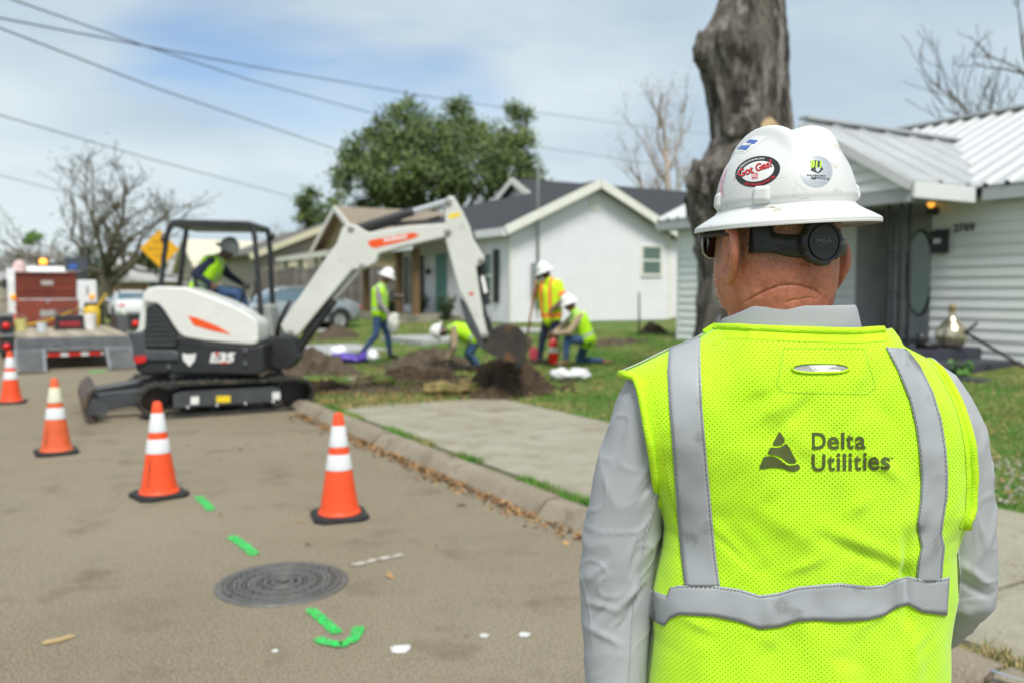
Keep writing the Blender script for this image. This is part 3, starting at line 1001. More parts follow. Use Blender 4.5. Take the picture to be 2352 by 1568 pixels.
# row of bare trees closing the far end of the street
random.seed(77)
FT = [(15, 118, 'at the left edge of the photo'), (70, 128, 'left of the amber beacon'), (118, 112, 'above the red tool hopper'), (168, 125, 'behind the beacon truck'),
      (205, 105, 'behind the black cab guard'), (300, 110, 'just left of the yellow sign'), (335, 98, 'behind the yellow sign'), (420, 110, 'seen through the digger canopy rear'), (455, 120, 'behind the digger operator'), (500, 105, 'seen through the digger canopy front'), (560, 115, 'right of the digger operator')]
for k, (u, Y, where) in enumerate(FT):
    b_ = P(u, 680, Y)
    bare_tree('far grey bare tree ' + where, 100 + k, (b_.x, b_.y, -.3), random.uniform(2.0, 3.0), .28, 6, random.uniform(1.7, 2.3), 3, .7, .75, M_barkp if k % 2 else M_bark, group='bare trees closing the street', min_r=.03, kids=(3, 4), start=.5)
def leafy(name, label, base, clumps, n, size, trunk, seed, mats=(M_leafA, M_leafB), limbs=True, group=None):
    rnd = random.Random(seed)
    base = Vector(base)
    t = thing(name, label, 'tree', base, 0, group)
    tb = MB()
    tb.tube([base, base + Vector((0, 0, trunk[1] * .5)), base + Vector((.1, 0, trunk[1]))], [trunk[0] * 1.3, trunk[0], trunk[0] * .8], 8)
    if limbs:
        for c, r in clumps:
            c = Vector(c)
            s0 = base + Vector((0, 0, trunk[1] * rnd.uniform(.6, 1)))
            tb.tube([s0, s0.lerp(c, .5) + Vector((0, 0, -.2 * r[2])), c], [trunk[0] * .5, trunk[0] * .28, .04], 5)
    wpart('trunk', tb, M_bark, t, smooth=True, recalc=False)
    lb = MB()
    vol = [r[0] * r[1] * r[2] for c, r in clumps]
    tot = sum(v ** (2 / 3) for v in vol)
    for (c, r), v in zip(clumps, vol):
        c = Vector(c)
        k_ = int(n * v ** (2 / 3) / tot)
        subs = []
        for j in range(max(6, k_ // 55)):
            q = Vector((rnd.gauss(0, 1), rnd.gauss(0, 1), rnd.gauss(0, 1))).normalized() * rnd.uniform(.55, 1.02)
            subs.append(c + Vector((q.x * r[0], q.y * r[1], q.z * r[2])))
        for j in range(k_):
            s = rnd.choice(subs)
            g = .2 * min(r) + .12
            p = s + Vector((rnd.gauss(0, g), rnd.gauss(0, g), rnd.gauss(0, g * .75)))
            a = Vector((rnd.gauss(0, 1), rnd.gauss(0, 1), rnd.gauss(0, .6))).normalized() * size * rnd.uniform(.6, 1.3)
            b = a.orthogonal().normalized() * size * .55
            lb.add([p - a, p + b, p + a, p - b], [(0, 1, 2, 3)], 0 if rnd.random() < .72 else 1)
    wpart('crown', lb, list(mats), t, recalc=False)
    return t
def at(u, v, Y):
    return tuple(P(u, v, Y))
OY = 62
leafy('live_oak', 'big dense live oak rising behind the white house roof', (P(1000, 600, OY).x, OY, 0),
      [(at(850, 345, OY), (2.4, 2.2, 1.2)), (at(830, 400, OY - 1), (2.0, 2, 1.3)), (at(900, 400, OY - 2), (2.6, 2.4, 1.9)), (at(925, 300, OY), (2.0, 2, 1.6)), (at(935, 252, OY + 1), (1.2, 1.2, 1.0)),
       (at(990, 330, OY - 1), (2.4, 2.4, 2.0)), (at(1060, 255, OY), (1.1, 1.1, 1.1)), (at(1060, 310, OY), (1.9, 2, 1.5)), (at(1130, 320, OY), (2.0, 2, 1.5)), (at(1080, 390, OY - 2), (3.0, 2.6, 2.0)),
       (at(985, 420, OY - 2), (3.2, 2.6, 1.8)), (at(1170, 385, OY), (2.0, 2, 1.8)), (at(1190, 275, OY + 1), (1.0, 1, 1.2)), (at(1195, 340, OY), (1.3, 1.3, 1.3)), (at(1225, 415, OY), (1.2, 1.3, 1.2)), (at(900, 460, OY), (2.6, 2.4, 1.2))],
      30000, .17, (.55, 4.5), 5)
leafy('evergreen_tree', 'slim green tree standing left of the live oak', (P(705, 600, 60).x, 60, 0), [(at(705, 480, 60), (.8, .8, 1.1)), (at(710, 455, 60), (.6, .6, .8)), (at(715, 510, 60), (.7, .7, .8))], 1500, .15, (.12, 3.0), 6)
leafy('evergreen_tree', 'dark green shrub-like tree beside the live oak foot', (P(770, 600, 58).x, 58, 0), [(at(768, 490, 58), (.9, .9, 1.5)), (at(780, 520, 58), (.9, .9, 1.3))], 1800, .15, (.12, 2.5), 7)
leafy('shrub', 'small rounded green treetop far down the street', (P(70, 640, 100).x, 100, 0), [(at(72, 545, 100), (1.0, 1.0, .6)), (at(68, 552, 100), (.9, .9, .5))], 500, .2, (.08, 5.5), 8, mats=(pm('bright_green_leaf', (.10, .2, .03), var=.2), M_leafA))
for k, (u, v, Y, r) in enumerate(((40, 640, 105, 1.6), (205, 605, 80, 1.7), (160, 625, 95, 1.6), (345, 590, 70, 1.0))):
    lab = ['dark evergreen bush at the far left street end', 'dark olive bush behind the bare street tree', 'dull green bush behind the amber beacon', 'green bush under the yellow sign'][k]
    leafy('bush', lab, (P(u, v, Y).x, Y, -.2), [(at(u, v, Y), (r, r, r * .8)), (at(u + 14, v + 12, Y), (r * .8, r * .8, r * .7))], 900, .2, (.06, 1.0), 20 + k, limbs=False, mats=(pm('olive_leaf', (.075, .095, .03), var=.3), M_leafB))
# a far-off wood that reads as one mass
rnd = random.Random(3)
wb = MB()
for k in range(2600):
    u = rnd.uniform(-1300, 700)
    Y = rnd.uniform(150, 190)
    q = P(u, 667, Y)
    h = rnd.uniform(4, 9) * (1 + .3 * sin(u / 60))
    p = Vector((q.x, q.y, -.3))
    wb.tube([p, p + Vector((rnd.gauss(0, .3), 0, h * .5)), p + Vector((rnd.gauss(0, .9), 0, h))], [.16, .11, .04], 3, cap=False)
    for j in range(5):
        f = rnd.uniform(.35, .9)
        a = p + Vector((0, 0, h * f))
        wb.tube([a, a + Vector((rnd.gauss(0, 1.4), rnd.gauss(0, 1), rnd.uniform(.6, 1.8)))], [.08, .03], 3, cap=False)
o = obj('woods', wb, pm('far_grey_brown_twigs', (.23, .20, .165), rough=.95, var=.2, scale=.3), recalc=False)
tag(o, 'grey brown bare wood along the horizon at left', 'woods', kind='stuff')

# --- big dead trunk in front of the grey house
TY = 11.5
tt = thing('tree_trunk', 'massive topped grey tree trunk with burls behind the hard hat', 'tree', (P(1700, 880, TY).x, TY, lawn_z(8.5, 8.4) - .1))
TR = [(-260, 1668, 1778), (-150, 1664, 1782), (0, 1655, 1796), (40, 1640, 1799), (68, 1622, 1800), (92, 1600, 1801), (125, 1598, 1802), (160, 1612, 1802), (200, 1624, 1803), (250, 1634, 1806), (320, 1640, 1818), (360, 1622, 1826), (400, 1592, 1832), (440, 1586, 1836), (490, 1590, 1832),
      (560, 1604, 1822), (640, 1610, 1805), (740, 1606, 1800), (800, 1596, 1808), (850, 1575, 1830), (885, 1550, 1860)]
rows = []
nr, ns = 170, 120
for i in range(nr + 1):
    v = -260 + (885 + 260) * i / nr
    ul = interp(v, [(a, b) for a, b, c in TR])
    ur = interp(v, [(a, c) for a, b, c in TR])
    a, b = P(ul, v, TY), P(ur, v, TY)
    c = (a + b) / 2
    r = (b.x - a.x) / 2
    row = []
    for k in range(ns):
        w = 2 * pi * k / ns
        d = Vector((cos(w), sin(w), 0))
        rr = r * (1 + .07 * noise.noise(Vector((d.x * 1.6, d.y * 1.6, c.z * .7))) + .08 * noise.noise(Vector((d.x * 5, d.y * 5, c.z * 1.1))) + .07 * abs(noise.noise(Vector((d.x * 12, d.y * 12, c.z * 1.6)))) + .04 * noise.noise(Vector((d.x * 22, d.y * 22, c.z * 5))))
        lump = sstep(330, 420, v) * (1 - sstep(520, 640, v))
        rr *= 1 + lump * .13 * noise.noise(Vector((d.x * 7, d.y * 7, c.z * 7)))
        row.append(Vector((c.x + d.x * rr, c.y + d.y * rr * .95, c.z)))
    rows.append(row)
mb = MB()
mb.grid(rows, closed=True)
mb.add(rows[0], [tuple(range(ns))])
def tbark():
    m = ground_mat('weathered_grey_trunk_bark', [(.125, .11, .092), (.035, .03, .026), (.26, .235, .21), (.04, .035, .028), (.34, .32, .285)], [(1.6, .44, .58), (3.5, .5, .62), (9, .54, .66), (1.2, .60, .68)], bump=1.0, bscale=22)
    tc = m.node_tree.nodes['Texture Coordinate']
    mp = m.node_tree.nodes.new('ShaderNodeMapping')
    mp.inputs['Scale'].default_value = (2.2, 2.2, .55)
    for l in list(m.node_tree.links):
        if l.from_node == tc:
            to = l.to_socket
            m.node_tree.links.remove(l)
            m.node_tree.links.new(mp.outputs[0], to)
    m.node_tree.links.new(tc.outputs['Object'], mp.inputs[0])
    return m
M_trunk = tbark()
wpart('trunk', mb, M_trunk, tt, smooth=True)
def lump(name, u, v, Y, r, M, seed=0, amp=.25, scale=6, seg=26):
    c = P(u, v, Y)
    b2 = MB().ball((0, 0, 0), 1.0, seg, seg - 6)
    vs = []
    for p in b2.v:
        p = Vector(p)
        k = 1 + amp * noise.noise(p * 1.6 + Vector((seed, 0, 0))) + amp * .5 * noise.noise(p * scale * .6 + Vector((0, seed, 0)))
        vs.append(tuple(c + Vector((p.x * r[0] * k, p.y * r[1] * k, p.z * r[2] * k))))
    b2.v = vs
    return b2
wpart('burl', lump('burl', 1612, 118, TY - .1, (.10, .2, .22), M_trunk, 4, amp=.45), M_trunk, tt, smooth=True)
wpart('burl', lump('burl', 1614, 420, TY - .1, (.20, .28, .30), M_trunk, 5, amp=.4), M_trunk, tt, smooth=True)
wpart('burl', lump('burl', 1690, 400, TY - .42, (.24, .16, .26), M_trunk, 6, amp=.4), M_trunk, tt, smooth=True)
wpart('knot', lump('knot', 1722, 235, TY - .44, (.09, .07, .07), M_trunk, 7), M_trunk, tt, smooth=True)
wpart('knot', lump('knot', 1700, 300, TY - .42, (.2, .12, .2), M_trunk, 8), M_trunk, tt, smooth=True)
a = P(1762, 283, TY - .62); b = P(1800, 330, TY - .40)
wpart('cut_branch_stub', MB().tube([b, a], [.10, .085], 12), pm('fresh_cut_wood', (.50, .36, .19), rough=.8, var=.15, scale=10), tt, smooth=False)
# small plants near porches
def plant(name, label, base, h, n, w, M, seed, group=None):
    rnd = random.Random(seed)
    base = Vector(base)
    t = thing(name, label, 'plant', base, 0, group)
    lb, sb = MB(), MB()
    for k in range(n):
        a = rnd.uniform(0, 2 * pi)
        tip = base + Vector((cos(a) * w * rnd.uniform(.2, 1), sin(a) * w * rnd.uniform(.2, 1), h * rnd.uniform(.5, 1)))
        sb.tube([base, base.lerp(tip, .6) + Vector((0, 0, .04)), tip], [.008, .006, .003], 3, cap=False)
        for j in range(7):
            p = base.lerp(tip, rnd.uniform(.25, 1)) + Vector((rnd.gauss(0, .03), rnd.gauss(0, .03), rnd.gauss(0, .03)))
            aa = Vector((rnd.gauss(0, 1), rnd.gauss(0, 1), rnd.gauss(0, .7))).normalized() * .06
            bb = aa.orthogonal().normalized() * .03
            lb.add([p - aa, p + bb, p + aa, p - bb], [(0, 1, 2, 3)])
    wpart('stems', sb, M_leafB, t, recalc=False)
    wpart('leaves', lb, M, t, recalc=False)
M_weed = pm('bright_weed_leaf', (.07, .19, .02), rough=.6, var=.3, scale=4)
q = G(2195, 875, .33)
plant('weed', 'bright green weed beside the porch steps', q, .28, 22, .22, M_weed, 1)
q = ST(22.5 + 3.6, 12.2, .5)
plant('shrub', 'dark green shrub left of the teal door', ST(27.8, 12.4, .5), .95, 60, .4, M_leafB, 2)
plant('shrub', 'dark green shrub right of the teal door', ST(25.6, 12.4, .5), .95, 60, .4, M_leafB, 3)
plant('shrub', 'dark green shrub by the brown porch posts', ST(29.3, 12.0, .5), 1.1, 60, .45, M_leafB, 4)

# ------------------------------------------------------------------ overhead wires
M_wire = pm('black_cable', (.03, .032, .036), rough=.7)
def wire(label, pts, r):
    """pts: (u, v, depth); a sagging cable through these places, carried on past both ends"""
    q = [P(*p) for p in pts]
    e_ = (q[0] - q[1])
    e_ = Vector((e_.x, e_.y, max(e_.z, .12 * hypot(e_.x, e_.y) * .3))).normalized()
    if pts[0][0] < 0:
        q = [q[0] + e_ * 28, q[0] + e_ * 9] + q
    dense = []
    for i in range(len(q) - 1):
        for k in range(10):
            dense.append(q[i].lerp(q[i + 1], k / 10))
    dense.append(q[-1])
    o = obj('cable', MB().tube(dense, r * .78, 6), M_wire, smooth=True, recalc=False)
    tag(o, label, 'cable', 'overhead cables')
wire('steep overhead cable running from the top left corner into the live oak', [(-330, -150, 13.5), (30, 0, 16), (300, 95, 20), (575, 185, 26), (900, 273, 38), (1000, 297, 45)], .019)
wire('overhead cable crossing the blue sky patch and passing over the live oak', [(-400, -20, 17), (0, 42, 20), (275, 95, 24), (600, 157, 31), (950, 217, 44), (1150, 247, 56), (1480, 292, 80), (1660, 312, 95)], .025)
wire('overhead cable ending at the left side of the live oak', [(-300, -55, 15), (0, 65, 17.5), (350, 200, 23), (775, 345, 38), (900, 385, 48)], .021)
wire('low overhead cable above the bare street tree', [(-300, 172, 20), (0, 265, 24), (350, 367, 32), (690, 458, 52), (760, 475, 60)], .02)
wire('faint lowest overhead cable at the left edge', [(-200, 352, 26), (0, 403, 32), (180, 450, 44), (420, 510, 75)], .018)
wire('overhead cable between the live oak and the big trunk', [(1150, 322, 62), (1250, 340, 66), (1540, 382, 80), (1640, 396, 88)], .025)
# ------------------------------------------------------------------ street things
M_corange = pm('cone_orange_plastic', (.86, .085, .018), rough=.5, var=.10, scale=7, wear=((.55, .13, .06), 5, .66))
M_cfaded = pm('faded_cone_orange', (.72, .12, .035), rough=.6, var=.14, scale=6, wear=((.5, .17, .09), 6, .6))
M_cwhite = pm('reflective_white_sleeve', (.66, .68, .69), rough=.4, var=.05, scale=9, wear=((.5, .5, .48), 9, .66))
M_cyel = pm('yellowed_reflective_sleeve', (.62, .60, .36), rough=.4, var=.25, scale=12, col2=(.68, .68, .6))
M_rub = pm('black_rubber', (.018, .018, .019), rough=.75, var=.3, scale=8, wear=((.06, .055, .045), 7, .6))
M_ink = pm('black_stencil_ink', (.03, .02, .018), rough=.7)
def cone(label, u, v, M_body, M_up, rz, stencil=False, z=0, pos=None, tilt=0):
    p = pos if pos is not None else G(u, v, z)
    t = thing('traffic_cone', label, 'traffic cone', p, rz, 'orange traffic cones')
    r0, r1, h0, h1 = .132, .03, .035, .71
    def rr(zz):
        return r0 + (r1 - r0) * (zz - h0) / (h1 - h0)
    b = MB()
    pl = []
    for k in range(8):
        pass
    w, c = .185, .06
    poly = [(w - c, -w), (w, -w + c), (w, w - c), (w - c, w), (-w + c, w), (-w, w - c), (-w, -w + c), (-w + c, -w)]
    b.prism(poly, lambda x, y: Vector((x, y, 0)), lambda x, y: Vector((x * .97, y * .97, .034)))
    obj('base', b, M_rub, t, bevel=.01)
    b = MB()
    b.lathe([(r0 + .012, .033), (r0 + .008, .05), (r0, .056)] + [(rr(zz), zz) for zz in (.1, .2, .3, .4, .5, .6, .69)] + [(.026, .708), (.012, .712)], 28)
    obj('body', b, M_body, t, smooth_angle=40)
    for (za, zb, m_) in ((.33, .435, M_cwhite), (.485, .625, M_up)):
        b = MB().lathe([(rr(za) + .0005, za), (rr(za) + .0025, za + .002), (rr(zb) + .0025, zb - .002), (rr(zb) + .0005, zb)], 28, cap=False)
        obj('reflective_sleeve', b, m_, t, smooth_angle=40)
    if stencil:
        b = MB()
        rnd = random.Random(int(u))
        a0 = -pi / 2 - rz - .25
        for k in range(11):
            z0 = .10 + k * .019
            for j in range(2):
                da = rnd.uniform(-.05, .05)
                za, zb = z0 + rnd.uniform(0, .004), z0 + rnd.uniform(.008, .014)
                w_ = rnd.uniform(.02, .06)
                b.add([Vector(((rr(zz) + .0015) * cos(a0 + da + s_ * w_), (rr(zz) + .0015) * sin(a0 + da + s_ * w_), zz)) for zz, s_ in ((za, -1), (za, 1), (zb, 1), (zb, -1))], [(0, 1, 2, 3)])
        obj('stencilled_mark', b, M_ink, t)
    return t
cone('orange traffic cone nearest the kerb and the raised sidewalk', 780, 1186, M_corange, M_cwhite, .35)
cone('orange traffic cone beside the first green paint dash', 366, 1138, M_corange, M_cwhite, .75, True)
cone('faded orange traffic cone with a yellowed upper band in front of the dozer blade', 130, 1040, M_cfaded, M_cyel, .6, True)
cone('orange traffic cone in front of the left trailer ramp', 26, 925, M_corange, M_cwhite, .4)
cone('orange traffic cone cut off by the left edge beside the trailer', -8, 800, M_corange, M_cwhite, .2)

# manhole
M_cast = pm('worn_cast_iron', (.155, .15, .14), rough=.5, metal=.45, var=.25, scale=7, bump=.2, bscale=80, wear=((.13, .12, .10), 9, .62))
M_castd = pm('dark_iron_groove', (.03, .028, .026), rough=.8, var=.3, scale=9)  # lid between the ribs, darker than the rib iron
mp = G(649, 1339)
mh = thing('manhole_cover', 'round cast iron manhole cover with concentric ribs in the asphalt', 'manhole cover', mp, .5)
obj('frame_ring', MB().lathe([(.305, -.02), (.305, .008), (.335, .009), (.340, .004), (.340, -.02)], 64, cap=False), M_cast, mh, smooth_angle=40)
lid = obj('lid', MB().lathe([(.001, .0045), (.300, .0045), (.300, -.02)], 64, cap=False), M_castd, mh, smooth_angle=30)
for r in (.288, .243, .218, .168, .145, .09, .05):
    n_ = 2
    for k in range(n_):
        b = MB()
        a0, a1 = .3 + 2 * pi * k / n_ + .028 * .285 / r, .3 + 2 * pi * (k + 1) / n_ - .028 * .285 / r
        wob = 0
        pts = [[Vector(((r + wob + q) * cos(a0 + (a1 - a0) * j / 24), (r + wob + q) * sin(a0 + (a1 - a0) * j / 24), zz)) for q, zz in ((-.011, .004), (-.008, .012), (.008, .012), (.011, .004))] for j in range(25)]
        b.grid(pts)
        obj('rib', b, M_cast, mh)
std = None
for r_, n_s in ((.266, 36), (.194, 26), (.12, 16)):
    for k in range(n_s):
        a = 2 * pi * (k + .5) / n_s
        if std is None:
            std = obj('stud', MB().lathe([(.011, .003), (.008, .0115), (.001, .012)], 7), M_cast, mh)
            o = std
        else:
            o = std.copy()
            C.objects.link(o)
        o.location = (r_ * cos(a), r_ * sin(a), 0)
for a in (0.3,):
    bar(mh, 'cross_rib', (-.28 * cos(a), -.28 * sin(a), .009), (.28 * cos(a), .28 * sin(a), .009), .014, .006, M_cast)

# paint marks on the street
M_green = pm('green_marking_paint', (.02, .62, .10), rough=.6, var=.12, scale=14, wear=((.15, .26, .11), 60, .50))
def spray(m, lo=.46, hi=.66, sc_=95):
    N, L = m.node_tree.nodes, m.node_tree.links
    b_ = N['Principled BSDF']
    tc = N.new('ShaderNodeTexCoord')
    no = N.new('ShaderNodeTexNoise')
    no.inputs['Scale'].default_value = sc_
    no.inputs['Detail'].default_value = 4
    mr = N.new('ShaderNodeMapRange')
    mr.inputs['From Min'].default_value = lo
    mr.inputs['From Max'].default_value = hi
    mr.inputs['To Min'].default_value = 1
    mr.inputs['To Max'].default_value = .25
    L.new(tc.outputs['Object'], no.inputs['Vector'])
    L.new(no.outputs['Fac'], mr.inputs['Value'])
    L.new(mr.outputs[0], b_.inputs['Alpha'])
spray(M_green)
M_bpaint = pm('faded_blue_marking_paint', (.17, .24, .36), rough=.7, var=.2, scale=12, wear=((.3, .3, .28), 9, .52))
M_wpaint = pm('chipped_white_paint', (.58, .58, .56), rough=.7, var=.15, scale=12)
M_ypaint = pm('old_tan_tape', (.42, .30, .14), rough=.8, var=.2, scale=12)
def stroke(name, label, cat, pts, w, M, z=.004, group=None, rough_edge=.22, seed=0):
    q = [G(u, v, z) for u, v in pts]
    dense = []
    for i in range(len(q) - 1):
        n_ = max(2, int((q[i + 1] - q[i]).length / .008))
        for k in range(n_):
            dense.append(q[i].lerp(q[i + 1], k / n_))
    dense.append(q[-1])
    L_, R_ = [], []
    for i, p in enumerate(dense):
        t_ = (dense[min(i + 1, len(dense) - 1)] - dense[max(i - 1, 0)]).normalized()
        nn = Vector((-t_.y, t_.x, 0))
        e = min(1, .55 + .45 * min(i, len(dense) - 1 - i) / 2)
        L_.append(p + nn * w / 2 * e * (1 + rough_edge * noise.noise(Vector((i * .22, seed, 0)))))
        R_.append(p - nn * w / 2 * e * (1 + rough_edge * noise.noise(Vector((i * .22, seed, 9)))))
    b = MB().grid([L_, R_])
    b.grid([[p + Vector((0, 0, .0015)) for p in L_], [p + Vector((0, 0, .0015)) for p in R_]])
    return b
def paint(name, label, pts_list, w, M, z=.004, group=None):
    b = MB()
    for i, pts in enumerate(pts_list):
        q = stroke(name, label, 'paint', pts, w, M, z + i * .002, seed=i)
        b.add(q.v, q.f)
    c = Vector(b.v[0])
    o = obj(name, b, M)
    return tag(o, label, 'paint mark', group)
paint('paint_mark', 'green paint dash beside the second cone from the kerb', [[(455, 1139), (472, 1155), (486, 1171)]], .065, M_green)
paint('paint_mark', 'green paint dash just behind the manhole cover', [[(530, 1230), (560, 1250), (586, 1273)]], .065, M_green)
paint('paint_arrow', 'green paint arrow in front of the manhole cover', [[(710, 1396), (745, 1425), (776, 1453)], [(724, 1465), (755, 1475), (785, 1479), (806, 1470), (818, 1455), (825, 1437)]], .055, M_green)
paint('paint_mark', 'small green paint dab behind the dozer blade', [[(214, 851), (230, 853)]], .3, M_green)
paint('paint_mark', 'tiny green paint dab beside the far track', [[(260, 884), (268, 887)]], .12, M_green)
paint('paint_mark', 'faded blue paint streak on the sidewalk slab at lower right', [[(2275, 1538), (2320, 1553), (2352, 1563)]], .022, M_bpaint, z=.118)
paint('paint_mark', 'short tan tape remnant on the asphalt at lower left', [[(98, 1477), (170, 1459)]], .05, M_ypaint)
def splat(name, label, u, v, r, M, seed, ell=(1, .6)):
    rnd = random.Random(seed)
    p = G(u, v, .004)
    poly = []
    for k in range(22):
        a = 2 * pi * k / 22
        q = r * (1 + .55 * noise.noise(Vector((cos(a) * 2, sin(a) * 2, seed))))
        poly.append((p.x + q * cos(a) * ell[0], p.y + q * sin(a) * ell[1] * 1.6))
    b = MB().prism(poly, lambda x, y: Vector((x, y, .003)), lambda x, y: Vector((x, y, .007)))
    tag(obj(name, b, M), label, 'debris')
splat('white_scrap', 'largest white flattened scrap on the asphalt in front of the arrow', 920, 1490, .042, M_wpaint, 1)
splat('white_scrap', 'white scrap on the asphalt left of the man', 1205, 1457, .025, M_wpaint, 2)
splat('white_scrap', 'faint white scrap between the larger two scraps', 1112, 1459, .02, M_wpaint, 3)
splat('white_scrap', 'tiny white scrap left of the largest white scrap', 632, 1494, .014, M_wpaint, 4)
paint('paint_mark', 'pale scrape on the asphalt right of the manhole cover', [[(805, 1298), (860, 1285), (925, 1272)]], .05, pm('pale_scrape', (.42, .39, .33), rough=.9, wear=((.24, .2, .15), 16, .5)))

# ------------------------------------------------------------------ mini excavator
EO = (-3.885, 11.235)
HU, HT = radians(3), radians(28.5)
ex = thing('mini_excavator', 'white and black tracked mini excavator with canopy digging by the kerb', 'excavator', (EO[0], EO[1], 0), HT)
def fU(x, y, z):
    return Vector((EO[0] + x * cos(HU) - y * sin(HU), EO[1] + x * sin(HU) + y * cos(HU), z))
def fT(x, y, z):
    return Vector((EO[0] + x * cos(HT) - y * sin(HT), EO[1] + x * sin(HT) + y * cos(HT), z))
def polyA(pts, y):
    return [ONPLANE(*cA(*p), EO, HU, y) for p in pts]
def polyB(pts, y):
    return [ONPLANE(*cB(*p), EO, HU, y) for p in pts]
M_exw = pm('warm_white_machine_paint', (.70, .71, .67), rough=.38, var=.04, scale=3, coat=.3, wear=((.62, .59, .52), 5, .66))
M_exb = pm('black_machine_paint', (.02, .022, .025), rough=.5, var=.25, scale=5, coat=.1, wear=((.06, .055, .047), 3, .62))
M_exg = pm('dark_grey_machine_paint', (.06, .065, .072), rough=.5, var=.2, scale=5)
M_exo = pm('orange_decal', (.80, .09, .01), rough=.4, var=.05)
M_track = pm('dusty_rubber_track', (.03, .028, .025), rough=.85, var=.4, scale=9, wear=((.10, .085, .06), 6, .56))
M_rust = pm('worn_rusty_steel', (.12, .075, .05), rough=.6, metal=.3, var=.4, scale=6, wear=((.05, .045, .042), 4, .46))
M_chrome = pm('chrome_rod', (.62, .64, .66), rough=.22, metal=.7, var=.05)
M_pin = pm('dull_pivot_steel', (.30, .30, .28), rough=.6, metal=.3, var=.2, scale=20)
M_hose = pm('hydraulic_hose', (.012, .012, .013), rough=.5)
M_seat = pm('grey_machine_interior', (.27, .285, .27), rough=.6, var=.12)
M_yel = pm('yellow_sticker', (.85, .62, .02), rough=.5, var=.1)
M_red = pm('red_lens', (.62, .02, .015), rough=.3, var=.1)
M_wst = pm('white_sticker', (.78, .78, .76), rough=.5)
def uprism(name, pts, y0, y1, M, parent=ex, bevel=.012, bseg=2, **k):
    b = MB().prism(pts, lambda x, z: fU(x, y0, z), lambda x, z: fU(x, y1, z))
    return wpart(name, b, M, parent, bevel=bevel, bseg=bseg, **k)
# --- undercarriage
for sgn in (-1, 1):
    y0, y1 = (sgn * .875, sgn * .555)
    path = []
    xr, xf, r = -.84, .84, .205
    zc = .212
    for k in range(13):
        a = pi / 2 + pi * k / 12
        path.append((xr + r * cos(a), zc + r * sin(a)))
    for k in range(13):
        a = -pi / 2 + pi * k / 12
        path.append((xf + r * cos(a), zc + r * sin(a)))
    outer, inner = path, [(xr + (x - xr) * .86 if x < xr else (xf + (x - xf) * .86 if x > xf else x), zc + (z - zc) * .86) for x, z in path]
    b = MB()
    n_ = len(path)
    A = [fT(x, y0, z) for x, z in outer]; B = [fT(x, y1, z) for x, z in outer]
    Ci = [fT(x, y0, z) for x, z in inner]; D_ = [fT(x, y1, z) for x, z in inner]
    b.grid([A, B, D_, Ci, A], closed=True)
    trk = wpart('track', b, M_track, ex)
    # lugs along the belt
    per = []
    for i in range(n_):
        p, q = path[i], path[(i + 1) % n_]
        per.append(hypot(q[0] - p[0], q[1] - p[1]))
    tot = sum(per)
    b = MB()
    nl = 46
    for k in range(nl):
        d = tot * k / nl
        i = 0
        while d > per[i]:
            d -= per[i]; i += 1
        p, q = path[i], path[(i + 1) % n_]
        f = d / per[i]
        x, z = p[0] + (q[0] - p[0]) * f, p[1] + (q[1] - p[1]) * f
        tx, tz = (q[0] - p[0]) / per[i], (q[1] - p[1]) / per[i]
        nx, nz = tz, -tx
        if (x - 0) * nx + (z - zc) * nz < 0:
            nx, nz = -nx, -nz
        zz = lambda a, h: (x + tx * a + nx * h, z + tz * a + nz * h)
        c = [zz(-.022, -.01), zz(.022, -.01), zz(.014, .014), zz(-.014, .014)]
        b.hexa([fT(c[0][0], y0 * 1.004, c[0][1]), fT(c[1][0], y0 * 1.004, c[1][1]), fT(c[1][0], y1 * .996, c[1][1]), fT(c[0][0], y1 * .996, c[0][1]),
                fT(c[3][0], y0 * 1.004, c[3][1]), fT(c[2][0], y0 * 1.004, c[2][1]), fT(c[2][0], y1 * .996, c[2][1]), fT(c[3][0], y1 * .996, c[3][1])])
    wpart('track_lugs', b, M_track, ex)
    # frame between the belts, wheels and rollers
    b = MB().prism([(-.66, .12), (.62, .12), (.62, .29), (.5, .32), (-.55, .32), (-.66, .28)], lambda x, z: fT(x, sgn * .83, z), lambda x, z: fT(x, sgn * .6, z))
    fr_ = wpart('track_frame', b, M_exg, ex, bevel=.012)
    for xc, nm, rr_ in ((xf, 'drive_sprocket', .165), (xr, 'idler_wheel', .165)):
        Mx = Matrix.Translation(fT(xc, sgn * .60, zc)) @ Matrix.Rotation(HT, 4, 'Z') @ Matrix.Rotation(-sgn * -pi / 2, 4, 'X')
        b = MB().lathe([(rr_, 0), (rr_, .17), (rr_ * .82, .18), (rr_ * .78, .15), (.09, .15), (.085, .2), (.05, .21), (.001, .21)], 22, M=Mx)
        wpart(nm, b, M_exb if nm == 'drive_sprocket' else M_rust, ex, smooth_angle=35)
    for k in range(4):
        Mx = Matrix.Translation(fT(-.5 + k * .34, sgn * .66, .10)) @ Matrix.Rotation(HT, 4, 'Z') @ Matrix.Rotation(-sgn * -pi / 2, 4, 'X')
        wpart('track_roller', MB().lathe([(.07, 0), (.07, .15), (.03, .17), (.022, .19), (.001, .19)], 12, M=Mx), M_exb, ex, smooth_angle=35)
        c = fT(-.5 + k * .34, sgn * .845, .125)
        wpart('bolt_cap', MB().ball(c, .022, 8, 6), M_chrome, fr_, smooth=True)
def tsticker(name, pts, M, parent):
    q = [ONPLANE(*cA(*p), EO, HT, -.834) for p in pts]
    b = MB().prism(q, lambda x, z: fT(x, -.832, z), lambda x, z: fT(x, -.837, z))
    wpart(name, b, M, parent)
tsticker('yellow_sticker', [(1325, 1168), (1410, 1165), (1410, 1206), (1325, 1208)], M_yel, ex)
tsticker('white_sticker', [(1168, 1172), (1218, 1170), (1218, 1218), (1168, 1220)], M_wst, ex)
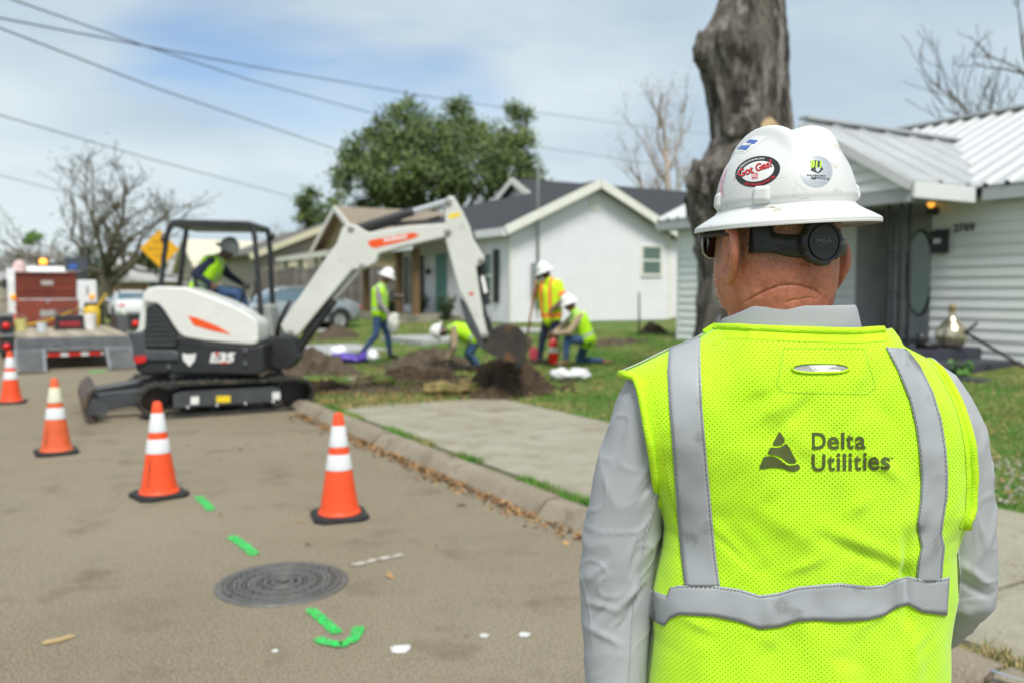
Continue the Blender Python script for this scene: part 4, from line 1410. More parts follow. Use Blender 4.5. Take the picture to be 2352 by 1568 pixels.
tsticker('white_sticker', [(1668, 1145), (1715, 1143), (1715, 1188), (1668, 1190)], M_wst, ex)
b = MB().box(-.55, .5, -.56, .56, .2, .42)
b.v = [tuple(fT(*p)) for p in b.v]
wpart('carbody', b, M_exb, ex, bevel=.03)
Mx = Matrix.Translation(fT(0, 0, .40))
wpart('slew_ring', MB().lathe([(.42, 0), (.42, .12)], 28, M=Mx), M_exg, ex, smooth_angle=35)
# dozer blade and its arms at the rear of the tracks
bl = []
for k in range(9):
    a = -1.0 + 2.0 * k / 8
    bl.append((-1.64 + .11 * (a * a), .20 + .20 * a))
pl2 = bl + [(x + .045, z) for x, z in reversed(bl)]
b = MB().prism(pl2, lambda x, z: fT(x, -.87, z), lambda x, z: fT(x, .87, z))
wpart('dozer_blade', b, M_rust, ex, smooth_angle=50)
for sgn in (-1, 1):
    b = MB().prism([(-1.6, .07), (-1.6, .30), (-.5, .36), (-.5, .2)], lambda x, z: fT(x, sgn * .50, z), lambda x, z: fT(x, sgn * .40, z))
    wpart('blade_arm', b, M_exg, ex, bevel=.01)
    b = MB().prism([(-1.60, .1), (-1.60, .36), (-1.38, .2), (-1.38, .1)], lambda x, z: fT(x, sgn * .84, z), lambda x, z: fT(x, sgn * .80, z))
    wpart('blade_gusset', b, M_exg, ex)
b = MB().tube([fT(-1.45, 0, .3), fT(-.6, 0, .42)], .05, 10)
wpart('blade_cylinder', b, M_exg, ex, smooth_angle=40)
# --- slewing upper structure
YN, YF = -.70, .72
hood = polyA([(868, 585), (878, 540), (905, 512), (960, 500), (1130, 508), (1200, 530), (1300, 566), (1400, 607), (1480, 648), (1545, 688), (1572, 712), (1580, 745), (1582, 835), (1565, 852), (1530, 856), (1400, 848), (1250, 833), (1130, 812), (1098, 792), (1060, 740), (1000, 645), (965, 607), (900, 600)], YN)
uprism('engine_hood', hood, YN, -.12, M_exw, bevel=.06, bseg=4)
low = polyA([(806, 800), (830, 778), (880, 770), (890, 620), (960, 610), (1000, 650), (1100, 800), (1300, 842), (1540, 860), (1612, 850), (1618, 1028), (1560, 1042), (870, 1038), (828, 1015), (815, 930)], YN + .02)
uprism('lower_housing', low, YN + .02, YF, M_exb, bevel=.04, bseg=3)
tail = polyA([(870, 600), (880, 560), (960, 520), (1130, 530), (1150, 800), (1100, 880), (880, 900), (820, 890), (808, 800), (850, 770)], YN)
uprism('tail_housing', [(x - .06, z) for x, z in tail], -.6, .72, M_exw, bevel=.10, bseg=4)
cw = polyA([(800, 800), (828, 776), (890, 775), (900, 880), (1060, 885), (1100, 905), (1100, 960), (812, 960)], YN)
uprism('counterweight', cw, YN - .012, .74, M_exg, bevel=.05, bseg=3)
gr = polyA([(908, 618), (958, 618), (985, 650), (1080, 800), (1090, 832), (1062, 876), (893, 876), (886, 770)], YN - .015)
grille = uprism('grille', gr, YN - .02, YN + .05, M_exb, bevel=.01)
for k in range(8):
    yy = 640 + k * 30
    xr_ = interp(yy, [(618, 955), (650, 983), (800, 1076), (832, 1086), (876, 1062)])
    xl_ = interp(yy, [(618, 910), (770, 890), (876, 897)])
    q = polyA([(xl_ + 6, yy), (xr_ - 6, yy), (xr_ - 2, yy + 9), (xl_ + 5, yy + 9)], YN - .03)
    uprism('louvre', q, YN - .034, YN - .018, M_exg, grille, bevel=0)
uprism('orange_stripe', polyA([(1150, 680), (1205, 692), (1330, 742), (1420, 796), (1300, 772), (1185, 738)], YN - .004), YN - .0035, YN + .004, M_exo, bevel=0)
uprism('red_reflector', polyA([(820, 925), (896, 922), (892, 960), (850, 970), (826, 966)], YN - .015), YN - .02, YN + .01, M_red, bevel=.004)
for px in ((1030, 935), (1030, 995), (1500, 895), (1500, 975)):
    x, z = ONPLANE(*cA(*px), EO, HU, YN)
    wpart('bolt', MB().lathe([(.035, 0), (.035, .02), (.02, .028)], 10, M=Matrix.Translation(fU(x, YN + .02, z)) @ Matrix.Rotation(HU, 4, 'Z') @ Matrix.Rotation(pi / 2, 4, 'X')), M_exg, ex)
# emblem: a pricked-eared wildcat face, and the model lettering
cat = [(1120, 905), (1140, 915), (1160, 912), (1182, 914), (1200, 903), (1196, 930), (1190, 955), (1175, 970), (1165, 985), (1155, 985), (1145, 968), (1126, 955), (1118, 930)]
uprism('cat_face_emblem', polyA(cat, YN + .014), YN + .012, YN + .03, M_wst, bevel=0)
for ce in ((1143, 938), (1172, 938)):
    uprism('cat_face_eye', polyA([(ce[0] - 6, ce[1]), (ce[0], ce[1] - 4), (ce[0] + 6, ce[1] + 2), (ce[0], ce[1] + 3)], YN + .01), YN + .009, YN + .03, M_exb, bevel=0)
def uletters(name, txt, x0, x1, y0, y1, yp, M, crop=cA, bold=.02, shear=.2, slope=0.0):
    vs, fs = fit_text(txt, 0, 1, 0, 1, bold=bold, shear=shear)
    out = []
    for a, c in vs:
        px = x0 + (x1 - x0) * a
        py = y1 + (y0 - y1) * c + slope * (px - x0)
        q = ONPLANE(*crop(px, py), EO, HU, yp)
        out.append(fU(q[0], yp, q[1]))
    wpart(name, MB().add(out, fs), M, ex, recalc=False)
uletters('model_lettering', 'E35', 1283, 1440, 902, 965, YN + .012, M_wst, bold=.05)
uprism('red_accent', polyA([(1322, 900), (1342, 900), (1336, 918), (1318, 918)], YN + .011), YN + .0105, YN + .02, M_red, bevel=0)
uprism('red_accent', polyA([(1345, 962), (1400, 962), (1398, 970), (1343, 970)], YN + .011), YN + .0105, YN + .02, M_red, bevel=0)
# floor, seat, controls
b = MB().box(-.3, .78, -.15, .72, .86, .94); b.v = [tuple(fU(*p)) for p in b.v]
wpart('cab_floor', b, M_exg, ex)
st_ = MB().box(-.25, .22, .02, .52, 1.16, 1.3); st_.v = [tuple(fU(*p)) for p in st_.v]
wpart('seat', st_, M_exb, ex, bevel=.05)
st_ = MB().box(-.33, -.2, .05, .5, 1.25, 1.75); st_.v = [tuple(fU(*p)) for p in st_.v]
wpart('seat_back', st_, M_exb, ex, bevel=.05)
uprism('side_console', polyA([(1180, 505), (1380, 525), (1400, 570), (1560, 690), (1530, 560), (1490, 540), (1480, 700), (1200, 620)], -.1)[:0] or [(-.3, .95), (.25, .95), (.3, 1.38), (.1, 1.45), (-.35, 1.45)], -.12, .02, M_seat, bevel=.03)
uprism('front_console', [(.55, .9), (.78, .9), (.72, 1.32), (.60, 1.36), (.5, 1.2)], -.12, .35, M_seat, bevel=.03)
for yy in (.0, .55):
    wpart('control_lever', MB().tube([fU(.3, yy, 1.35), fU(.38, yy, 1.55), fU(.38, yy, 1.64)], [.015, .015, .03], 8), M_exb, ex, smooth=True)
# canopy: four posts and a roof
def post(pts, yy, r=.035, top=None):
    q = [ONPLANE(*cA(*p), EO, HU, yy) for p in pts]
    wpart('canopy_post', MB().tube([fU(x, yy, z) for x, z in q], r, 8), M_exb, ex, smooth=True)
    return q
YC0, YC1 = -.2, .74
post([(975, 520), (990, 470), (1003, 330), (1022, 190), (1045, 128), (1080, 112)], YC0)
post([(1600, 855), (1592, 600), (1578, 400), (1560, 200), (1545, 140), (1515, 118)], YC0)
q0 = [ONPLANE(*cA(*p), EO, HU, YC0) for p in [(975, 520), (1003, 330), (1045, 128)]]
post([(1100, 500), (1110, 400), (1128, 250), (1140, 160), (1160, 125)], YC1, .038)
post([(1672, 760), (1668, 600), (1656, 300), (1645, 180), (1625, 140)], YC1, .038)
r0 = ONPLANE(*cA(1045, 112), EO, HU, YC0)
r1 = ONPLANE(*cA(1545, 118), EO, HU, YC0)
b = MB().prism([(r0[0], r0[1] - .05), (r1[0], r1[1] - .05), (r1[0] + .02, r1[1] + .0), (r1[0] - .03, r1[1] + .035), (r0[0] + .06, r0[1] + .045), (r0[0] - .01, r0[1])], lambda x, z: fU(x, YC0 - .06, z), lambda x, z: fU(x, YC1 + .06, z))
wpart('canopy_roof', b, M_exb, ex, bevel=.02)
wpart('work_lamp', MB().lathe([(.001, 0), (.05, .01), (.06, .06), (.045, .09), (.001, .09)], 12, M=Matrix.Translation(fU(r1[0] - .02, YC1, r1[1] - .1)) @ Matrix.Rotation(pi / 2, 4, 'Y')), M_exb, ex, smooth_angle=40)
wpart('rear_lamp', MB().lathe([(.001, 0), (.05, .01), (.06, .05), (.001, .06)], 12, M=Matrix.Translation(fU(r0[0] - .06, YC0, r0[1] - .2)) @ Matrix.Rotation(-pi / 2, 4, 'Y')), M_exb, ex, smooth_angle=40)
# boom, stick, cylinders, bucket
YB = -.05
uprism('swing_post', polyA([(1600, 850), (1700, 800), (1800, 800), (1830, 860), (1850, 930), (1790, 1000), (1700, 1005), (1620, 960)], YB), YB - .14, YB + .2, M_exb, bevel=.03)
uprism('swing_bracket', polyA([(1560, 880), (1680, 860), (1690, 990), (1560, 1010)], YB), YB - .22, YB + .3, M_exg, bevel=.03)
M_exw2 = pm('greyish_white_boom_paint', (.60, .61, .57), rough=.42, var=.05, scale=3, coat=.2, wear=((.48, .46, .4), 5, .62))  # greyer version of the machine white for boom and stick
boom = uprism('boom', polyB([(150, 838), (172, 878), (222, 906), (262, 884), (560, 522), (622, 518), (696, 482), (710, 432), (850, 392), (1085, 338), (1104, 300), (1085, 258), (860, 276), (650, 310), (585, 270), (540, 258), (502, 285), (472, 370), (430, 425)], YB), YB - .12, YB + .12, M_exw2, bevel=.02)
uprism('boom_decal', polyB([(640, 362), (662, 350), (900, 308), (942, 320), (905, 342), (682, 398), (652, 385)], YB - .12), YB - .1225, YB - .10, M_exo, parent=ex, bevel=0)
uletters('boom_lettering', 'bobcat', 735, 868, 336, 362, YB - .1245, M_wst, crop=cB, bold=.04, shear=.1, slope=-.17)
stick = uprism('stick', polyB([(1084, 125), (1108, 100), (1138, 104), (1182, 180), (1226, 270), (1250, 350), (1310, 440), (1316, 470), (1300, 492), (1264, 506), (1285, 640), (1305, 780), (1335, 905), (1318, 925), (1298, 915), (1215, 735), (1165, 640), (1084, 335), (1086, 200)], YB), YB - .10, YB + .10, M_exw2, bevel=.025)
uprism('yellow_warning_label', polyB([(1105, 205), (1172, 190), (1176, 212), (1108, 232)], YB - .1), YB - .1025, YB - .08, M_yel, bevel=0)
uprism('red_cross_label', polyB([(1222, 652), (1248, 650), (1250, 664), (1224, 668)], YB - .1), YB - .1025, YB - .08, M_red, bevel=0)
def cyl(name, p0, p1, r, M, yy=YB, crop=cB):
    a = ONPLANE(*crop(*p0), EO, HU, yy); c = ONPLANE(*crop(*p1), EO, HU, yy)
    return wpart(name, MB().tube([fU(a[0], yy, a[1]), fU(c[0], yy, c[1])], r, 12), M, ex, smooth_angle=40)
cyl('stick_cylinder', (585, 285), (905, 186), .058, M_exb)
cyl('stick_cylinder_rod', (900, 187), (1100, 128), .04, M_chrome)
cyl('boom_cylinder', (235, 985), (445, 690), .065, M_exb)
cyl('boom_cylinder_rod', (440, 697), (615, 500), .04, M_chrome)
cyl('bucket_cylinder', (1290, 470), (1325, 720), .05, M_exb)
cyl('bucket_cylinder_rod', (1322, 700), (1345, 830), .03, M_chrome)
uprism('cylinder_guard_label', polyB([(1290, 560), (1310, 555), (1330, 650), (1310, 658)], YB - .055), YB - .06, YB - .05, M_wst, bevel=0)
for p in ((1105, 128), (1100, 300), (545, 285), (200, 880), (610, 500), (1295, 468), (1318, 895)):
    x, z = ONPLANE(*cB(*p), EO, HU, YB - .13)
    wpart('pivot_pin', MB().lathe([(.045, -.01), (.045, .03), (.03, .04), (.001, .04)], 12, M=Matrix.Translation(fU(x, YB - .10, z)) @ Matrix.Rotation(HU, 4, 'Z') @ Matrix.Rotation(pi / 2, 4, 'X')), M_pin, ex, smooth_angle=40)
def hose(pts, yy, r=.016):
    q = [ONPLANE(*cB(*p), EO, HU, yy) for p in pts]
    wpart('hose', MB().tube([fU(x, yy, z) for x, z in q], r, 6), M_hose, ex, smooth=True)
hose([(120, 900), (135, 820), (175, 740), (200, 700)], YB - .1, .03)
hose([(640, 300), (760, 262), (880, 250), (960, 246), (1060, 220)], YB + .02, .03)
hose([(800, 268), (825, 245), (850, 262)], YB + .02, .03)
hose([(1240, 300), (1262, 380), (1300, 430)], YB, .03)
hose([(1270, 510), (1275, 600), (1310, 700), (1320, 780)], YB + .05, .03)
uprism('thumb', polyB([(1165, 680), (1190, 690), (1295, 880), (1358, 950), (1330, 990), (1288, 965), (1215, 850)], YB), YB - .09, YB + .09, M_exg, bevel=.015)
uprism('coupler_link', polyB([(1300, 760), (1340, 790), (1360, 860), (1345, 925), (1310, 930), (1325, 850)], YB), YB - .07, YB + .07, M_exb, bevel=.015)
# bucket: curved shell with cheeks and teeth
shell = [(1345, 872), (1400, 842), (1455, 832), (1505, 845), (1538, 885), (1548, 940), (1545, 1000), (1525, 1050)]
so = polyB(shell, YB)
cxm = sum(p[0] for p in so) / len(so); czm = sum(p[1] for p in so) / len(so)
si = [(cxm + (x - cxm) * .93, czm + (z - czm) * .93) for x, z in so]
M_buck = pm('worn_bucket_steel', (.05, .042, .036), rough=.5, metal=.35, var=.3, scale=5, wear=((.15, .075, .035), 4, .55))
buck = uprism('bucket', so + si[::-1], YB - .30, YB + .30, M_buck, bevel=0)
cheek = polyB(shell + [(1440, 1032), (1350, 1000), (1300, 965)], YB)
for yy in (-.30, .28):
    uprism('bucket_cheek', cheek, YB + yy, YB + yy + .02, M_buck, bevel=0)
uprism('bucket_mount', polyB([(1300, 900), (1345, 862), (1420, 835), (1440, 860), (1380, 960), (1320, 975)], YB), YB - .1, YB + .1, M_exb, bevel=.01)
for k in range(5):
    yy = YB - .26 + k * .13
    uprism('bucket_tooth', polyB([(1532, 1035), (1520, 1052), (1490, 1075)], YB), yy - .03, yy + .03, M_exg, bevel=0)

# ------------------------------------------------------------------ soil heaps, trench, sod
def heap(name, label, s, t, r, h, M, seed, rz=0, cat='soil heap', amp=.5, ctr=None, flat=1.0, z=None):
    p = ctr if ctr is not None else ST(s, t)
    s_, t_ = toST(p.x, p.y)
    z0 = lawn_z(s_, t_) - .03 if z is None else z
    rows = []
    n_ = 84
    for i in range(30):
        f = 1 - i / 29
        row = []
        for k in range(n_):
            a = 2 * pi * k / n_
            e = 1 + amp * noise.noise(Vector((cos(a) * 1.3, sin(a) * 1.3, seed))) + .12 * noise.noise(Vector((cos(a) * 4, sin(a) * 4, seed)))
            x, y = r[0] * f * e * cos(a), r[1] * f * e * sin(a)
            zz = h * (.5 + .5 * cos(pi * f)) ** .8 * (1 + .35 * noise.noise(Vector((x * 1.8, y * 1.8, seed + 3))))
            zz += h * .16 * noise.noise(Vector((x * 3.5, y * 3.5, seed))) * (1 - f) ** .4 + (.075 * noise.noise(Vector((x * 9, y * 9, seed))) + .055 * abs(noise.noise(Vector((x * 19, y * 19, seed)))) + .03 * noise.noise(Vector((x * 38, y * 38, seed)))) * min(1, 4 * (1 - f))
            xx = x * cos(rz) - y * sin(rz)
            yy = x * sin(rz) + y * cos(rz)
            row.append(Vector((xx, yy, max(zz, -.06) - .02)))
        rows.append(row)
    b = MB().grid(rows, closed=True)
    b.add(rows[-1], [tuple(range(n_))])
    o = obj(name, b, M, smooth=True)
    o.location = (p.x, p.y, z0)
    return tag(o, label, cat)
heap('soil_heap', 'big dark damp soil heap under the digger bucket', 0, 0, (.80, .75), .58, M_soil, 1, ctr=G(1175, 895, .15) + Vector((.02, .35, 0)))
heap('soil_heap', 'low dark spill of soil at the pavement edge', 0, 0, (.55, .35), .16, M_soil, 2, ctr=G(1140, 908, .12))
heap('soil_heap', 'dry brown soil heap behind the trench and the bent worker', 0, 0, (1.1, .9), .36, M_soil2, 3, ctr=G(985, 838, .2) + Vector((.0, .5, 0)))
heap('soil_heap', 'dry brown soil heap beside the front end of the digger tracks', 0, 0, (.9, .75), .46, M_soil2, 4, ctr=G(700, 862, .1) + Vector((0, .35, 0)))
heap('soil_heap', 'low dark soil ridge at the kerb in front of the tracks', 0, 0, (.6, .3), .16, M_soil, 5, ctr=G(750, 893, .1))
heap('soil_heap', 'small brown soil mound near the silver car', 0, 0, (.9, .7), .35, M_soil2, 6, ctr=G(785, 775, .2))
heap('soil_heap', 'dark soil bank lining the far edge of the trench', 0, 0, (1.15, .28), .22, M_soil, 7, ctr=G(950, 872, .13) + Vector((.05, .28, 0)), rz=.06)
heap('soil_heap', 'thin brown dirt spread along the kneeling workers side', 0, 0, (1.2, .5), .07, M_soil2, 8, ctr=G(1215, 838, .22) + Vector((.0, .5, 0)))
heap('soil_heap', 'low brown dirt patch around the broken path', 0, 0, (1.5, .55), .06, M_soil2, 9, ctr=G(880, 900, .1) + Vector((0, .2, 0)))
rnd = random.Random(21)
cl_ = MB()
for (cu, cv, cr_, n_) in ((1175, 895, 1.0, 70), (985, 838, 1.3, 60), (700, 865, 1.0, 40), (950, 880, 1.3, 60)):
    c_ = G(cu, cv, .12)
    for k in range(n_):
        a, q_ = rnd.uniform(0, 2 * pi), cr_ * rnd.uniform(.35, 1.1)
        x, y = c_.x + q_ * cos(a), c_.y + .2 + q_ * sin(a) * .7
        s_, t_ = toST(x, y)
        if t_ < 3.4:
            continue
        r = rnd.uniform(.015, .055)
        cl_.ball((x, y, lawn_z(s_, t_) + r * .3), (r, r * rnd.uniform(.6, 1.1), r * rnd.uniform(.5, .9)), 6, 4)
tag(obj('soil_clods', cl_, M_soil2), 'loose clods of earth strewn around the diggings', 'soil', kind='stuff')
# trench floor: sunk dark strip with ragged sides
tc_ = G(950, 878, .1)
tr_ = MB()
for i, (xx, yy) in enumerate(((0, 0),)):
    poly = []
    for k in range(36):
        a = 2 * pi * k / 36
        e = 1 + .16 * noise.noise(Vector((cos(a) * 2, sin(a) * 2, 5)))
        poly.append((tc_.x + .1 + 1.15 * e * cos(a), tc_.y + .06 + .30 * e * sin(a)))
    tr_.prism(poly, lambda x, y: Vector((x, y, .06)), lambda x, y: Vector((x, y, .112)))
o = struct('trench_floor', tr_, M_soil)
M_straw = ground_mat('dry_straw_sod', [(.30, .22, .09), (.16, .12, .05), (.12, .13, .035)], [(7, .42, .6), (3, .5, .7)], bump=1, bscale=30)
def sod(label, u, v, r, seed, M=None):
    p = G(u, v, .12)
    b = lump('sod_clump', u, v, 1, (1, 1, 1), M_straw, seed, amp=.3)
    c = P(u, v, 1)
    b.v = [tuple((Vector(q) - c)[i] * r[i] for i in range(3)) for q in b.v]
    o = obj('sod_clump', b, [M or M_straw], smooth=True)
    o.location = (p.x, p.y, .12 + r[2] * .55)
    tag(o, label, 'sod', 'cut clumps of sod')
sod('long straw coloured sod clump in front of the trench', 1015, 902, (.30, .16, .10), 1)
sod('straw coloured sod clump against the dark soil heap', 1080, 900, (.20, .15, .10), 2)
sod('small straw sod clump behind the long one', 1090, 880, (.28, .15, .06), 3)
sod('grassy sod clump at the left end of the trench', 880, 880, (.16, .14, .08), 4, M_lawn)
sod('green sod lump at the front end of the tracks', 745, 880, (.35, .2, .07), 5, M_lawn)
heap('root_ball', 'dark tangled root clump at the corner of the grey house', 0, 0, (.42, .35), .30, M_soil, 12, ctr=G(1500, 775, .42), cat='root clump')
heap('rubble', 'low grey rubble and turned soil beside the root clump', 0, 0, (1.0, .5), .10, M_soil2, 13, ctr=G(1440, 790, .4), cat='rubble')
# ------------------------------------------------------------------ trailer, service truck, cars, sign
def xp(name, poly, x0, x1, M, parent, bevel=0, **k):      # poly in (y, z), extruded along x
    return obj(name, MB().prism(poly, lambda y, z: Vector((x0, y, z)), lambda y, z: Vector((x1, y, z))), M, parent, bevel=bevel, **k)
def bxp(name, x0, x1, y0, y1, z0, z1, M, parent, bevel=0):
    return obj(name, MB().box(x0, x1, y0, y1, z0, z1), M, parent, bevel=bevel)
def wheel(parent, x, y, r, w, side, axis='x', M_tyre=M_rub, M_rim=None):
    """wheel with axle along local x (side = outward sign)"""
    M_rim = M_rim or M_steel
    Mx = Matrix.Translation((x, y, r)) @ Matrix.Rotation(side * pi / 2, 4, 'Y')
    wo = obj('wheel', MB().lathe([(r * .62, -w / 2), (r * .93, -w / 2), (r, -w * .35), (r, w * .35), (r * .93, w / 2), (r * .62, w / 2), (r * .6, w * .3)], 26, M=Mx, cap=False), M_tyre, parent, smooth_angle=40)
    rb = MB().lathe([(r * .62, w * .30), (r * .6, w * .36), (r * .5, w * .28), (r * .2, w * .2), (r * .16, w * .3), (.001, w * .3)], 26, M=Mx)
    obj('rim', rb, M_rim, wo, smooth_angle=40)
    return wo
M_deckA = pm('weathered_deck_plank', (.30, .255, .185), rough=.9, var=.25, scale=5)
M_deckB = pm('pale_deck_plank', (.38, .33, .25), rough=.9, var=.2, scale=5)
M_ramp = pm('grey_ramp_steel', (.25, .26, .27), rough=.55, metal=.3, var=.2, scale=6)
M_trl = pm('black_trailer_steel', (.03, .031, .033), rough=.6, var=.25)
tl = thing('equipment_trailer', 'flatbed equipment trailer with its two rear ramps lowered to the street', 'trailer', ST(19.3, 1.0), HROT)
W2 = 1.04
pk = [obj('deck_plank', MB().box(-.1, .1, 0, 6.8, .56, .61), m_, tl) for m_ in (M_deckA, M_deckB)]
for k in range(10):
    o = pk[k] if k < 2 else pk[k % 2].copy()
    if k >= 2:
        C.objects.link(o)
    o.location = (-W2 + .105 + k * .208, 0, random.uniform(-.004, .004))
for sg in (-1, 1):
    bxp('side_rail', sg * (W2 + .02) - .03, sg * (W2 + .02) + .03, 0, 6.9, .42, .66, M_trl, tl)
    f_ = xp('mudguard', [(2.7, .62), (2.8, .86), (3.1, .9), (4.3, .9), (4.6, .86), (4.7, .62)], sg * 1.08, sg * 1.34, M_trl, tl)
    for yy in (3.25, 4.15):
        wheel(tl, sg * 1.2, yy, .33, .2, sg)
    for zz in (.86, .46):
        bx = bxp('lamp_housing', sg * 1.16 - .13, sg * 1.16 + .13, .0, .22, zz - .16, zz + .16, M_trl, tl, .01)
        obj('tail_lamp', MB().lathe([(.001, -.025), (.04, -.025), (.066, -.01), (.066, .02)], 16, M=Matrix.Translation((sg * 1.16, -.01, zz - .02)) @ Matrix.Rotation(-pi / 2, 4, 'X') @ Matrix.Rotation(pi, 4, 'X')), emit('lit_red_tail_lamp', (.7, .015, .012), .05), bx, smooth=True)
        bxp('lamp_bracket', sg * 1.16 - .15, sg * 1.16 + .15, -.03, .25, zz + .17, zz + .22, M_ramp, tl)
    # ramp: frame with cross bars
    rm = xp('ramp', [(-.55, .36), (-1.3, .015), (-1.3, .055), (-.55, .41)], sg * .78 - .26, sg * .78 - .21, M_ramp, tl)
    obj('ramp_side', MB().prism([(-.55, .36), (-1.3, .015), (-1.3, .055), (-.55, .41)], lambda y, z: Vector((sg * .78 + .21, y, z)), lambda y, z: Vector((sg * .78 + .26, y, z))), M_ramp, rm)
    for k in range(9):
        f = (k + .5) / 9
        yy, zz = -.55 - .75 * f, .385 - .348 * f
        bxp('ramp_bar', sg * .78 - .205, sg * .78 + .205, yy - .03, yy + .03, zz - .015, zz + .012, M_ramp, rm)
bxp('rear_crossmember', -1.0, 1.0, -.08, -.0, .42, .585, M_ramp, tl)
xp('beavertail', [(-.082, .56), (-.55, .375), (-.55, .405), (-.082, .60)], -1.02, 1.02, M_ramp, tl)
for k in range(6):
    f = (k + .5) / 6
    bxp('beavertail_bar', -1.0, 1.0, -.10 - .45 * f - .02, -.10 - .45 * f + .02, .60 - .18 * f, .615 - .18 * f, M_ramp, tl)
rb_ = bxp('rear_bumper', -.5, .5, -.50, -.44, .25, .34, M_wst, tl)
for k in range(3):
    bxp('red_reflective_strip', -.48 + k * .36, -.26 + k * .36, -.507, -.501, .255, .335, M_red, rb_)
bxp('drawbar', -.08, .08, 6.9, 10.2, .45, .58, M_trl, tl)
# gang box with raised lid on the trailer
M_redbox = pm('brick_red_enamel', (.235, .05, .028), rough=.5, var=.2, scale=4, wear=((.13, .05, .035), 5, .58))
M_redin = pm('dark_red_enamel', (.15, .028, .012), rough=.5, var=.2, scale=4)
gb = thing('job_box', 'brick red steel job box with its lid raised on the trailer', 'tool box', ST(24.5, .72, .61), HROT)
gb.scale = (1.17, 1.17, 1.17)
bxp('box', -.60, .60, 0, .75, .02, .58, M_redbox, gb, .012)
bxp('foot', -.55, -.4, .05, .7, 0, .02, M_trl, gb)
bxp('foot', .4, .55, .05, .7, 0, .02, M_trl, gb)
ld = bxp('lid', -.60, .60, .66, .76, .60, 1.16, M_redin, gb, .012)
bxp('lid_ridge', -.56, .56, .645, .66, .80, .84, M_redbox, ld)
bxp('lid_ridge', -.60, .60, .62, .76, 1.165, 1.19, M_redbox, ld)
bxp('label_plate', -.15, .17, -.006, .0, .22, .36, pm('grey_plate', (.33, .33, .32), var=.4, scale=30), gb)
bxp('label_plate', -.1, .14, .65, .655, .90, 1.0, pm('grey_plate2', (.40, .39, .36), var=.2), ld)
bxp('latch', -.03, .03, -.012, 0, .52, .6, M_steel, gb)
# other gear on the deck
def gear(name, label, cat, s, t, z, build):
    g_ = thing(name, label, cat, ST(s, t, z), HROT)
    build(g_)
def gen(g_):
    bxp('frame', -.32, .32, -.22, .22, .0, .05, M_trl, g_)
    bxp('engine', -.3, .3, -.2, .2, .05, .34, M_exb, g_, .03)
    bxp('red_panel', -.22, .22, -.21, -.2, .08, .2, pm('dark_red_panel', (.3, .02, .03), var=.2), g_)
    obj('handle', MB().tube([(-.3, 0, .3), (-.28, 0, .45), (.28, 0, .45), (.3, 0, .3)], .02, 6), M_exb, g_)
gear('generator', 'black portable generator with a red panel at the rear of the trailer', 'generator', 22.6, 1.1, .61, gen)
def pail(M, hgt=.36, r=.15):
    def f(g_):
        obj('pail', MB().lathe([(r * .85, 0), (r, hgt), (r * .96, hgt), (r * .82, .02)], 18, cap=False), M, g_, smooth_angle=40)
        obj('handle', MB().tube([(r * cos(a), 0, hgt - .02 + .1 * sin(a)) for a in [pi * k / 8 for k in range(9)]], .006, 5), M_steel, g_)
    return f
gear('pail', 'white plastic pail on the trailer beside the generator', 'pail', 22.5, 1.52, .61, pail(M_wst))
gear('pail', 'small white pail at the rear edge of the trailer deck', 'pail', 21.6, .5, .61, pail(pm('blueish_white_plastic', (.6, .66, .72)), .2, .1))
def drum(g_):
    obj('tank', MB().lathe([(.16, 0), (.2, .05), (.2, .42), (.14, .5), (.05, .52)], 18), pm('yellow_enamel', (.72, .47, .01), rough=.5, var=.2, scale=4), g_, smooth_angle=40)
    obj('engine', MB().box(-.15, .3, .2, .5, 0, .6), M_exb, g_, bevel=.03)
    obj('handle', MB().tube([(.1, .2, .4), (.3, .0, .75), (.32, -.1, .8)], .03, 6), MATS['yellow_enamel'], g_)
gear('compactor', 'yellow tamping machine standing on the trailer right of the red job box', 'compactor', 24.6, 1.72, .61, drum)
gear('pail', 'yellow pail at the left rear of the trailer', 'pail', 22.2, .1, .61, pail(pm('pale_yellow_plastic', (.6, .55, .2)), .28, .13))
wpt = MB().tube([ST(22.6, .1, .7), ST(23.2, .7, .82), ST(24.0, 1.4, 1.08)], .02, 6)
tag(obj('hose', wpt, MATS['yellow_enamel'], smooth=True), 'yellow hose lying across the trailer deck', 'hose')
cone('orange traffic cone standing on the left side of the trailer', 0, 0, M_corange, M_cwhite, .2, pos=ST(24.9, .05, .61))
# service truck
M_tw = pm('white_truck_paint', (.78, .79, .79), rough=.3, var=.03, coat=.4)
tk = thing('service_truck', 'white utility service truck with amber beacon ahead of the trailer', 'truck', ST(30.3, 1.05), HROT)
tk.scale = (1.1, 1.1, 1.1)
for sg in (-1, 1):
    bd = xp('side_compartment', [(0, .55), (0, 1.68), (2.7, 1.68), (2.7, .55), (2.1, .55), (2.0, .9), (1.1, .9), (1.0, .55)], sg * .62, sg * 1.12, M_tw, tk, bevel=.03)
    obj('turn_lamp', MB().lathe([(.001, -.03), (.06, -.025), (.08, 0), (.08, .02)], 14, M=Matrix.Translation((sg * .98, -.01, 1.2)) @ Matrix.Rotation(pi / 2, 4, 'X') @ Matrix.Rotation(pi, 4, 'X')), emit('lit_amber_lamp', (1.0, .36, .02), 2.2 if sg > 0 else .3), bd, smooth=True)
    bxp('door_line', sg * .87 - .02, sg * .87 + .02, -.012, -.002, 1.25, 1.5, M_exg, bd)
    bxp('reflective_strip', sg * .87 - .22, sg * .87 + .22, -.008, -.002, .60, .66, MATS['orange_decal'], bd)
    bxp('mirror', sg * 1.15 - .12, sg * 1.15 + .12, 3.6, 3.7, 1.45, 1.75, M_exb, tk, .02)
    for yy in (1.55, 4.9):
        wheel(tk, sg * .95, yy, .40, .26, sg)
bxp('bed_floor', -.62, .62, 0, 2.7, .6, .7, M_exg, tk)
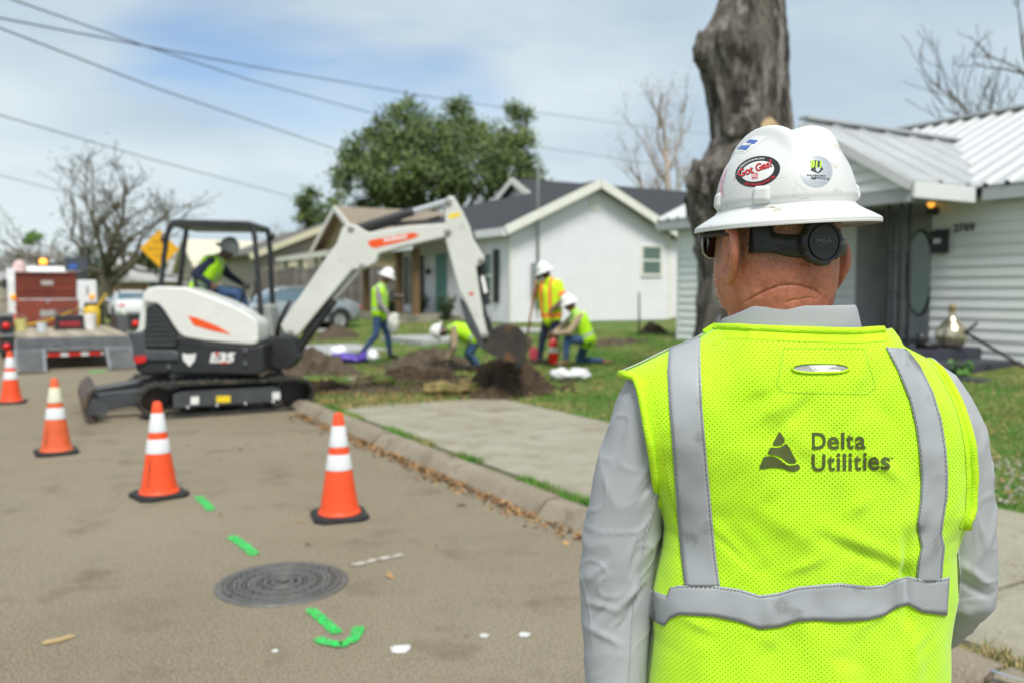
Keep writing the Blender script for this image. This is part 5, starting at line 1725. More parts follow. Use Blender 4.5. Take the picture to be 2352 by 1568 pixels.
bxp('bumper', -1.05, 1.05, -.25, -.02, .5, .62, M_exb, tk, .02)
cabp = [(2.8, .55), (2.8, 1.45), (2.95, 2.05), (3.1, 2.14), (4.0, 2.14), (4.2, 2.08), (4.75, 1.42), (5.75, 1.25), (5.85, 1.1), (5.85, .55)]
xp('cab', cabp, -.93, .93, M_tw, tk, bevel=.06)
bxp('rear_window', -.72, .72, 2.79, 2.9, 1.5, 1.95, M_gglass, tk)
for sg in (-1, 1):
    xp('side_window', [(3.1, 1.45), (3.15, 1.98), (4.1, 1.98), (4.5, 1.45)], sg * .925, sg * .945, M_glass, tk)
rk = thing('headache_rack', None, None); rk.parent = tk
bxp('rack_panel', .48, 1.06, 2.2, 2.6, 1.70, 1.98, M_exb, rk, .02)
bxp('rack_box', .42, 1.06, 2.2, 2.6, 2.0, 2.42, pm('dark_blue_grey_case', (.05, .06, .075), var=.2), rk, .02)
bxp('blue_label', .52, .74, 2.19, 2.2, 2.05, 2.2, pm('blue_label', (.04, .12, .42)), rk)
bxp('strip', .48, 1.06, 2.185, 2.195, 1.80, 1.83, M_exg, rk)
bc = bxp('beacon_base', -.30, .2, 3.3, 3.6, 2.14, 2.22, M_exb, tk)
obj('beacon', MB().lathe([(.10, 0), (.10, .12), (.07, .16), (.001, .17)], 16, M=Matrix.Translation((-.14, 3.45, 2.22))), emit('lit_amber_beacon', (1.0, .33, .03), 2.4), bc, smooth=True)
obj('beacon_clear', MB().lathe([(.10, 0), (.10, .10), (.07, .13), (.001, .14)], 16, M=Matrix.Translation((.12, 3.45, 2.22))), M_steel, bc, smooth=True)
bxp('left_locker', -1.14, -.9, .2, 2.3, 1.69, 2.0, M_tw, tk, .02)
tb_ = thing('tank', 'pinkish white jug standing on the left side of the service truck', 'jug', ST(31.3, .16, 1.86), HROT)
obj('jug', MB().lathe([(.2, 0), (.2, .45), (.12, .58), (.05, .62)], 16), pm('pinkish_plastic', (.6, .44, .42), var=.15), tb_, smooth_angle=40)

# cars
def car(name, label, loc, rz, M_body, L_=4.5, W=1.78, H_=1.40):
    t = thing(name, label, 'car', loc, rz)
    st = [(-2.2, .62, .30, .60), (-2.12, .86, .26, .74), (-1.7, .98, .22, .84), (-1.1, .99, .2, .88), (-.3, .93, .2, .89), (.6, .93, .2, .89), (1.2, .90, .2, .88), (1.75, .80, .22, .84), (2.1, .68, .25, .72), (2.22, .50, .32, .55)]
    rows = []
    for x, zt, zb, w in st:
        row = []
        for yy, zz in ((-.75, zb), (-.98, zb + .08), (-1.0, (zb + zt) * .55), (-.94, zt - .06), (-.78, zt), (-.3, zt + .03), (.3, zt + .03), (.78, zt), (.94, zt - .06), (1.0, (zb + zt) * .55), (.98, zb + .08), (.75, zb)):
            row.append(Vector((x, yy * w, zz)))
        rows.append(row)
    b = MB().grid(rows, closed=True)
    b.add(rows[0], [tuple(range(12))]); b.add(rows[-1], [tuple(range(12))])
    body = obj('body', b, M_body, t, smooth_angle=50)
    gh = [(-1.62, .97, .97, .70), (-1.0, 1.30, .97, .66), (-.5, 1.395, .95, .62), (.15, 1.40, .93, .62), (.55, 1.33, .92, .62), (1.25, .93, .92, .72)]
    rows = []
    for x, zt, zb, w in gh:
        rows.append([Vector((x, yy * w * s_, z_)) for yy, s_, z_ in ((-1, 1.16, zb - .03), (-1, 1.0, zt - .05), (-.8, 1, zt), (.8, 1, zt), (1, 1.0, zt - .05), (1, 1.16, zb - .03))])
    b = MB().grid(rows)
    obj('greenhouse', b, glassy('car_glass', (.10, .16, .2), .06), t, smooth_angle=45)
    rf = [[Vector((p.x, p.y * 1.005, p.z + .012)) for p in r[2:4]] for r in rows[1:5]]
    rfm = MB().grid(rf)
    obj('roof', rfm, M_body, t)
    for sg in (-1, 1):
        b = MB().tube([Vector((r[1 if sg < 0 else 4].x, r[1 if sg < 0 else 4].y * 1.01, r[1 if sg < 0 else 4].z + .012)) for r in rows], .03, 6)
        obj('roof_pillar', b, M_body, t, smooth=True)
        obj('roof_pillar', MB().tube([Vector((-.45, sg * .73, .95)), Vector((-.45, sg * .645, 1.34))], .03, 6), M_body, t)
        for x in (-1.38, 1.38):
            wo = wheel(t, 0, 0, .32, .2, 1)
            wo.rotation_euler = (0, 0, pi / 2 if sg > 0 else -pi / 2)
            wo.location = (x, sg * .80, 0)
            ar = [Vector((x + .37 * cos(a), sg * .885, .32 + .37 * sin(a))) for a in [pi * k / 12 for k in range(13)]]
            obj('wheel_arch', MB().tube(ar, .03, 5), M_exb, t)
        obj('tail_lamp', MB().box(-2.19, -2.05, min(sg * .42, sg * .68), max(sg * .42, sg * .68), .66, .78), M_red, t, bevel=.02)
        obj('headlight', MB().box(2.02, 2.14, min(sg * .4, sg * .64), max(sg * .4, sg * .64), .58, .68), M_glass, t, bevel=.02)
        obj('mirror', MB().ball((.78, sg * .93, .98), (.08, .1, .06), 10, 8), M_body, t, smooth=True)
        obj('door_seam', MB().box(-.36, -.348, min(sg * .885, sg * .897), max(sg * .885, sg * .897), .35, .92), M_exb, t)
    return t
M_silver = pm('silver_car_paint', (.42, .45, .47), rough=.25, metal=.5, var=.03, coat=.5)
cp = ST(27.7, 7.75, .0)
car('parked_car', 'silver coupe parked in the driveway behind the boom', (cp.x, cp.y, .26), HROT + pi, M_silver)
cp = ST(46, 4.9, .0)
car('parked_car', 'white car parked far down the street right of the service truck', (cp.x, cp.y, .1), atan2(DR[1], DR[0]), M_tw)

# diamond warning sign on a post
sp = P(367, 572, 30)
sg_ = thing('warning_sign', 'yellow orange diamond warning sign behind the digger canopy', 'sign', (sp.x, sp.y, .1), HROT)
M_sgn = pm('sign_yellow', (.80, .40, .005), rough=.45, var=.08, scale=3)
hz = sp.z - .1
b = MB().prism([(-.64, 0), (0, -.66), (.64, 0), (0, .66)], lambda x, z: Vector((x, -.02, z + hz)), lambda x, z: Vector((x, 0, z + hz)))
pn = obj('panel', b, M_sgn, sg_)
def sgtxt(txt, x0, x1, z0, z1):
    vs, fs = fit_text(txt, x0, x1, z0, z1, bold=.02)
    obj('dark_legend', MB().add([(x, -.023, z + hz) for x, z in vs], fs), M_ink, pn, recalc=False)
for (x0, x1, z0) in ((-.22, .18, .16), (-.36, .34, -.08), (-.18, .2, -.32)):
    rnd = random.Random(z0)
    x = x0
    while x < x1:
        w_ = rnd.uniform(.04, .08)
        obj('dark_legend', MB().box(x, x + w_ * .55, -.024, -.021, z0 + hz, z0 + hz + .14), pm('sign_legend', (.35, .17, .01), var=.2), pn)
        x += w_ + .03
obj('post', MB().box(-.03, .03, .0, .05, 0, hz + .3), M_steel, sg_)
obj('foot', MB().box(-.5, .5, -.02, .06, 0, .05), M_steel, sg_)

# ------------------------------------------------------------------ porch things at the grey house
q = P(2185, 785, 12.35)
vz = thing('vase', 'gold mercury glass bottle vase on the porch floor', 'vase', (q.x, q.y, .70))
M_gold = pm('mercury_glass_gold', (.60, .54, .38), rough=.22, metal=.85, var=.3, scale=14, bump=.15, bscale=25)
obj('body', MB().lathe([(.10, 0), (.17, .05), (.215, .13), (.215, .2), (.18, .29), (.11, .38), (.055, .44), (.045, .50), (.055, .56)], 32), M_gold, vz, smooth_angle=60)
obj('stopper', MB().lathe([(.04, .56), (.05, .59), (.02, .64)], 16), pm('dull_gold_cap', (.32, .25, .12), rough=.5, metal=.5), vz, smooth=True)
q = P(2128, 778, 12.2)
bt = thing('boot', 'black boot-shaped object beside the gold vase', 'boot', (q.x - .05, q.y, .70))
obj('shaft', MB().tube([(-.02, 0, 0), (-.03, 0, .12), (-.04, 0, .22)], [.075, .07, .065], 12), M_black, bt, smooth=True)
obj('toe', MB().ball((.11, 0, .05), (.16, .075, .055), 14, 8), M_black, bt, smooth=True)
a, b = P(2215, 762, 12.0), P(2352, 842, 11.0)
bm_ = MB().tube([P(2245, 742, 12.1), P(2215, 765, 12.05)], .02, 6)
tag(obj('hand_tool', bm_, M_rust, smooth=True), 'short rusty rod leaning by the gold vase', 'rod')
tag(obj('rail_pipe', MB().tube([a, b], .022, 6), M_iron, smooth=True), 'dark pipe leaning down from the vase to the lawn', 'pipe')
q = G(2280, 842, .4)
pk_ = thing('paper_packet', 'yellow and white paper packet on the ground below the pipe', 'packet', q)
obj('sheet', MB().box(-.14, .14, -.06, .06, 0, .03), pm('cream_paper', (.7, .66, .5), var=.1), pk_)
obj('yellow_patch', MB().box(-.12, .06, -.04, .065, .03, .07), pm('yellow_paper', (.75, .5, .05), var=.1), pk_)
q = G(2335, 850, .4)
tag(obj('paper_sheet', MB().box(q.x - .13, q.x + .2, q.y - .05, q.y + .05, .39, .42), MATS['cream_paper']), 'cream paper scrap at the right edge of the lawn', 'paper')
# stakes, shovel, bags, extinguisher, bucket
def stake(label, u, v0, v1, z, r, M):
    p = G(u, v1, z)
    q = P(u, v0, p.y)
    t_ = obj('stake', MB().tube([p - Vector((0, 0, .1)), Vector((p.x + (q.x - p.x), p.y, q.z))], r, 8), M, smooth=True)
    tag(t_, label, 'stake')
stake('thin wooden stake standing left of the striped worker', 1192, 640, 745, .45, .03, pm('grey_wood', (.33, .3, .26), var=.2))
stake('thin dark metal stake in the lawn before the white house', 1468, 672, 778, .4, .025, pm('dull_steel_stake', (.16, .17, .17), rough=.5, metal=.3))
def shovel(label, top, bot, Y0_, Y1_):
    t_ = thing('shovel', label, 'shovel', P(*bot, Y1_))
    a, b = P(*top, Y0_), P(*bot, Y1_)
    d = (b - a).normalized()
    wpart('handle', MB().tube([a, a.lerp(b, .82)], .018, 8), pm('red_brown_handle', (.26, .1, .05), var=.2), t_, smooth=True)
    c = a.lerp(b, .82)
    x = Vector((1, 0, 0))
    w_ = .11
    bb = MB()
    pr = [(0, .4), (.12, .95), (.35, 1.0), (.7, .85), (.95, .3)]
    L_ = (b - c).length + .05
    rows = [[c + d * (f * L_) - x * w_ * k + Vector((0, .02, 0)), c + d * (f * L_) + Vector((0, -.01, 0)), c + d * (f * L_) + x * w_ * k + Vector((0, .02, 0))] for f, k in pr]
    bb.grid(rows)
    bb.grid([[p + Vector((0, .006, 0)) for p in r] for r in rows])
    wpart('blade', bb, M_rust, t_, smooth=True)
shovel('long handled shovel held by the worker in the striped shirt', (1232, 640), (1206, 805), 14.9, 14.75)
def plasticbag(label, u, v, z, r, M, seed, zc=.5):
    p = G(u, v, z)
    b = MB().ball((0, 0, 0), 1, 22, 14)
    b.v = [tuple((1 + .35 * noise.noise(Vector(q) * 1.8 + Vector((seed, 0, 0))) + .2 * noise.noise(Vector(q) * 5 + Vector((seed, 3, 0)))) * Vector(q)[i] * r[i] + (0, 0, r[2] * zc)[i] for i in range(3)) for q in b.v]
    o = obj('plastic_bag', b, M, smooth=True)
    o.location = (p.x, p.y, z)
    tag(o, label, 'bag')
M_bag = pm('white_plastic_film', (.74, .75, .77), rough=.35, var=.08, scale=8)
M_pur = pm('purple_plastic_film', (.09, .04, .36), rough=.4, var=.3, scale=8)
plasticbag('crumpled white bag on the grass, left of a pair', 1290, 866, .2, (.19, .16, .09), M_bag, 1)
plasticbag('crumpled white bag on the grass, right of a pair', 1330, 867, .2, (.17, .15, .10), M_bag, 2)
plasticbag('white bag lying on the purple bag near the digger boom', 775, 822, .18, (.22, .2, .16), M_bag, 3)
plasticbag('purple bag lying beside the driveway near the digger boom', 790, 829, .15, (.42, .2, .10), M_pur, 4)
plasticbag('white bag end right of the purple bag', 856, 824, .2, (.12, .12, .12), M_bag, 5)
plasticbag('small purple bag at the feet of the walking worker', 838, 826, .18, (.16, .12, .10), M_pur, 6)
plasticbag('pink red plastic bag at the feet of the striped worker', 1226, 826, .25, (.08, .08, .16), pm('pink_red_film', (.62, .07, .1)), 7)
plasticbag('small white scrap bag beside the bucket tip', 1151, 842, .2, (.07, .07, .06), M_bag, 8)
q = G(1271, 835, .24)
fe = thing('fire_extinguisher', 'red fire extinguisher standing in front of the kneeling worker', 'fire extinguisher', q)
obj('cylinder', MB().lathe([(.075, 0), (.085, .015), (.085, .36), (.07, .42), (.03, .45), (.028, .48)], 20), pm('fire_red_paint', (.55, .01, .008), rough=.3, var=.05, coat=.4), fe, smooth_angle=50)
obj('label_band', MB().lathe([(.0865, .20), (.0865, .30)], 20, cap=False), pm('silver_label', (.55, .52, .5), var=.2, scale=30), fe)
obj('valve', MB().box(-.05, .06, -.02, .02, .48, .53).box(-.1, .03, -.012, .012, .54, .56), M_exb, fe)
obj('hose', MB().tube([(.04, 0, .5), (.11, 0, .46), (.12, 0, .3), (.1, 0, .12)], .013, 6), M_exb, fe, smooth=True)
# ------------------------------------------------------------------ the crew
M_skin = {'dark': pm('dark_brown_skin', (.085, .045, .03), rough=.5, var=.1), 'brown': pm('brown_skin', (.22, .11, .07), rough=.5, var=.1), 'tan': pm('tanned_skin', (.42, .22, .15), rough=.5, var=.1)}
M_jean = pm('blue_denim', (.035, .075, .16), rough=.9, var=.3, scale=7)
M_navy = pm('navy_work_cloth', (.012, .018, .045), rough=.9, var=.25, scale=7)
M_greysl = pm('grey_sleeve_cloth', (.26, .24, .24), rough=.9, var=.1)
M_tansl = pm('khaki_sleeve_cloth', (.37, .28, .19), rough=.9, var=.12)
M_boot = pm('tan_boot_leather', (.19, .115, .06), rough=.8, var=.2)
M_bboot = pm('dark_boot_leather', (.035, .026, .02), rough=.8, var=.2)
M_vis = pm('hi_vis_yellow_green', (.46, .86, .012), rough=.8, var=.10, scale=5)
M_visd = pm('hi_vis_yellow', (.62, .86, .015), rough=.8, var=.08, scale=5)
M_sil = pm('silver_reflective_tape', (.46, .49, .50), rough=.45, metal=.2, var=.06)
M_or = pm('hi_vis_orange_tape', (.95, .13, .06), rough=.6, var=.05)
M_yl = pm('hi_vis_yellow_tape', (.95, .55, .04), rough=.6, var=.05)
M_hat = pm('white_hard_hat_shell', (.80, .80, .78), rough=.35, var=.03, coat=.2)
M_glove = pm('pale_work_glove', (.55, .55, .48), rough=.9, var=.1)
def blob_person(root, segs, vox=.012):
    """segs: (p0, p1, r0, r1, material index) -> one continuous remeshed body"""
    b = MB()
    for p0, p1, r0, r1, mi in segs:
        p0, p1 = Vector(p0), Vector(p1)
        d = p1 - p0
        L_ = max(d.length, 1e-4)
        d = d / L_
        pts, rad = [], []
        for k in range(5):
            a = pi / 2 * k / 4
            pts.append(p0 - d * r0 * cos(a)); rad.append(max(r0 * sin(a), .0012))
        for k in range(1, 4):
            pts.append(p0 + d * L_ * k / 4); rad.append(r0 + (r1 - r0) * k / 4)
        for k in range(5):
            a = pi / 2 * k / 4
            pts.append(p1 + d * r1 * sin(a)); rad.append(max(r1 * cos(a), .0012))
        b.tube(pts, rad, 12)
    me = voxel(b, vox, 2)
    n = len(me.polygons)
    cen = np.zeros(n * 3)
    me.polygons.foreach_get('center', cen)
    cen = cen.reshape(-1, 3)
    best = np.full(n, 1e9)
    idx = np.zeros(n, int)
    for p0, p1, r0, r1, mi in segs:
        a, c = np.array(p0), np.array(p1)
        d = c - a
        f = np.clip(((cen - a) @ d) / max(d @ d, 1e-9), 0, 1)
        dist = np.linalg.norm(cen - (a + f[:, None] * d), axis=1) - (r0 + (r1 - r0) * f)
        m = dist < best
        best[m] = dist[m]
        idx[m] = mi
    return me, cen, idx
def hand_segs(wr, d, palm_n, mi, curl=.5, s=1.0):
    d = Vector(d).normalized()
    n = Vector(palm_n)
    n = (n - d * n.dot(d)).normalized()
    side = d.cross(n)
    wr = Vector(wr)
    out = [(wr, wr + d * .075 * s, .028 * s, .032 * s, mi), (wr + side * .018, wr + side * .022 + d * .075 * s, .018 * s, .018 * s, mi), (wr - side * .018, wr - side * .022 + d * .075 * s, .018 * s, .018 * s, mi)]
    for k, L_ in enumerate((.060, .072, .068, .052)):
        b0 = wr + d * .082 * s + side * (.03 - .02 * k) * s
        m = b0 + (d * cos(curl) + n * sin(curl)) * L_ * .55 * s
        e = m + (d * cos(2 * curl) + n * sin(2 * curl)) * L_ * .5 * s
        out += [(b0, m, .0105, .0098, mi), (m, e, .0098, .0088, mi)]
    t0 = wr + d * .03 * s + side * .03 * s
    t1 = t0 + (d * .6 + side * .7 + n * .35).normalized() * .035 * s
    out += [(t0, t1, .0125, .011, mi), (t1, t1 + (d * .9 + n * .4).normalized() * .03 * s, .011, .0095, mi)]
    return out
def hard_hat(parent, c, up, fwd, s=1.0, M=None, label=None):
    up = Vector(up).normalized()
    fwd = Vector(fwd)
    fwd = (fwd - up * fwd.dot(up)).normalized()
    sd = up.cross(fwd)
    R = Matrix(((sd.x, fwd.x, up.x, c[0]), (sd.y, fwd.y, up.y, c[1]), (sd.z, fwd.z, up.z, c[2]), (0, 0, 0, 1)))
    prof = [(.162, -.012), (.165, -.008), (.150, .006), (.122, .016), (.116, .03), (.112, .06), (.10, .095), (.075, .122), (.04, .138), (.001, .143)]
    b = MB().lathe([(r * s, z * s) for r, z in prof], 28, M=R, ell=(.92, 1.06), cap=False)
    b.lathe([(r * .97 * s, z * s - .006) for r, z in prof], 28, M=R, ell=(.92, 1.06), cap=False)
    h = wpart('hard_hat', b, M or M_hat, parent, smooth=True)
    rid = []
    for k in range(9):
        a = pi * (.18 + .64 * k / 8)
        rid.append(R @ Vector((0, -cos(a) * .112 * s, sin(a) * .137 * s + .006)))
    wpart('ridge', MB().tube(rid, .016 * s, 8), M or M_hat, h, smooth=True)
    return h
def person(label, base, J, mats, face, hat=True, vest=None, group=None, head_r=.092, hatM=None, hat_up=None, short=False, curl=.7, glove=False, look=None):
    """J: world joints; mats: skin, sleeve, trouser, boot"""
    t = thing('person', label, 'person', base, 0, group)
    f = Vector(face).normalized()
    j = {k: Vector(v) for k, v in J.items()}
    hd, nk = j['head'], j['neck']
    up = (hd - nk).normalized()
    if hat_up is not None:
        up = (up * .5 + Vector(hat_up).normalized() * .5).normalized()
    side = up.cross(f).normalized()
    SK, SL, TR_, BT = 0, 1, 2, 3
    pel = (j['hipL'] + j['hipR']) / 2
    ch = (j['shL'] + j['shR']) / 2
    hw = (j['shL'] - j['shR']).length
    segs = []
    for a in ('L', 'R'):
        sh, hp = j['sh' + a], j['hip' + a]
        segs += [(hp.lerp(pel, .15) + (ch - pel) * .18, sh.lerp(ch, .42) - (ch - pel) * .12, .115, .115, SL)]
        segs += [(sh, j['el' + a], .072, .058, SL), (j['el' + a], j['el' + a].lerp(j['wr' + a], .97), .055, .04, SK if short else SL)]
        segs += [(hp, j['kn' + a], .095, .068, TR_), (j['kn' + a], j['an' + a], .066, .05, TR_)]
        segs += [(j['an' + a], j['an' + a] - Vector((0, 0, .03)), .052, .05, BT), (j['an' + a] - Vector((0, 0, .035)), j['toe' + a], .045, .038, BT)]
        fd = (j['wr' + a] - j['el' + a]).normalized()
        segs += hand_segs(j['wr' + a], fd, j.get('palm' + a, f - Vector((0, 0, .3))), 4 if glove else SK, curl)
    segs += [(pel + (ch - pel) * .1, pel + (ch - pel) * .75, .135, .14, SL), (j['hipL'], j['hipR'], .105, .105, TR_), (ch, nk, .10, .058, SL), (nk - (nk - ch) * .2, hd, .056, .062, SK)]
    segs += [(hd - up * .035, hd + up * .045, head_r * .86, head_r * .95, SK), (hd - up * .07 + f * .035, hd - up * .03 + f * .04, .045, .052, SK), (hd + f * .04 + up * .03, hd - f * .035 + up * .04, .07, .075, SK)]
    segs += [(hd + f * .088 + up * .015, hd + f * .104 - up * .018, .010, .015, SK), (hd + f * .080 + up * .035 + side * .035, hd + f * .080 + up * .035 - side * .035, .016, .016, SK)]
    segs += [(hd + f * .082 - up * .05 + side * .018, hd + f * .082 - up * .05 - side * .018, .012, .012, SK)]
    for sg in (-1, 1):
        segs += [(hd + side * sg * .088 + up * .015, hd + side * sg * .088 - up * .02, .014, .011, SK)]
    me, cen, idx = blob_person(t, segs)
    me.materials.clear()
    for m in (*mats, M_glove):
        me.materials.append(m)
    me.polygons.foreach_set('material_index', idx.astype(np.int32))
    wpart('body', me, None, t)
    eyes = MB()
    for sg in (-1, 1):
        eyes.ball(hd + f * .083 + side * sg * .032 + up * .012, .011, 8, 6)
    wpart('eyes', eyes, pm('dark_eye', (.02, .015, .012), rough=.2), t, smooth=True)
    if vest:
        vs = []
        for a in ('L', 'R'):
            sh, hp = j['sh' + a], j['hip' + a]
            vs += [(hp.lerp(pel, .12) + (ch - pel) * .08, sh.lerp(ch, .34) - (ch - pel) * .10, .136, .136, 0), (sh.lerp(ch, .25), nk.lerp(ch, .25), .088, .085, 0)]
        vs += [(pel + (ch - pel) * .0, pel + (ch - pel) * .75, .155, .16, 0)]
        if vest == 'shirt':
            for a in ('L', 'R'):
                vs += [(j['sh' + a], j['el' + a].lerp(j['sh' + a], .2), .082, .07, 1)]
        me, cen, idx = blob_person(t, vs)
        ax = (ch - pel)
        AL = ax.length
        ax = ax / AL
        lat = (j['shL'] - j['shR']).normalized()
        h = (cen - np.array(pel)) @ np.array(ax) / AL
        l = (cen - np.array(pel)) @ np.array(lat)
        mi = np.zeros(len(cen), np.int32)
        if vest == 'vest':
            mi[(abs(h - .22) < .055)] = 1
            mi[(abs(abs(l) - .10) < .026) & (h > .22)] = 1
            mats_v = [M_vis, M_sil]
        else:
            mi[(abs(h - .12) < .075)] = 2
            mi[(abs(h - .12) < .035)] = 1
            mi[(abs(abs(l) - .10) < .045) & (h > .15)] = 2
            mi[(abs(abs(l) - .10) < .022) & (h > .15)] = 1
            arm = idx == 1
            e = (j['elL'] - j['shL']).normalized()
            for a in ('L', 'R'):
                d = (j['el' + a] - j['sh' + a])
                fr = (cen - np.array(j['sh' + a])) @ np.array(d) / (d.length ** 2)
                near = np.linalg.norm(cen - np.array(j['sh' + a].lerp(j['el' + a], .6)), axis=1) < .2
                k2 = arm & near
                mi[k2] = 0
                mi[k2 & (abs(fr - .62) < .16)] = 2
                mi[k2 & (abs(fr - .62) < .08)] = 1
            mats_v = [M_visd, M_or, M_yl]
        me.materials.clear()
        for m in mats_v:
            me.materials.append(m)
        me.polygons.foreach_set('material_index', mi)
        wpart('safety_vest' if vest == 'vest' else 'safety_shirt', me, None, t)
    if hat:
        hard_hat(t, hd + up * .034, up, f, 1.08, hatM)
    return t
def JP(d, Y):
    out = {}
    for k, v in d.items():
        dy = v[2] if len(v) > 2 else 0
        out[k] = P(v[0], v[1], Y + dy)
    return out
# walking worker
Y1 = 16.8
person('walking worker in a hi-vis vest and blue jeans carrying a white bag', (P(868, 822, Y1).x, Y1, .2),
       JP(dict(head=(888, 637), neck=(878, 655), shR=(868, 665, -.17), shL=(878, 665, .17), elR=(872, 697, -.24), wrR=(892, 722, -.22), elL=(886, 692, .26), wrL=(908, 686, .22),
               hipR=(868, 722, -.09), hipL=(874, 722, .09), knR=(864, 770, -.1), anR=(832, 808, -.1), toeR=(842, 819, -.1), knL=(890, 770, .1), anL=(896, 814, .1), toeL=(912, 820, .1)), Y1),
       [M_skin['brown'], M_greysl, M_jean, M_bboot], (1, -.15, -.35), vest='vest', hat_up=(.25, 0, 1))
p = P(905, 742, Y1 - .25)
b = MB().ball((0, 0, 0), 1, 20, 14)
b.v = [tuple((1 + .3 * noise.noise(Vector(q) * 1.7)) * Vector(q)[i] * (.12, .09, .19)[i] for i in range(3)) for q in b.v]
o = obj('hand_bag', b, pm('off_white_cloth_bag', (.56, .57, .5), var=.12, scale=6), smooth=True)
o.location = p
tag(o, 'off-white bag carried by the walking worker', 'bag')
p = P(915, 680, Y1 + .2)
o = thing('clipboard', 'small clipboard held by the walking worker', 'clipboard', p)
obj('board', MB().box(-.12, .12, -.09, .09, -.005, .005), M_exb, o)
obj('paper', MB().box(-.10, .11, -.075, .075, .006, .011), M_wst, o)
# bent worker in the trench
Y2 = 14.7
person('worker in a hi-vis vest crouched over the trench behind the digger stick', (P(1090, 845, Y2).x, Y2, .2),
       JP(dict(head=(1014, 762), neck=(1031, 757), shR=(1045, 755, -.2), shL=(1048, 757, .2), elR=(1043, 795, -.24), wrR=(1033, 823, -.15), elL=(1038, 792, .22), wrL=(1026, 820, .15),
               hipR=(1094, 778, -.1), hipL=(1094, 778, .1), knR=(1079, 812, -.12), anR=(1098, 838, -.1), toeR=(1082, 845, -.12), knL=(1074, 812, .12), anL=(1090, 838, .12), toeL=(1074, 845, .12)), Y2),
       [M_skin['dark'], M_tansl, M_jean, M_bboot], (-1, -.1, -.9), vest='vest', hat_up=(-.9, 0, .5))
# worker in striped shirt
Y3 = 15.2
person('standing worker in a yellow shirt with orange stripes leaning on a shovel', (P(1250, 832, Y3).x, Y3, .25),
       JP(dict(head=(1252, 626), neck=(1261, 643), shR=(1243, 655, .12), shL=(1283, 653, -.14), elR=(1228, 682, .05), wrR=(1232, 660, -.12), elL=(1294, 690, -.2), wrL=(1270, 710, -.3),
               hipR=(1258, 733, .08), hipL=(1275, 733, -.08), knR=(1246, 780, .06), anR=(1240, 823, .06), toeR=(1226, 831, 0), knL=(1272, 780, -.1), anL=(1264, 823, -.1), toeL=(1250, 832, -.18)), Y3),
       [M_skin['dark'], M_visd, M_navy, M_bboot], (-.8, -.5, -.55), vest='shirt', short=True, hat_up=(-.35, -.2, 1))
# kneeling worker
Y4 = 14.6
person('kneeling worker in a hi-vis vest reaching for the fire extinguisher', (P(1330, 835, Y4).x, Y4, .25),
       JP(dict(head=(1309, 700), neck=(1320, 715), shR=(1318, 727, .18), shL=(1334, 727, -.18), elR=(1290, 752, .2), wrR=(1271, 766, .08), elL=(1308, 763, -.24), wrL=(1276, 767, -.12),
               hipR=(1348, 782, .1), hipL=(1350, 780, -.1), knR=(1330, 826, .12), anR=(1385, 828, .12), toeR=(1405, 832, .12), knL=(1302, 780, -.14), anL=(1299, 828, -.14), toeL=(1281, 836, -.14)), Y4),
       [M_skin['brown'], M_tansl, M_jean, M_boot], (-1, -.25, -.4), vest='vest', hat_up=(-.15, 0, 1))
# digger operator
def JU(d, y):
    out = {}
    for k, v in d.items():
        yy = y + (v[2] if len(v) > 2 else 0)
        q = ONPLANE(*cA(v[0], v[1]), EO, HU, yy)
        out[k] = fU(q[0], yy, q[1])
    return out
op = person('digger operator in a hi-vis vest and grey hard hat seated under the canopy', tuple(fU(-.05, .28, 1.3)),
            JU(dict(head=(1392, 285), neck=(1345, 330), shR=(1290, 350, -.2), shL=(1330, 350, .2), elR=(1195, 425, -.26), wrR=(1285, 482, -.24), elL=(1400, 430, .24), wrL=(1475, 480, .2),
                    hipR=(1215, 520, -.1), hipL=(1235, 520, .1), knR=(1450, 545, -.12), anR=(1500, 690, -.1), toeR=(1560, 705, -.1), knL=(1470, 540, .14), anL=(1530, 690, .12), toeL=(1590, 705, .12)), .28),
            [M_skin['dark'], M_navy, M_jean, M_bboot], (1, -.1, -.3), vest='vest', hatM=pm('grey_hard_hat_shell', (.36, .38, .36), rough=.45, var=.06), hat_up=(.15, 0, 1))
# ------------------------------------------------------------------ the man in front, seen from behind
Y0 = 1.42
man = thing('person', 'man in white hard hat and printed hi-vis vest standing with his back turned', 'person', (.47, Y0, 0))
def XZ(u, v, Y=Y0):
    p = P(u, v, Y)
    return p.x, p.z
def tab(lst, Y=Y0):       # (v, u) list -> z -> x table, ascending z
    return sorted((P(u, v, Y).z, P(u, v, Y).x) for v, u in lst)
T_cx = tab([(700, 1800), (850, 1798), (1000, 1830), (1150, 1866), (1250, 1846), (1350, 1838), (1568, 1822), (1900, 1822)])
def wtab(lst):
    return sorted((P(1176, v, Y0).z, w * Y0 / F) for v, w in lst)
T_W = wtab([(700, 410), (850, 410), (1000, 398), (1150, 360), (1205, 338), (1250, 334), (1350, 349), (1450, 339), (1568, 346), (1900, 348)])
T_D = wtab([(700, 165), (850, 178), (1000, 190), (1150, 186), (1300, 176), (1400, 180), (1568, 196), (1900, 200)])
RIDGE = [XZ(u, v) for u, v in [(1380, 905), (1430, 850), (1465, 835), (1530, 803), (1600, 775), (1642, 748), (1690, 705), (1760, 690), (1900, 690), (1990, 705), (2030, 745), (2040, 772), (2065, 790), (2120, 818), (2165, 858), (2215, 905)]]
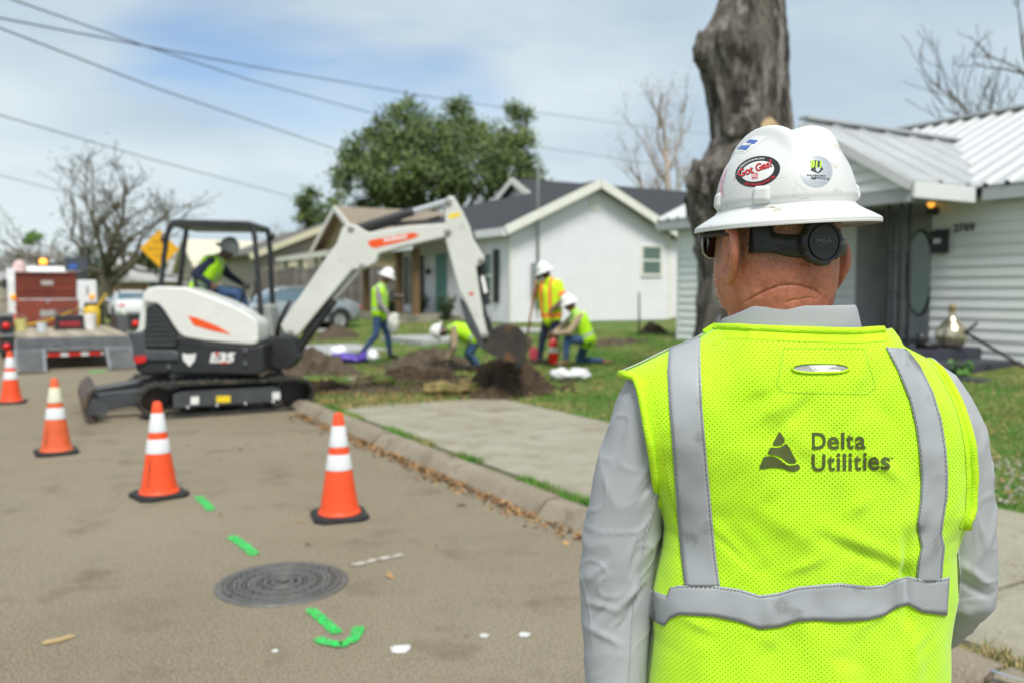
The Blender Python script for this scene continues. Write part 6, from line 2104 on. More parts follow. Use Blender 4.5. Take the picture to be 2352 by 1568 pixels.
def wr(x, z):
    n1 = .0075 * noise.noise(Vector((x * 8 + 3.1, z * 3.5, 1.7)))
    n2 = .0038 * noise.noise(Vector((x * 17 + z * 12, z * 8, 4.2)))
    n2 += .0016 * noise.noise(Vector((x * 30 - z * 26, z * 20, 9.2)))
    low = sstep(1.08, .98, z) if False else max(0, min(1, (1.10 - z) / .12))
    n3 = .011 * noise.noise(Vector((x * 15, z * 3.2, 8.0))) * low
    # drape creases running from the shoulder blades towards the loop and the waist
    n4 = 0
    for (ax, az, bx_, bz, amp, wid) in CREASE:
        dx, dz = bx_ - ax, bz - az
        L2 = dx * dx + dz * dz
        f = ((x - ax) * dx + (z - az) * dz) / L2
        if -.15 < f < 1.15:
            px, pz = x - ax - dx * f, z - az - dz * f
            d2 = px * px + pz * pz
            e = max(0, 1 - abs(f - .5) / .65)
            n4 += amp * e * math.exp(-d2 / (wid * wid))
    return n1 + n2 + n3 + n4
def _cr(u0, v0, u1, v1, amp, wid):
    a, b = P(u0, v0, 1.3), P(u1, v1, 1.3)
    return (a.x, a.z, b.x, b.z, amp, wid)
CREASE = [_cr(1840, 890, 1690, 990, .005, .012), _cr(1870, 905, 1760, 1010, -.004, .010), _cr(2000, 800, 1930, 930, .006, .014), _cr(1980, 900, 2080, 1000, -.003, .012),
          _cr(1700, 1150, 1900, 1260, .004, .016), _cr(1850, 1190, 2090, 1290, .006, .014), _cr(1880, 1230, 2080, 1310, -.005, .010), _cr(1650, 1180, 1770, 1330, -.004, .013), _cr(1560, 1120, 1530, 1300, .006, .014),
          _cr(2075, 1230, 2085, 1420, -.012, .008), _cr(2055, 1220, 2062, 1400, .008, .010), _cr(1545, 1290, 1535, 1440, -.010, .008), _cr(1750, 1330, 1775, 1470, .006, .012), _cr(1880, 1330, 1860, 1450, -.005, .009), _cr(1640, 1430, 1600, 1560, .006, .016),
          _cr(2090, 1430, 2120, 1600, .007, .014), _cr(1960, 1440, 1990, 1600, -.005, .016), _cr(2120, 1180, 2105, 1260, -.008, .010)]
_rc = random.Random(6)
for _k in range(16):
    _u, _v = _rc.uniform(1560, 2130), _rc.uniform(900, 1520)
    _d = _rc.uniform(50, 110)
    _sl = _rc.uniform(.25, 1.0) * (1 if _u < 1840 else -1) * (1 if _rc.random() < .75 else -1)
    CREASE.append(_cr(_u - _d * .5, _v - _d * _sl * .5, _u + _d * .5, _v + _d * _sl * .5, _rc.choice((-1, 1)) * _rc.uniform(.002, .0045), _rc.uniform(.006, .013)))
def S(x, z, off=0.0, front=False):
    cx, W, D = interp(z, T_cx), interp(z, T_W), interp(z, T_D)
    q = min(1.0, abs(x - cx) / W)
    base = max(0.0, 1 - q ** 2.5) ** .4
    g = max(0, min(1, (interp(x, RIDGE) - z) / .13))
    cap = sqrt(max(0, 1 - (1 - g) ** 2))
    if front:
        return Y0 + D * 1.25 * base * cap + off
    return Y0 - D * base * cap - (wr(x, z) * min(1, base * cap * 1.6) + off)
def solve(u, v, off=0.0):
    Y = 1.30
    for _ in range(14):
        p = P(u, v, Y)
        Y = .5 * Y + .5 * S(p.x, p.z, off)
    p = P(u, v, Y)
    return Vector((p.x, S(p.x, p.z, off), p.z))
# --- vest cloth
M_vest = bpy.data.materials.new('perforated_hi_vis_mesh')
M_vest.use_nodes = True
N_, L_n = M_vest.node_tree.nodes, M_vest.node_tree.links
bs = N_['Principled BSDF']
bs.inputs['Roughness'].default_value = .75
bs.inputs['Specular IOR Level'].default_value = .2
bs.inputs['Sheen Weight'].default_value = .25
uvn = N_.new('ShaderNodeUVMap'); uvn.uv_map = 'UVMap'
vor = N_.new('ShaderNodeTexVoronoi')
vor.voronoi_dimensions = '2D'
vor.inputs['Scale'].default_value = 1.0
vor.inputs['Randomness'].default_value = 0.12
L_n.new(uvn.outputs[0], vor.inputs['Vector'])
rmp = N_.new('ShaderNodeMapRange')
rmp.inputs['From Min'].default_value = .10
rmp.inputs['From Max'].default_value = .21
L_n.new(vor.outputs['Distance'], rmp.inputs['Value'])
tcn = N_.new('ShaderNodeTexCoord')
nz1 = N_.new('ShaderNodeTexNoise'); nz1.inputs['Scale'].default_value = 9; nz1.inputs['Detail'].default_value = 4
L_n.new(tcn.outputs['Object'], nz1.inputs['Vector'])
nz2 = N_.new('ShaderNodeTexNoise'); nz2.inputs['Scale'].default_value = 420; nz2.inputs['Detail'].default_value = 2
L_n.new(tcn.outputs['Object'], nz2.inputs['Vector'])
mxa = N_.new('ShaderNodeMixRGB'); mxa.inputs[1].default_value = (.42, .80, .006, 1); mxa.inputs[2].default_value = (.58, .95, .03, 1)
L_n.new(nz1.outputs['Fac'], mxa.inputs[0])
mxh = N_.new('ShaderNodeMixRGB'); mxh.inputs[1].default_value = (.085, .20, .004, 1)
L_n.new(rmp.outputs[0], mxh.inputs[0]); L_n.new(mxa.outputs[0], mxh.inputs[2])
L_n.new(mxh.outputs[0], bs.inputs['Base Color'])
mth = N_.new('ShaderNodeMath'); mth.operation = 'MULTIPLY_ADD'; mth.inputs[1].default_value = .25
L_n.new(nz2.outputs['Fac'], mth.inputs[0]); L_n.new(rmp.outputs[0], mth.inputs[2])
bpn = N_.new('ShaderNodeBump'); bpn.inputs['Strength'].default_value = .5; bpn.inputs['Distance'].default_value = .0012
L_n.new(mth.outputs[0], bpn.inputs['Height']); L_n.new(bpn.outputs[0], bs.inputs['Normal'])
M_bind = pm('hi_vis_binding_tape', (.55, .92, .012), rough=.8, var=.08, scale=30, bump=.4, bscale=400)
M_tape = pm('grey_reflective_tape', (.345, .37, .39), rough=.62, var=.06, scale=5, metal=.0, wear=((.22, .23, .235), 16, .58), bump=.05, bscale=500)
M_stitch = pm('dark_stitching', (.13, .135, .12), rough=.9)
M_shirt = pm('light_grey_shirt_cloth', (.375, .39, .41), rough=.85, var=.03, scale=6, bump=.12, bscale=700)
AL = tab([(850, 1430), (862, 1434), (876, 1460), (900, 1467), (990, 1480), (1090, 1500), (1150, 1512)], 1.37) + []
AR = tab([(858, 2165), (920, 2187), (980, 2193), (1080, 2205), (1150, 2203), (1190, 2185)], 1.37)
zb_ = P(1176, 1900, Y0).z
z_arm = P(1176, 1175, Y0).z
z_top = P(1176, 852, Y0).z
def bounds(z):
    cx, W = interp(z, T_cx), interp(z, T_W)
    lo, hi = cx - W, cx + W
    k = sstep(z_arm - .03, z_arm + .01, z)
    return lo + (max(lo, interp(z, AL)) - lo) * k, hi + (min(hi, interp(z, AR)) - hi) * k
NECK = [XZ(u, v, 1.335) for u, v in [(1640, 758), (1660, 755), (1700, 752), (1830, 757), (1960, 760), (2020, 757), (2034, 757)]]
def ztop(x, front=False):
    r = interp(x, RIDGE)
    zz = interp(x, NECK)
    if front:
        zz -= .16 * max(0, 1 - abs(x - .455) / .14)
    return min(zz, r)
def sheet(front, off, ncol, nrow, zbot):
    rows = []
    for i in range(nrow + 1):
        r = i / nrow
        zs = zbot + (z_top - zbot) * r
        xl, xr = bounds(zs)
        row = []
        for k in range(ncol + 1):
            a = k / ncol
            a2 = .5 - .5 * cos(pi * a)
            a = .35 * a + .65 * a2
            x = xl + (xr - xl) * a
            z = zs
            if zs > z_arm:
                z = z_arm + (zs - z_arm) * (ztop(x, front) - z_arm) / (z_top - z_arm)
            row.append(Vector((x, S(x, z, off, front), z)))
        rows.append(row)
    return rows
vb = sheet(False, 0.0, 150, 230, zb_)
vf = sheet(True, 0.0, 60, 90, zb_)
def sheet_mesh(name, rows, M, uvs=True):
    b = MB().grid(rows)
    me = b.mesh(name, True)
    me.materials.append(M)
    if uvs:
        n, m = len(rows), len(rows[0])
        arc = []
        for r in rows:
            c = [0.0]
            for k in range(1, m):
                c.append(c[-1] + (r[k] - r[k - 1]).length)
            mid = c[m // 2]
            arc.append([q - mid + r[m // 2].x for q in c])
        uvl = me.uv_layers.new(name='UVMap')
        ux = np.zeros(len(me.vertices)); uz = np.zeros(len(me.vertices))
        for i in range(n):
            for k in range(m):
                ux[i * m + k] = arc[i][k]; uz[i * m + k] = rows[i][k].z
        li = np.zeros(len(me.loops), np.int32)
        me.loops.foreach_get('vertex_index', li)
        a = ux[li] / .0082 + uz[li] / .0078
        b_ = ux[li] / .0082 - uz[li] / .0078
        uvl.data.foreach_set('uv', np.stack([a, b_], 1).ravel())
    return me
vest = wpart('safety_vest', sheet_mesh('safety_vest', vb, M_vest), None, man)
md = vest.modifiers.new('thickness', 'SOLIDIFY'); md.thickness = .0022; md.offset = -1
wpart('vest_front', sheet_mesh('vest_front', vf, M_vest), None, man)
# armhole binding and neck binding
def vpart(name, b, M, smooth=True, recalc=False, **k):
    o = obj(name, b, M, None, smooth=smooth, recalc=recalc, **k)
    o.parent = vest
    o.matrix_parent_inverse = Matrix.Identity(4)
    return o
VP = Matrix.Identity(4)
iarm = int(230 * (z_arm - zb_) / (z_top - zb_))
edgeL = [vb[i][0] + Vector((0, -.003, 0)) for i in range(iarm, 231, 2)]
edgeR = [vb[i][-1] + Vector((0, -.003, 0)) for i in range(iarm, 231, 2)]
vpart('armhole_binding', MB().tube(edgeL, .0065, 8), M_bind)
vpart('armhole_binding', MB().tube(edgeR, .0065, 8), M_bind)
# second row of stitch-down just inside the armholes
inL = [p + Vector((.016, -.0006, 0)) for p in edgeL]
for nm, e, sg in (('armhole_hem', edgeL, 1), ('armhole_hem', edgeR, -1)):
    r0, r1 = [], []
    for p in e:
        for lst, d in ((r0, .004), (r1, .017)):
            x = p.x + sg * d
            lst.append(Vector((x, S(x, min(p.z, interp(x, RIDGE) - .001), .0012), p.z)))
    vpart(nm, MB().grid([r0, r1]), M_bind)
neck_e = [p + Vector((0, -.003, 0)) for p in vb[-1] if NECK[0][0] <= p.x <= NECK[-1][0]]
vpart('neck_binding', MB().tube(neck_e, .006, 8), M_bind)
r0 = [Vector((p.x, S(p.x, p.z - .004, .0012), p.z - .003)) for p in neck_e]
r1 = [Vector((p.x, S(p.x, p.z - .017, .0012), p.z - .017)) for p in neck_e]
vpart('neck_hem', MB().grid([r0, r1]), M_bind)
# --- reflective tape, given as two edges in photo pixels and laid on the cloth
def tape(name, e0, e1, off=.0022, n=60, m=6, M=M_tape, curl=True):
    def dens(e):
        out = []
        for k in range(n + 1):
            f = k / n * (len(e) - 1)
            i = min(len(e) - 2, int(f))
            out.append((e[i][0] + (e[i + 1][0] - e[i][0]) * (f - i), e[i][1] + (e[i + 1][1] - e[i][1]) * (f - i)))
        return out
    a, b = dens(e0), dens(e1)
    rows = []
    for j in range(m + 1):
        w = j / m
        rows.append([solve(p[0] + (q[0] - p[0]) * w, p[1] + (q[1] - p[1]) * w, off + (.0006 * math.sin(pi * w))) for p, q in zip(a, b)])
    b2 = MB().grid(rows)
    o = vpart(name, b2, M)
    sd = o.modifiers.new('t', 'SOLIDIFY'); sd.thickness = .0009; sd.offset = 1
    # stitching lines near both edges
    for w in (.055, .945):
        ln = [solve(p[0] + (q[0] - p[0]) * w, p[1] + (q[1] - p[1]) * w, off + .0016) for p, q in zip(a, b)]
        sb = MB()
        L_ = 0
        for i in range(len(ln) - 1):
            d = ln[i + 1] - ln[i]
            nn = max(1, int(d.length / .0045))
            for k in range(nn):
                s0, s1 = ln[i] + d * (k / nn), ln[i] + d * ((k + .72) / nn)
                t_ = d.normalized()
                sd_ = Vector((-t_.z, 0, t_.x)) * .00075
                sb.add([s0 - sd_, s1 - sd_, s1 + sd_, s0 + sd_], [(0, 1, 2, 3)])
        vpart('stitching', sb, M_stitch, smooth=False)
    return o
tape('reflective_tape', [(1537, 801), (1533, 850), (1537, 930), (1543, 1000), (1550, 1100), (1557, 1200), (1565, 1280), (1573, 1346)],
     [(1608, 772), (1609, 830), (1613, 930), (1619, 1000), (1628, 1100), (1637, 1200), (1645, 1280), (1654, 1346)])
tape('reflective_tape', [(2034, 797), (2062, 850), (2090, 920), (2104, 980), (2112, 1040), (2116, 1100), (2114, 1150), (2107, 1200), (2111, 1230), (2116, 1255), (2109, 1290), (2104, 1336)],
     [(2082, 800), (2112, 838), (2143, 900), (2162, 960), (2173, 1030), (2177, 1090), (2176, 1140), (2167, 1195), (2163, 1225), (2170, 1255), (2166, 1290), (2163, 1336)])
tape('reflective_tape', [(1494, 1352), (1512, 1360), (1532, 1366), (1538, 1348), (1560, 1343), (1640, 1344), (1700, 1352), (1745, 1366), (1790, 1360), (1830, 1347), (1870, 1343), (1930, 1338), (1990, 1345), (2030, 1343), (2055, 1330), (2085, 1322), (2130, 1333), (2182, 1324)],
     [(1484, 1410), (1505, 1428), (1524, 1437), (1538, 1420), (1560, 1411), (1640, 1415), (1700, 1428), (1745, 1444), (1790, 1440), (1830, 1427), (1870, 1424), (1930, 1427), (1990, 1424), (2030, 1414), (2060, 1395), (2085, 1388), (2120, 1406), (2176, 1413)], n=130, off=.0034)
# --- print on the back
M_print = pm('dark_olive_print', (.075, .10, .022), rough=.85, var=.12, scale=40)
def chaikin(pts, it=2):
    for _ in range(it):
        out = []
        for i in range(len(pts)):
            a, b = pts[i], pts[(i + 1) % len(pts)]
            out += [(a[0] * .75 + b[0] * .25, a[1] * .75 + b[1] * .25), (a[0] * .25 + b[0] * .75, a[1] * .25 + b[1] * .75)]
        pts = out
    return pts
def cP(x, y):
    return (2900 + x * .3401) / 1.7007, (1650 + y * .3401) / 1.7007
def print_poly(pts, name):
    pts = [cP(*p) for p in pts]
    bm = bmesh.new()
    vs = [bm.verts.new((u, v, 0)) for u, v in pts]
    fc = bm.faces.new(vs)
    bmesh.ops.triangulate(bm, faces=[fc])
    b = MB().add([solve(v.co.x, v.co.y, .0014) for v in bm.verts], [tuple(v.index for v in f.verts) for f in (bm.verts.index_update() or bm.faces)])
    bm.free()
    vpart(name, b, M_print, smooth=False)
print_poly(chaikin([(425, 106), (440, 108), (488, 190), (488, 205), (470, 235), (440, 255), (400, 262), (352, 258), (346, 240), (412, 118)]), 'emblem_piece')
print_poly(chaikin([(495, 240), (518, 242), (615, 425), (622, 448), (600, 464), (560, 466), (520, 455), (480, 420), (430, 385), (380, 365), (300, 358), (290, 345), (315, 290), (325, 278), (400, 288), (450, 275)]), 'emblem_piece')
print_poly(chaikin([(262, 384), (340, 382), (390, 395), (430, 420), (480, 465), (530, 490), (590, 486), (630, 472), (648, 474), (664, 508), (660, 530), (620, 550), (580, 560), (530, 548), (470, 525), (400, 514), (320, 514), (215, 532), (196, 526), (195, 510), (240, 400)]), 'emblem_piece')
def print_text(txt, x0, x1, y0, y1, name='lettering', bold=.02):
    vs, fs = fit_text(txt, x0, x1, y1, y0, bold=bold)
    vpart(name, MB().add([solve(*cP(x, y), .0014) for x, y in vs], fs), M_print, smooth=False)
print_text('D', 800, 960, 110, 304); print_text('e', 976, 1112, 158, 306); print_text('l', 1134, 1172, 110, 300); print_text('t', 1190, 1278, 128, 302); print_text('a', 1294, 1418, 156, 304)
print_text('U', 798, 954, 360, 557); print_text('t', 974, 1064, 378, 552); print_text('i', 1084, 1126, 346, 550); print_text('l', 1154, 1192, 354, 548); print_text('i', 1219, 1260, 346, 548); print_text('t', 1280, 1366, 370, 548); print_text('i', 1388, 1428, 342, 545); print_text('e', 1446, 1574, 390, 545); print_text('s', 1590, 1700, 392, 542)
print_text('SM', 1702, 1736, 394, 410, bold=.03)
# --- loop slot with the shirt and care tag showing
def ell_pts(cu, cv, ru, rv, n=40, p=3.2):
    out = []
    for k in range(n):
        a = 2 * pi * k / n
        out.append((cu + ru * math.copysign(abs(cos(a)) ** (2 / p), cos(a)), cv + rv * math.copysign(abs(sin(a)) ** (2 / 2.2), sin(a))))
    return out
sl = ell_pts(1885, 844.5, 63, 9.5)
ctr = solve(1885, 844.5, .0006)
def flat_poly(pts, off, M, name):
    ring = [solve(u, v, off) for u, v in pts]
    c = sum(ring, Vector()) / len(ring)
    n = len(ring)
    return vpart(name, MB().add(ring + [c], [(i, (i + 1) % n, n) for i in range(n)]), M, smooth=False)
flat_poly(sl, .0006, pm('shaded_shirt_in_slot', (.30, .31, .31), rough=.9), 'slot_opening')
tagp = [(1857, 838.5), (1918, 836.5), (1934, 852), (1872, 852.5)]
flat_poly(tagp, .0012, pm('white_care_tag', (.72, .72, .70), rough=.7, var=.03), 'care_tag')
M_tagink = pm('grey_tag_print', (.18, .18, .18))
for k, (tx, w0, w1) in enumerate((('WASHING INSTRUCTIONS', 1870, 1925), ('Machine Wash Cold', 1868, 1922), ('Tumble Dry Low', 1862, 1916))):
    vs, fs = fit_text(tx, w1, w0, 847.5 - k * 4.0, 850.5 - k * 4.0, bold=.01)
    vpart('care_tag_print', MB().add([solve(x, y, .0016) for x, y in vs], fs), M_tagink, smooth=False)
rim = [solve(u, v, .0022) for u, v in ell_pts(1885, 844.5, 65, 11)]
vpart('slot_binding', MB().tube(rim + [rim[0]], .0018, 8, cap=False), M_bind)
# stitched patch outline around the slot
pt = [(1800, 800), (1985, 800), (2012, 890), (1990, 905), (1800, 900), (1785, 885)]
sb = MB()
for (a, b) in zip(pt, pt[1:] + pt[:1]):
    q = [solve(a[0] + (b[0] - a[0]) * k / 24, a[1] + (b[1] - a[1]) * k / 24, .0009) for k in range(25)]
    for i in range(24):
        d = q[i + 1] - q[i]
        s_ = Vector((-d.z, 0, d.x)).normalized() * .0006
        sb.add([q[i] - s_, q[i] + d * .7 - s_, q[i] + d * .7 + s_, q[i] + s_], [(0, 1, 2, 3)])
vpart('patch_stitching', sb, pm('olive_stitching', (.30, .55, .03)), smooth=False)

# --- shirt: torso under the vest, sleeves, collar
sb = sheet(False, -.010, 60, 80, zb_ + .02)
sf = sheet(True, -.010, 60, 80, zb_ + .02)
shm = MB().grid(sb).grid(sf)
def toPX(p):
    d = p - Vector((0, 0, CAMH))
    yc = d.y * cos(PITCH) - d.z * sin(PITCH)
    zc = d.y * sin(PITCH) + d.z * cos(PITCH)
    return 1176 + F * d.x / yc, 784 - F * zc / yc
def sleeve(secs, seed, wamp, ell=1.0, seg=140, sub=18):
    """secs: (centre, rx, ry) joined into a creased tube"""
    pts = []
    for i in range(len(secs) - 1):
        for k in range(sub):
            f = k / sub
            f = f
            (c0, a0, b0), (c1, a1, b1) = secs[i], secs[i + 1]
            pts.append((Vector(c0).lerp(Vector(c1), f), a0 + (a1 - a0) * f, b0 + (b1 - b0) * f))
    pts.append((Vector(secs[-1][0]), secs[-1][1], secs[-1][2]))
    # smooth the spine
    for _ in range(4):
        q = [pts[0]] + [((pts[i - 1][0] + pts[i][0] * 2 + pts[i + 1][0]) / 4, (pts[i - 1][1] + pts[i][1] * 2 + pts[i + 1][1]) / 4, (pts[i - 1][2] + pts[i][2] * 2 + pts[i + 1][2]) / 4) for i in range(1, len(pts) - 1)] + [pts[-1]]
        pts = q
    rows = []
    n = len(pts)
    for i, (c, ra, rb) in enumerate(pts):
        t_ = (pts[min(n - 1, i + 1)][0] - pts[max(0, i - 1)][0]).normalized()
        ax = Vector((1, 0, 0)); ax = (ax - t_ * ax.dot(t_)).normalized()
        ay = t_.cross(ax)
        if ay.y > 0:
            ay = -ay
        row = []
        for k in range(seg):
            w = 2 * pi * k / seg
            d = ax * cos(w) * ra + ay * sin(w) * rb
            p = c + d
            cr = noise.noise(Vector((p.x * 5 + p.z * 5 + seed, p.y * 5, p.z * 6.5 - p.x * 8)))
            cr2 = noise.noise(Vector((p.x * 16 - p.z * 9, p.y * 12 + seed, p.z * 15 + p.x * 8)))
            lo = noise.noise(Vector((p.x * 5, p.y * 5 + seed, p.z * 3)))
            amp = wamp(i / (n - 1))
            sharp = max(0, 1 - abs(cr) / .3) ** 1.5 - .25
            sharp2 = max(0, 1 - abs(cr2) / .16) ** 2 - .2
            p = p + d.normalized() * (amp * sharp * .9 + amp * .45 * sharp2 + .0065 * lo)
            if p.y < c.y + .02:
                pu, pv = toPX(p)
                for (u0, v0, u1, v1, am, wd) in SLV:
                    du, dv_ = u1 - u0, v1 - v0
                    f_ = ((pu - u0) * du + (pv - v0) * dv_) / (du * du + dv_ * dv_)
                    if -.2 < f_ < 1.2:
                        ex_ = pu - u0 - du * f_
                        ey_ = pv - v0 - dv_ * f_
                        p = p + d.normalized() * am * max(0, 1 - abs(f_ - .5) / .7) * math.exp(-(ex_ * ex_ + ey_ * ey_) / (wd * wd))
            row.append(p)
        rows.append(row)
    return rows
SLV = [(1505, 1040, 1455, 1130, .0045, 8), (1512, 1085, 1465, 1155, -.005, 6), (1492, 1180, 1440, 1290, .006, 9), (1476, 1195, 1448, 1310, -.005, 6), (1482, 1330, 1418, 1400, .005, 8), (1472, 1352, 1428, 1435, -.005, 7),
       (1380, 1000, 1362, 1200, .004, 15), (1402, 1375, 1368, 1425, -.004, 7), (1345, 1380, 1420, 1402, .004, 8), (1440, 940, 1410, 1080, -.003, 12), (1350, 1440, 1430, 1480, .004, 8), (1400, 1290, 1350, 1330, .0035, 8),
       (2232, 975, 2222, 1095, .005, 8), (2252, 1000, 2240, 1115, -.004, 6), (2195, 1090, 2240, 1130, .005, 8), (2245, 1180, 2265, 1262, .004, 9), (2200, 1290, 2278, 1345, .006, 10), (2195, 1328, 2272, 1372, -.005, 8), (2200, 1400, 2242, 1420, .004, 8), (2215, 1150, 2200, 1260, -.004, 8)]
def sec(v, xl, xr, Y, ry, drop=0):
    a, b = P(xl, v, Y), P(xr, v, Y)
    return ((a + b) / 2, (b.x - a.x) / 2, ry)
secsL = [sec(872, 1500, 1560, 1.43, .02), sec(880, 1462, 1580, 1.43, .045), sec(900, 1432, 1590, 1.43, .062), sec(940, 1410, 1578, 1.432, .07), sec(990, 1393, 1560, 1.435, .072), sec(1100, 1364, 1538, 1.44, .072), sec(1200, 1342, 1520, 1.445, .07), sec(1300, 1330, 1505, 1.45, .066),
         sec(1400, 1333, 1492, 1.45, .062), sec(1500, 1340, 1484, 1.445, .058), sec(1600, 1347, 1478, 1.44, .054), sec(1720, 1360, 1472, 1.43, .048), sec(1840, 1372, 1460, 1.42, .042)]
rl = sleeve(secsL, 2.0, lambda f: 0.0007 + .0045 * math.exp(-((f - .56) / .16) ** 2) + .002 * math.exp(-((f - .3) / .1) ** 2))
shm.grid(rl, closed=True)
el = P(2222, 1345, 1.44)
secsR = [sec(835, 2075, 2110, 1.43, .02), sec(850, 2060, 2150, 1.43, .045), sec(885, 2050, 2188, 1.43, .062), sec(940, 2062, 2224, 1.432, .07), sec(1010, 2085, 2259, 1.435, .072), sec(1080, 2098, 2273, 1.44, .072), sec(1200, 2112, 2279, 1.445, .068), sec(1290, 2130, 2286, 1.45, .063),
         (P(2208, 1350, 1.455), .055, .058), (P(2180, 1398, 1.49), .052, .054), (P(2150, 1432, 1.54), .050, .050), (P(2110, 1462, 1.60), .046, .046), (P(2060, 1490, 1.68), .040, .040), (P(2030, 1500, 1.72), .036, .036)]
rr_ = sleeve(secsR, 7.0, lambda f: 0.0007 + .0045 * math.exp(-((f - .62) / .13) ** 2) + .004 * math.exp(-((f - .38) / .08) ** 2))
shm.grid(rr_, closed=True)
shirt = wpart('shirt', shm, M_shirt, man, smooth=True, recalc=True)
# sleeve seams: raised puckered lines
def seam(rows, k0, i0, i1, parent, drift=0.0):
    pts = []
    n = len(rows)
    for i in range(i0, min(i1, n)):
        k = (k0 + drift * (i - i0)) % len(rows[0])
        ka = int(k)
        a, b = rows[i][ka], rows[i][(ka + 1) % len(rows[0])]
        c = sum(rows[i], Vector()) / len(rows[i])
        p = a.lerp(b, k - ka)
        pts.append(p + (p - c).normalized() * (.0008 + .0008 * sin(i * 2.1)))
    o = obj('sleeve_seam', MB().tube(pts, .0016, 6), M_shirt, None, smooth=True, recalc=False)
    o.parent = parent
    o.matrix_parent_inverse = VP
seam(rl, 22, 56, 206, shirt, .055)
seam(rr_, 43, 52, 180, shirt, .05)
# collar
ccx = .457
def cring(z, a, bk, fr_, gap, n=64, dz=.0, cy=Y0 + .004, wob=0.0, fl=0):
    row = []
    for k in range(n + 1):
        w = -pi / 2 - (pi - gap) + 2 * (pi - gap) * k / n
        x = cos(w) * a
        y = sin(w) * (bk if sin(w) < 0 else fr_)
        f = max(0, sin(w) + .12) + (1.7 * max(0, -cos(w) - .62) if sin(w) < .3 else 0)
        e = 3.0
        xx = math.copysign(abs(cos(w)) ** .85, cos(w)) * a
        row.append(Vector((ccx + xx, cy + y, z - dz * f + wob * noise.noise(Vector((w * 1.6, z * 30, 2))))))
    return row
zc_t = P(1830, 702, 1.335).z
crow = [cring(zc_t - .055, .104, .086, .085, .25, dz=.030), cring(zc_t - .012, .1035, .087, .085, .25, dz=.035), cring(zc_t - .002, .1055, .088, .086, .25, dz=.035), cring(zc_t, .108, .0905, .088, .25, dz=.035, wob=.0012),
        cring(zc_t - .004, .110, .0925, .090, .25, dz=.036, wob=.0015), cring(zc_t - .022, .1145, .0935, .096, .25, dz=.042, wob=.0025), cring(zc_t - .042, .1195, .094, .102, .25, dz=.05, wob=.004), cring(zc_t - .052, .122, .090, .104, .25, dz=.055, wob=.004)]
col = wpart('collar', MB().grid(crow), M_shirt, man, smooth=True, recalc=False)
md = col.modifiers.new('t', 'SOLIDIFY'); md.thickness = .0018
md = col.modifiers.new('s', 'SUBSURF'); md.levels = 1; md.render_levels = 1
sw = cring(zc_t - .040, .1192, .0942, .102, .25, dz=.0495)
sb2 = MB()
for i in range(len(sw) - 1):
    for k in range(3):
        p, q = sw[i].lerp(sw[i + 1], k / 3), sw[i].lerp(sw[i + 1], (k + .65) / 3)
        o_ = (p - Vector((ccx, Y0, p.z))).normalized() * .0022
        sb2.add([p + o_ + Vector((0, 0, .0004)), q + o_ + Vector((0, 0, .0004)), q + o_ - Vector((0, 0, .0004)), p + o_ - Vector((0, 0, .0004))], [(0, 1, 2, 3)])
o = obj('collar_stitching', sb2, pm('grey_stitching', (.34, .35, .35)), None, recalc=False); o.parent = col; o.matrix_parent_inverse = VP

# --- head, neck and hands
PSI = radians(18)
HX, HY = P(1785, 600, Y0).x, Y0
def HL(x, y, z):
    """head frame: x to his right, y where he faces, absolute height"""
    return Vector((HX + x * cos(PSI) - y * sin(PSI), HY + x * sin(PSI) + y * cos(PSI), z))
SEC = [(1.36, .105, .085, .080), (1.42, .092, .082, .072), (1.47, .080, .081, .072), (1.495, .0805, .086, .085), (1.52, .087, .091, .108), (1.545, .0915, .094, .116), (1.575, .0925, .096, .115), (1.61, .0915, .101, .111), (1.648, .090, .102, .108), (1.665, .086, .096, .10), (1.70, .070, .084, .088), (1.74, .05, .06, .06), (1.772, .03, .035, .035), (1.784, .012, .012, .012)]
rows = []
for i in range(70):
    z = 1.36 + (1.784 - 1.36) * i / 69
    a = interp(z, [(s_[0], s_[1]) for s_ in SEC]); bk = interp(z, [(s_[0], s_[2]) for s_ in SEC]); fr_ = interp(z, [(s_[0], s_[3]) for s_ in SEC])
    row = []
    for k in range(64):
        w = 2 * pi * k / 64
        x = a * math.copysign(abs(cos(w)) ** .9, cos(w))
        y = (fr_ if sin(w) > 0 else bk) * math.copysign(abs(sin(w)) ** .9, sin(w))
        if sin(w) > .2 and z < 1.50:
            y *= .80
        row.append(HL(x, y, z))
    rows.append(row)
hb = MB().grid(rows, closed=True)
hb.add(rows[0], [tuple(range(64))]); hb.add(rows[-1], [tuple(range(64))])
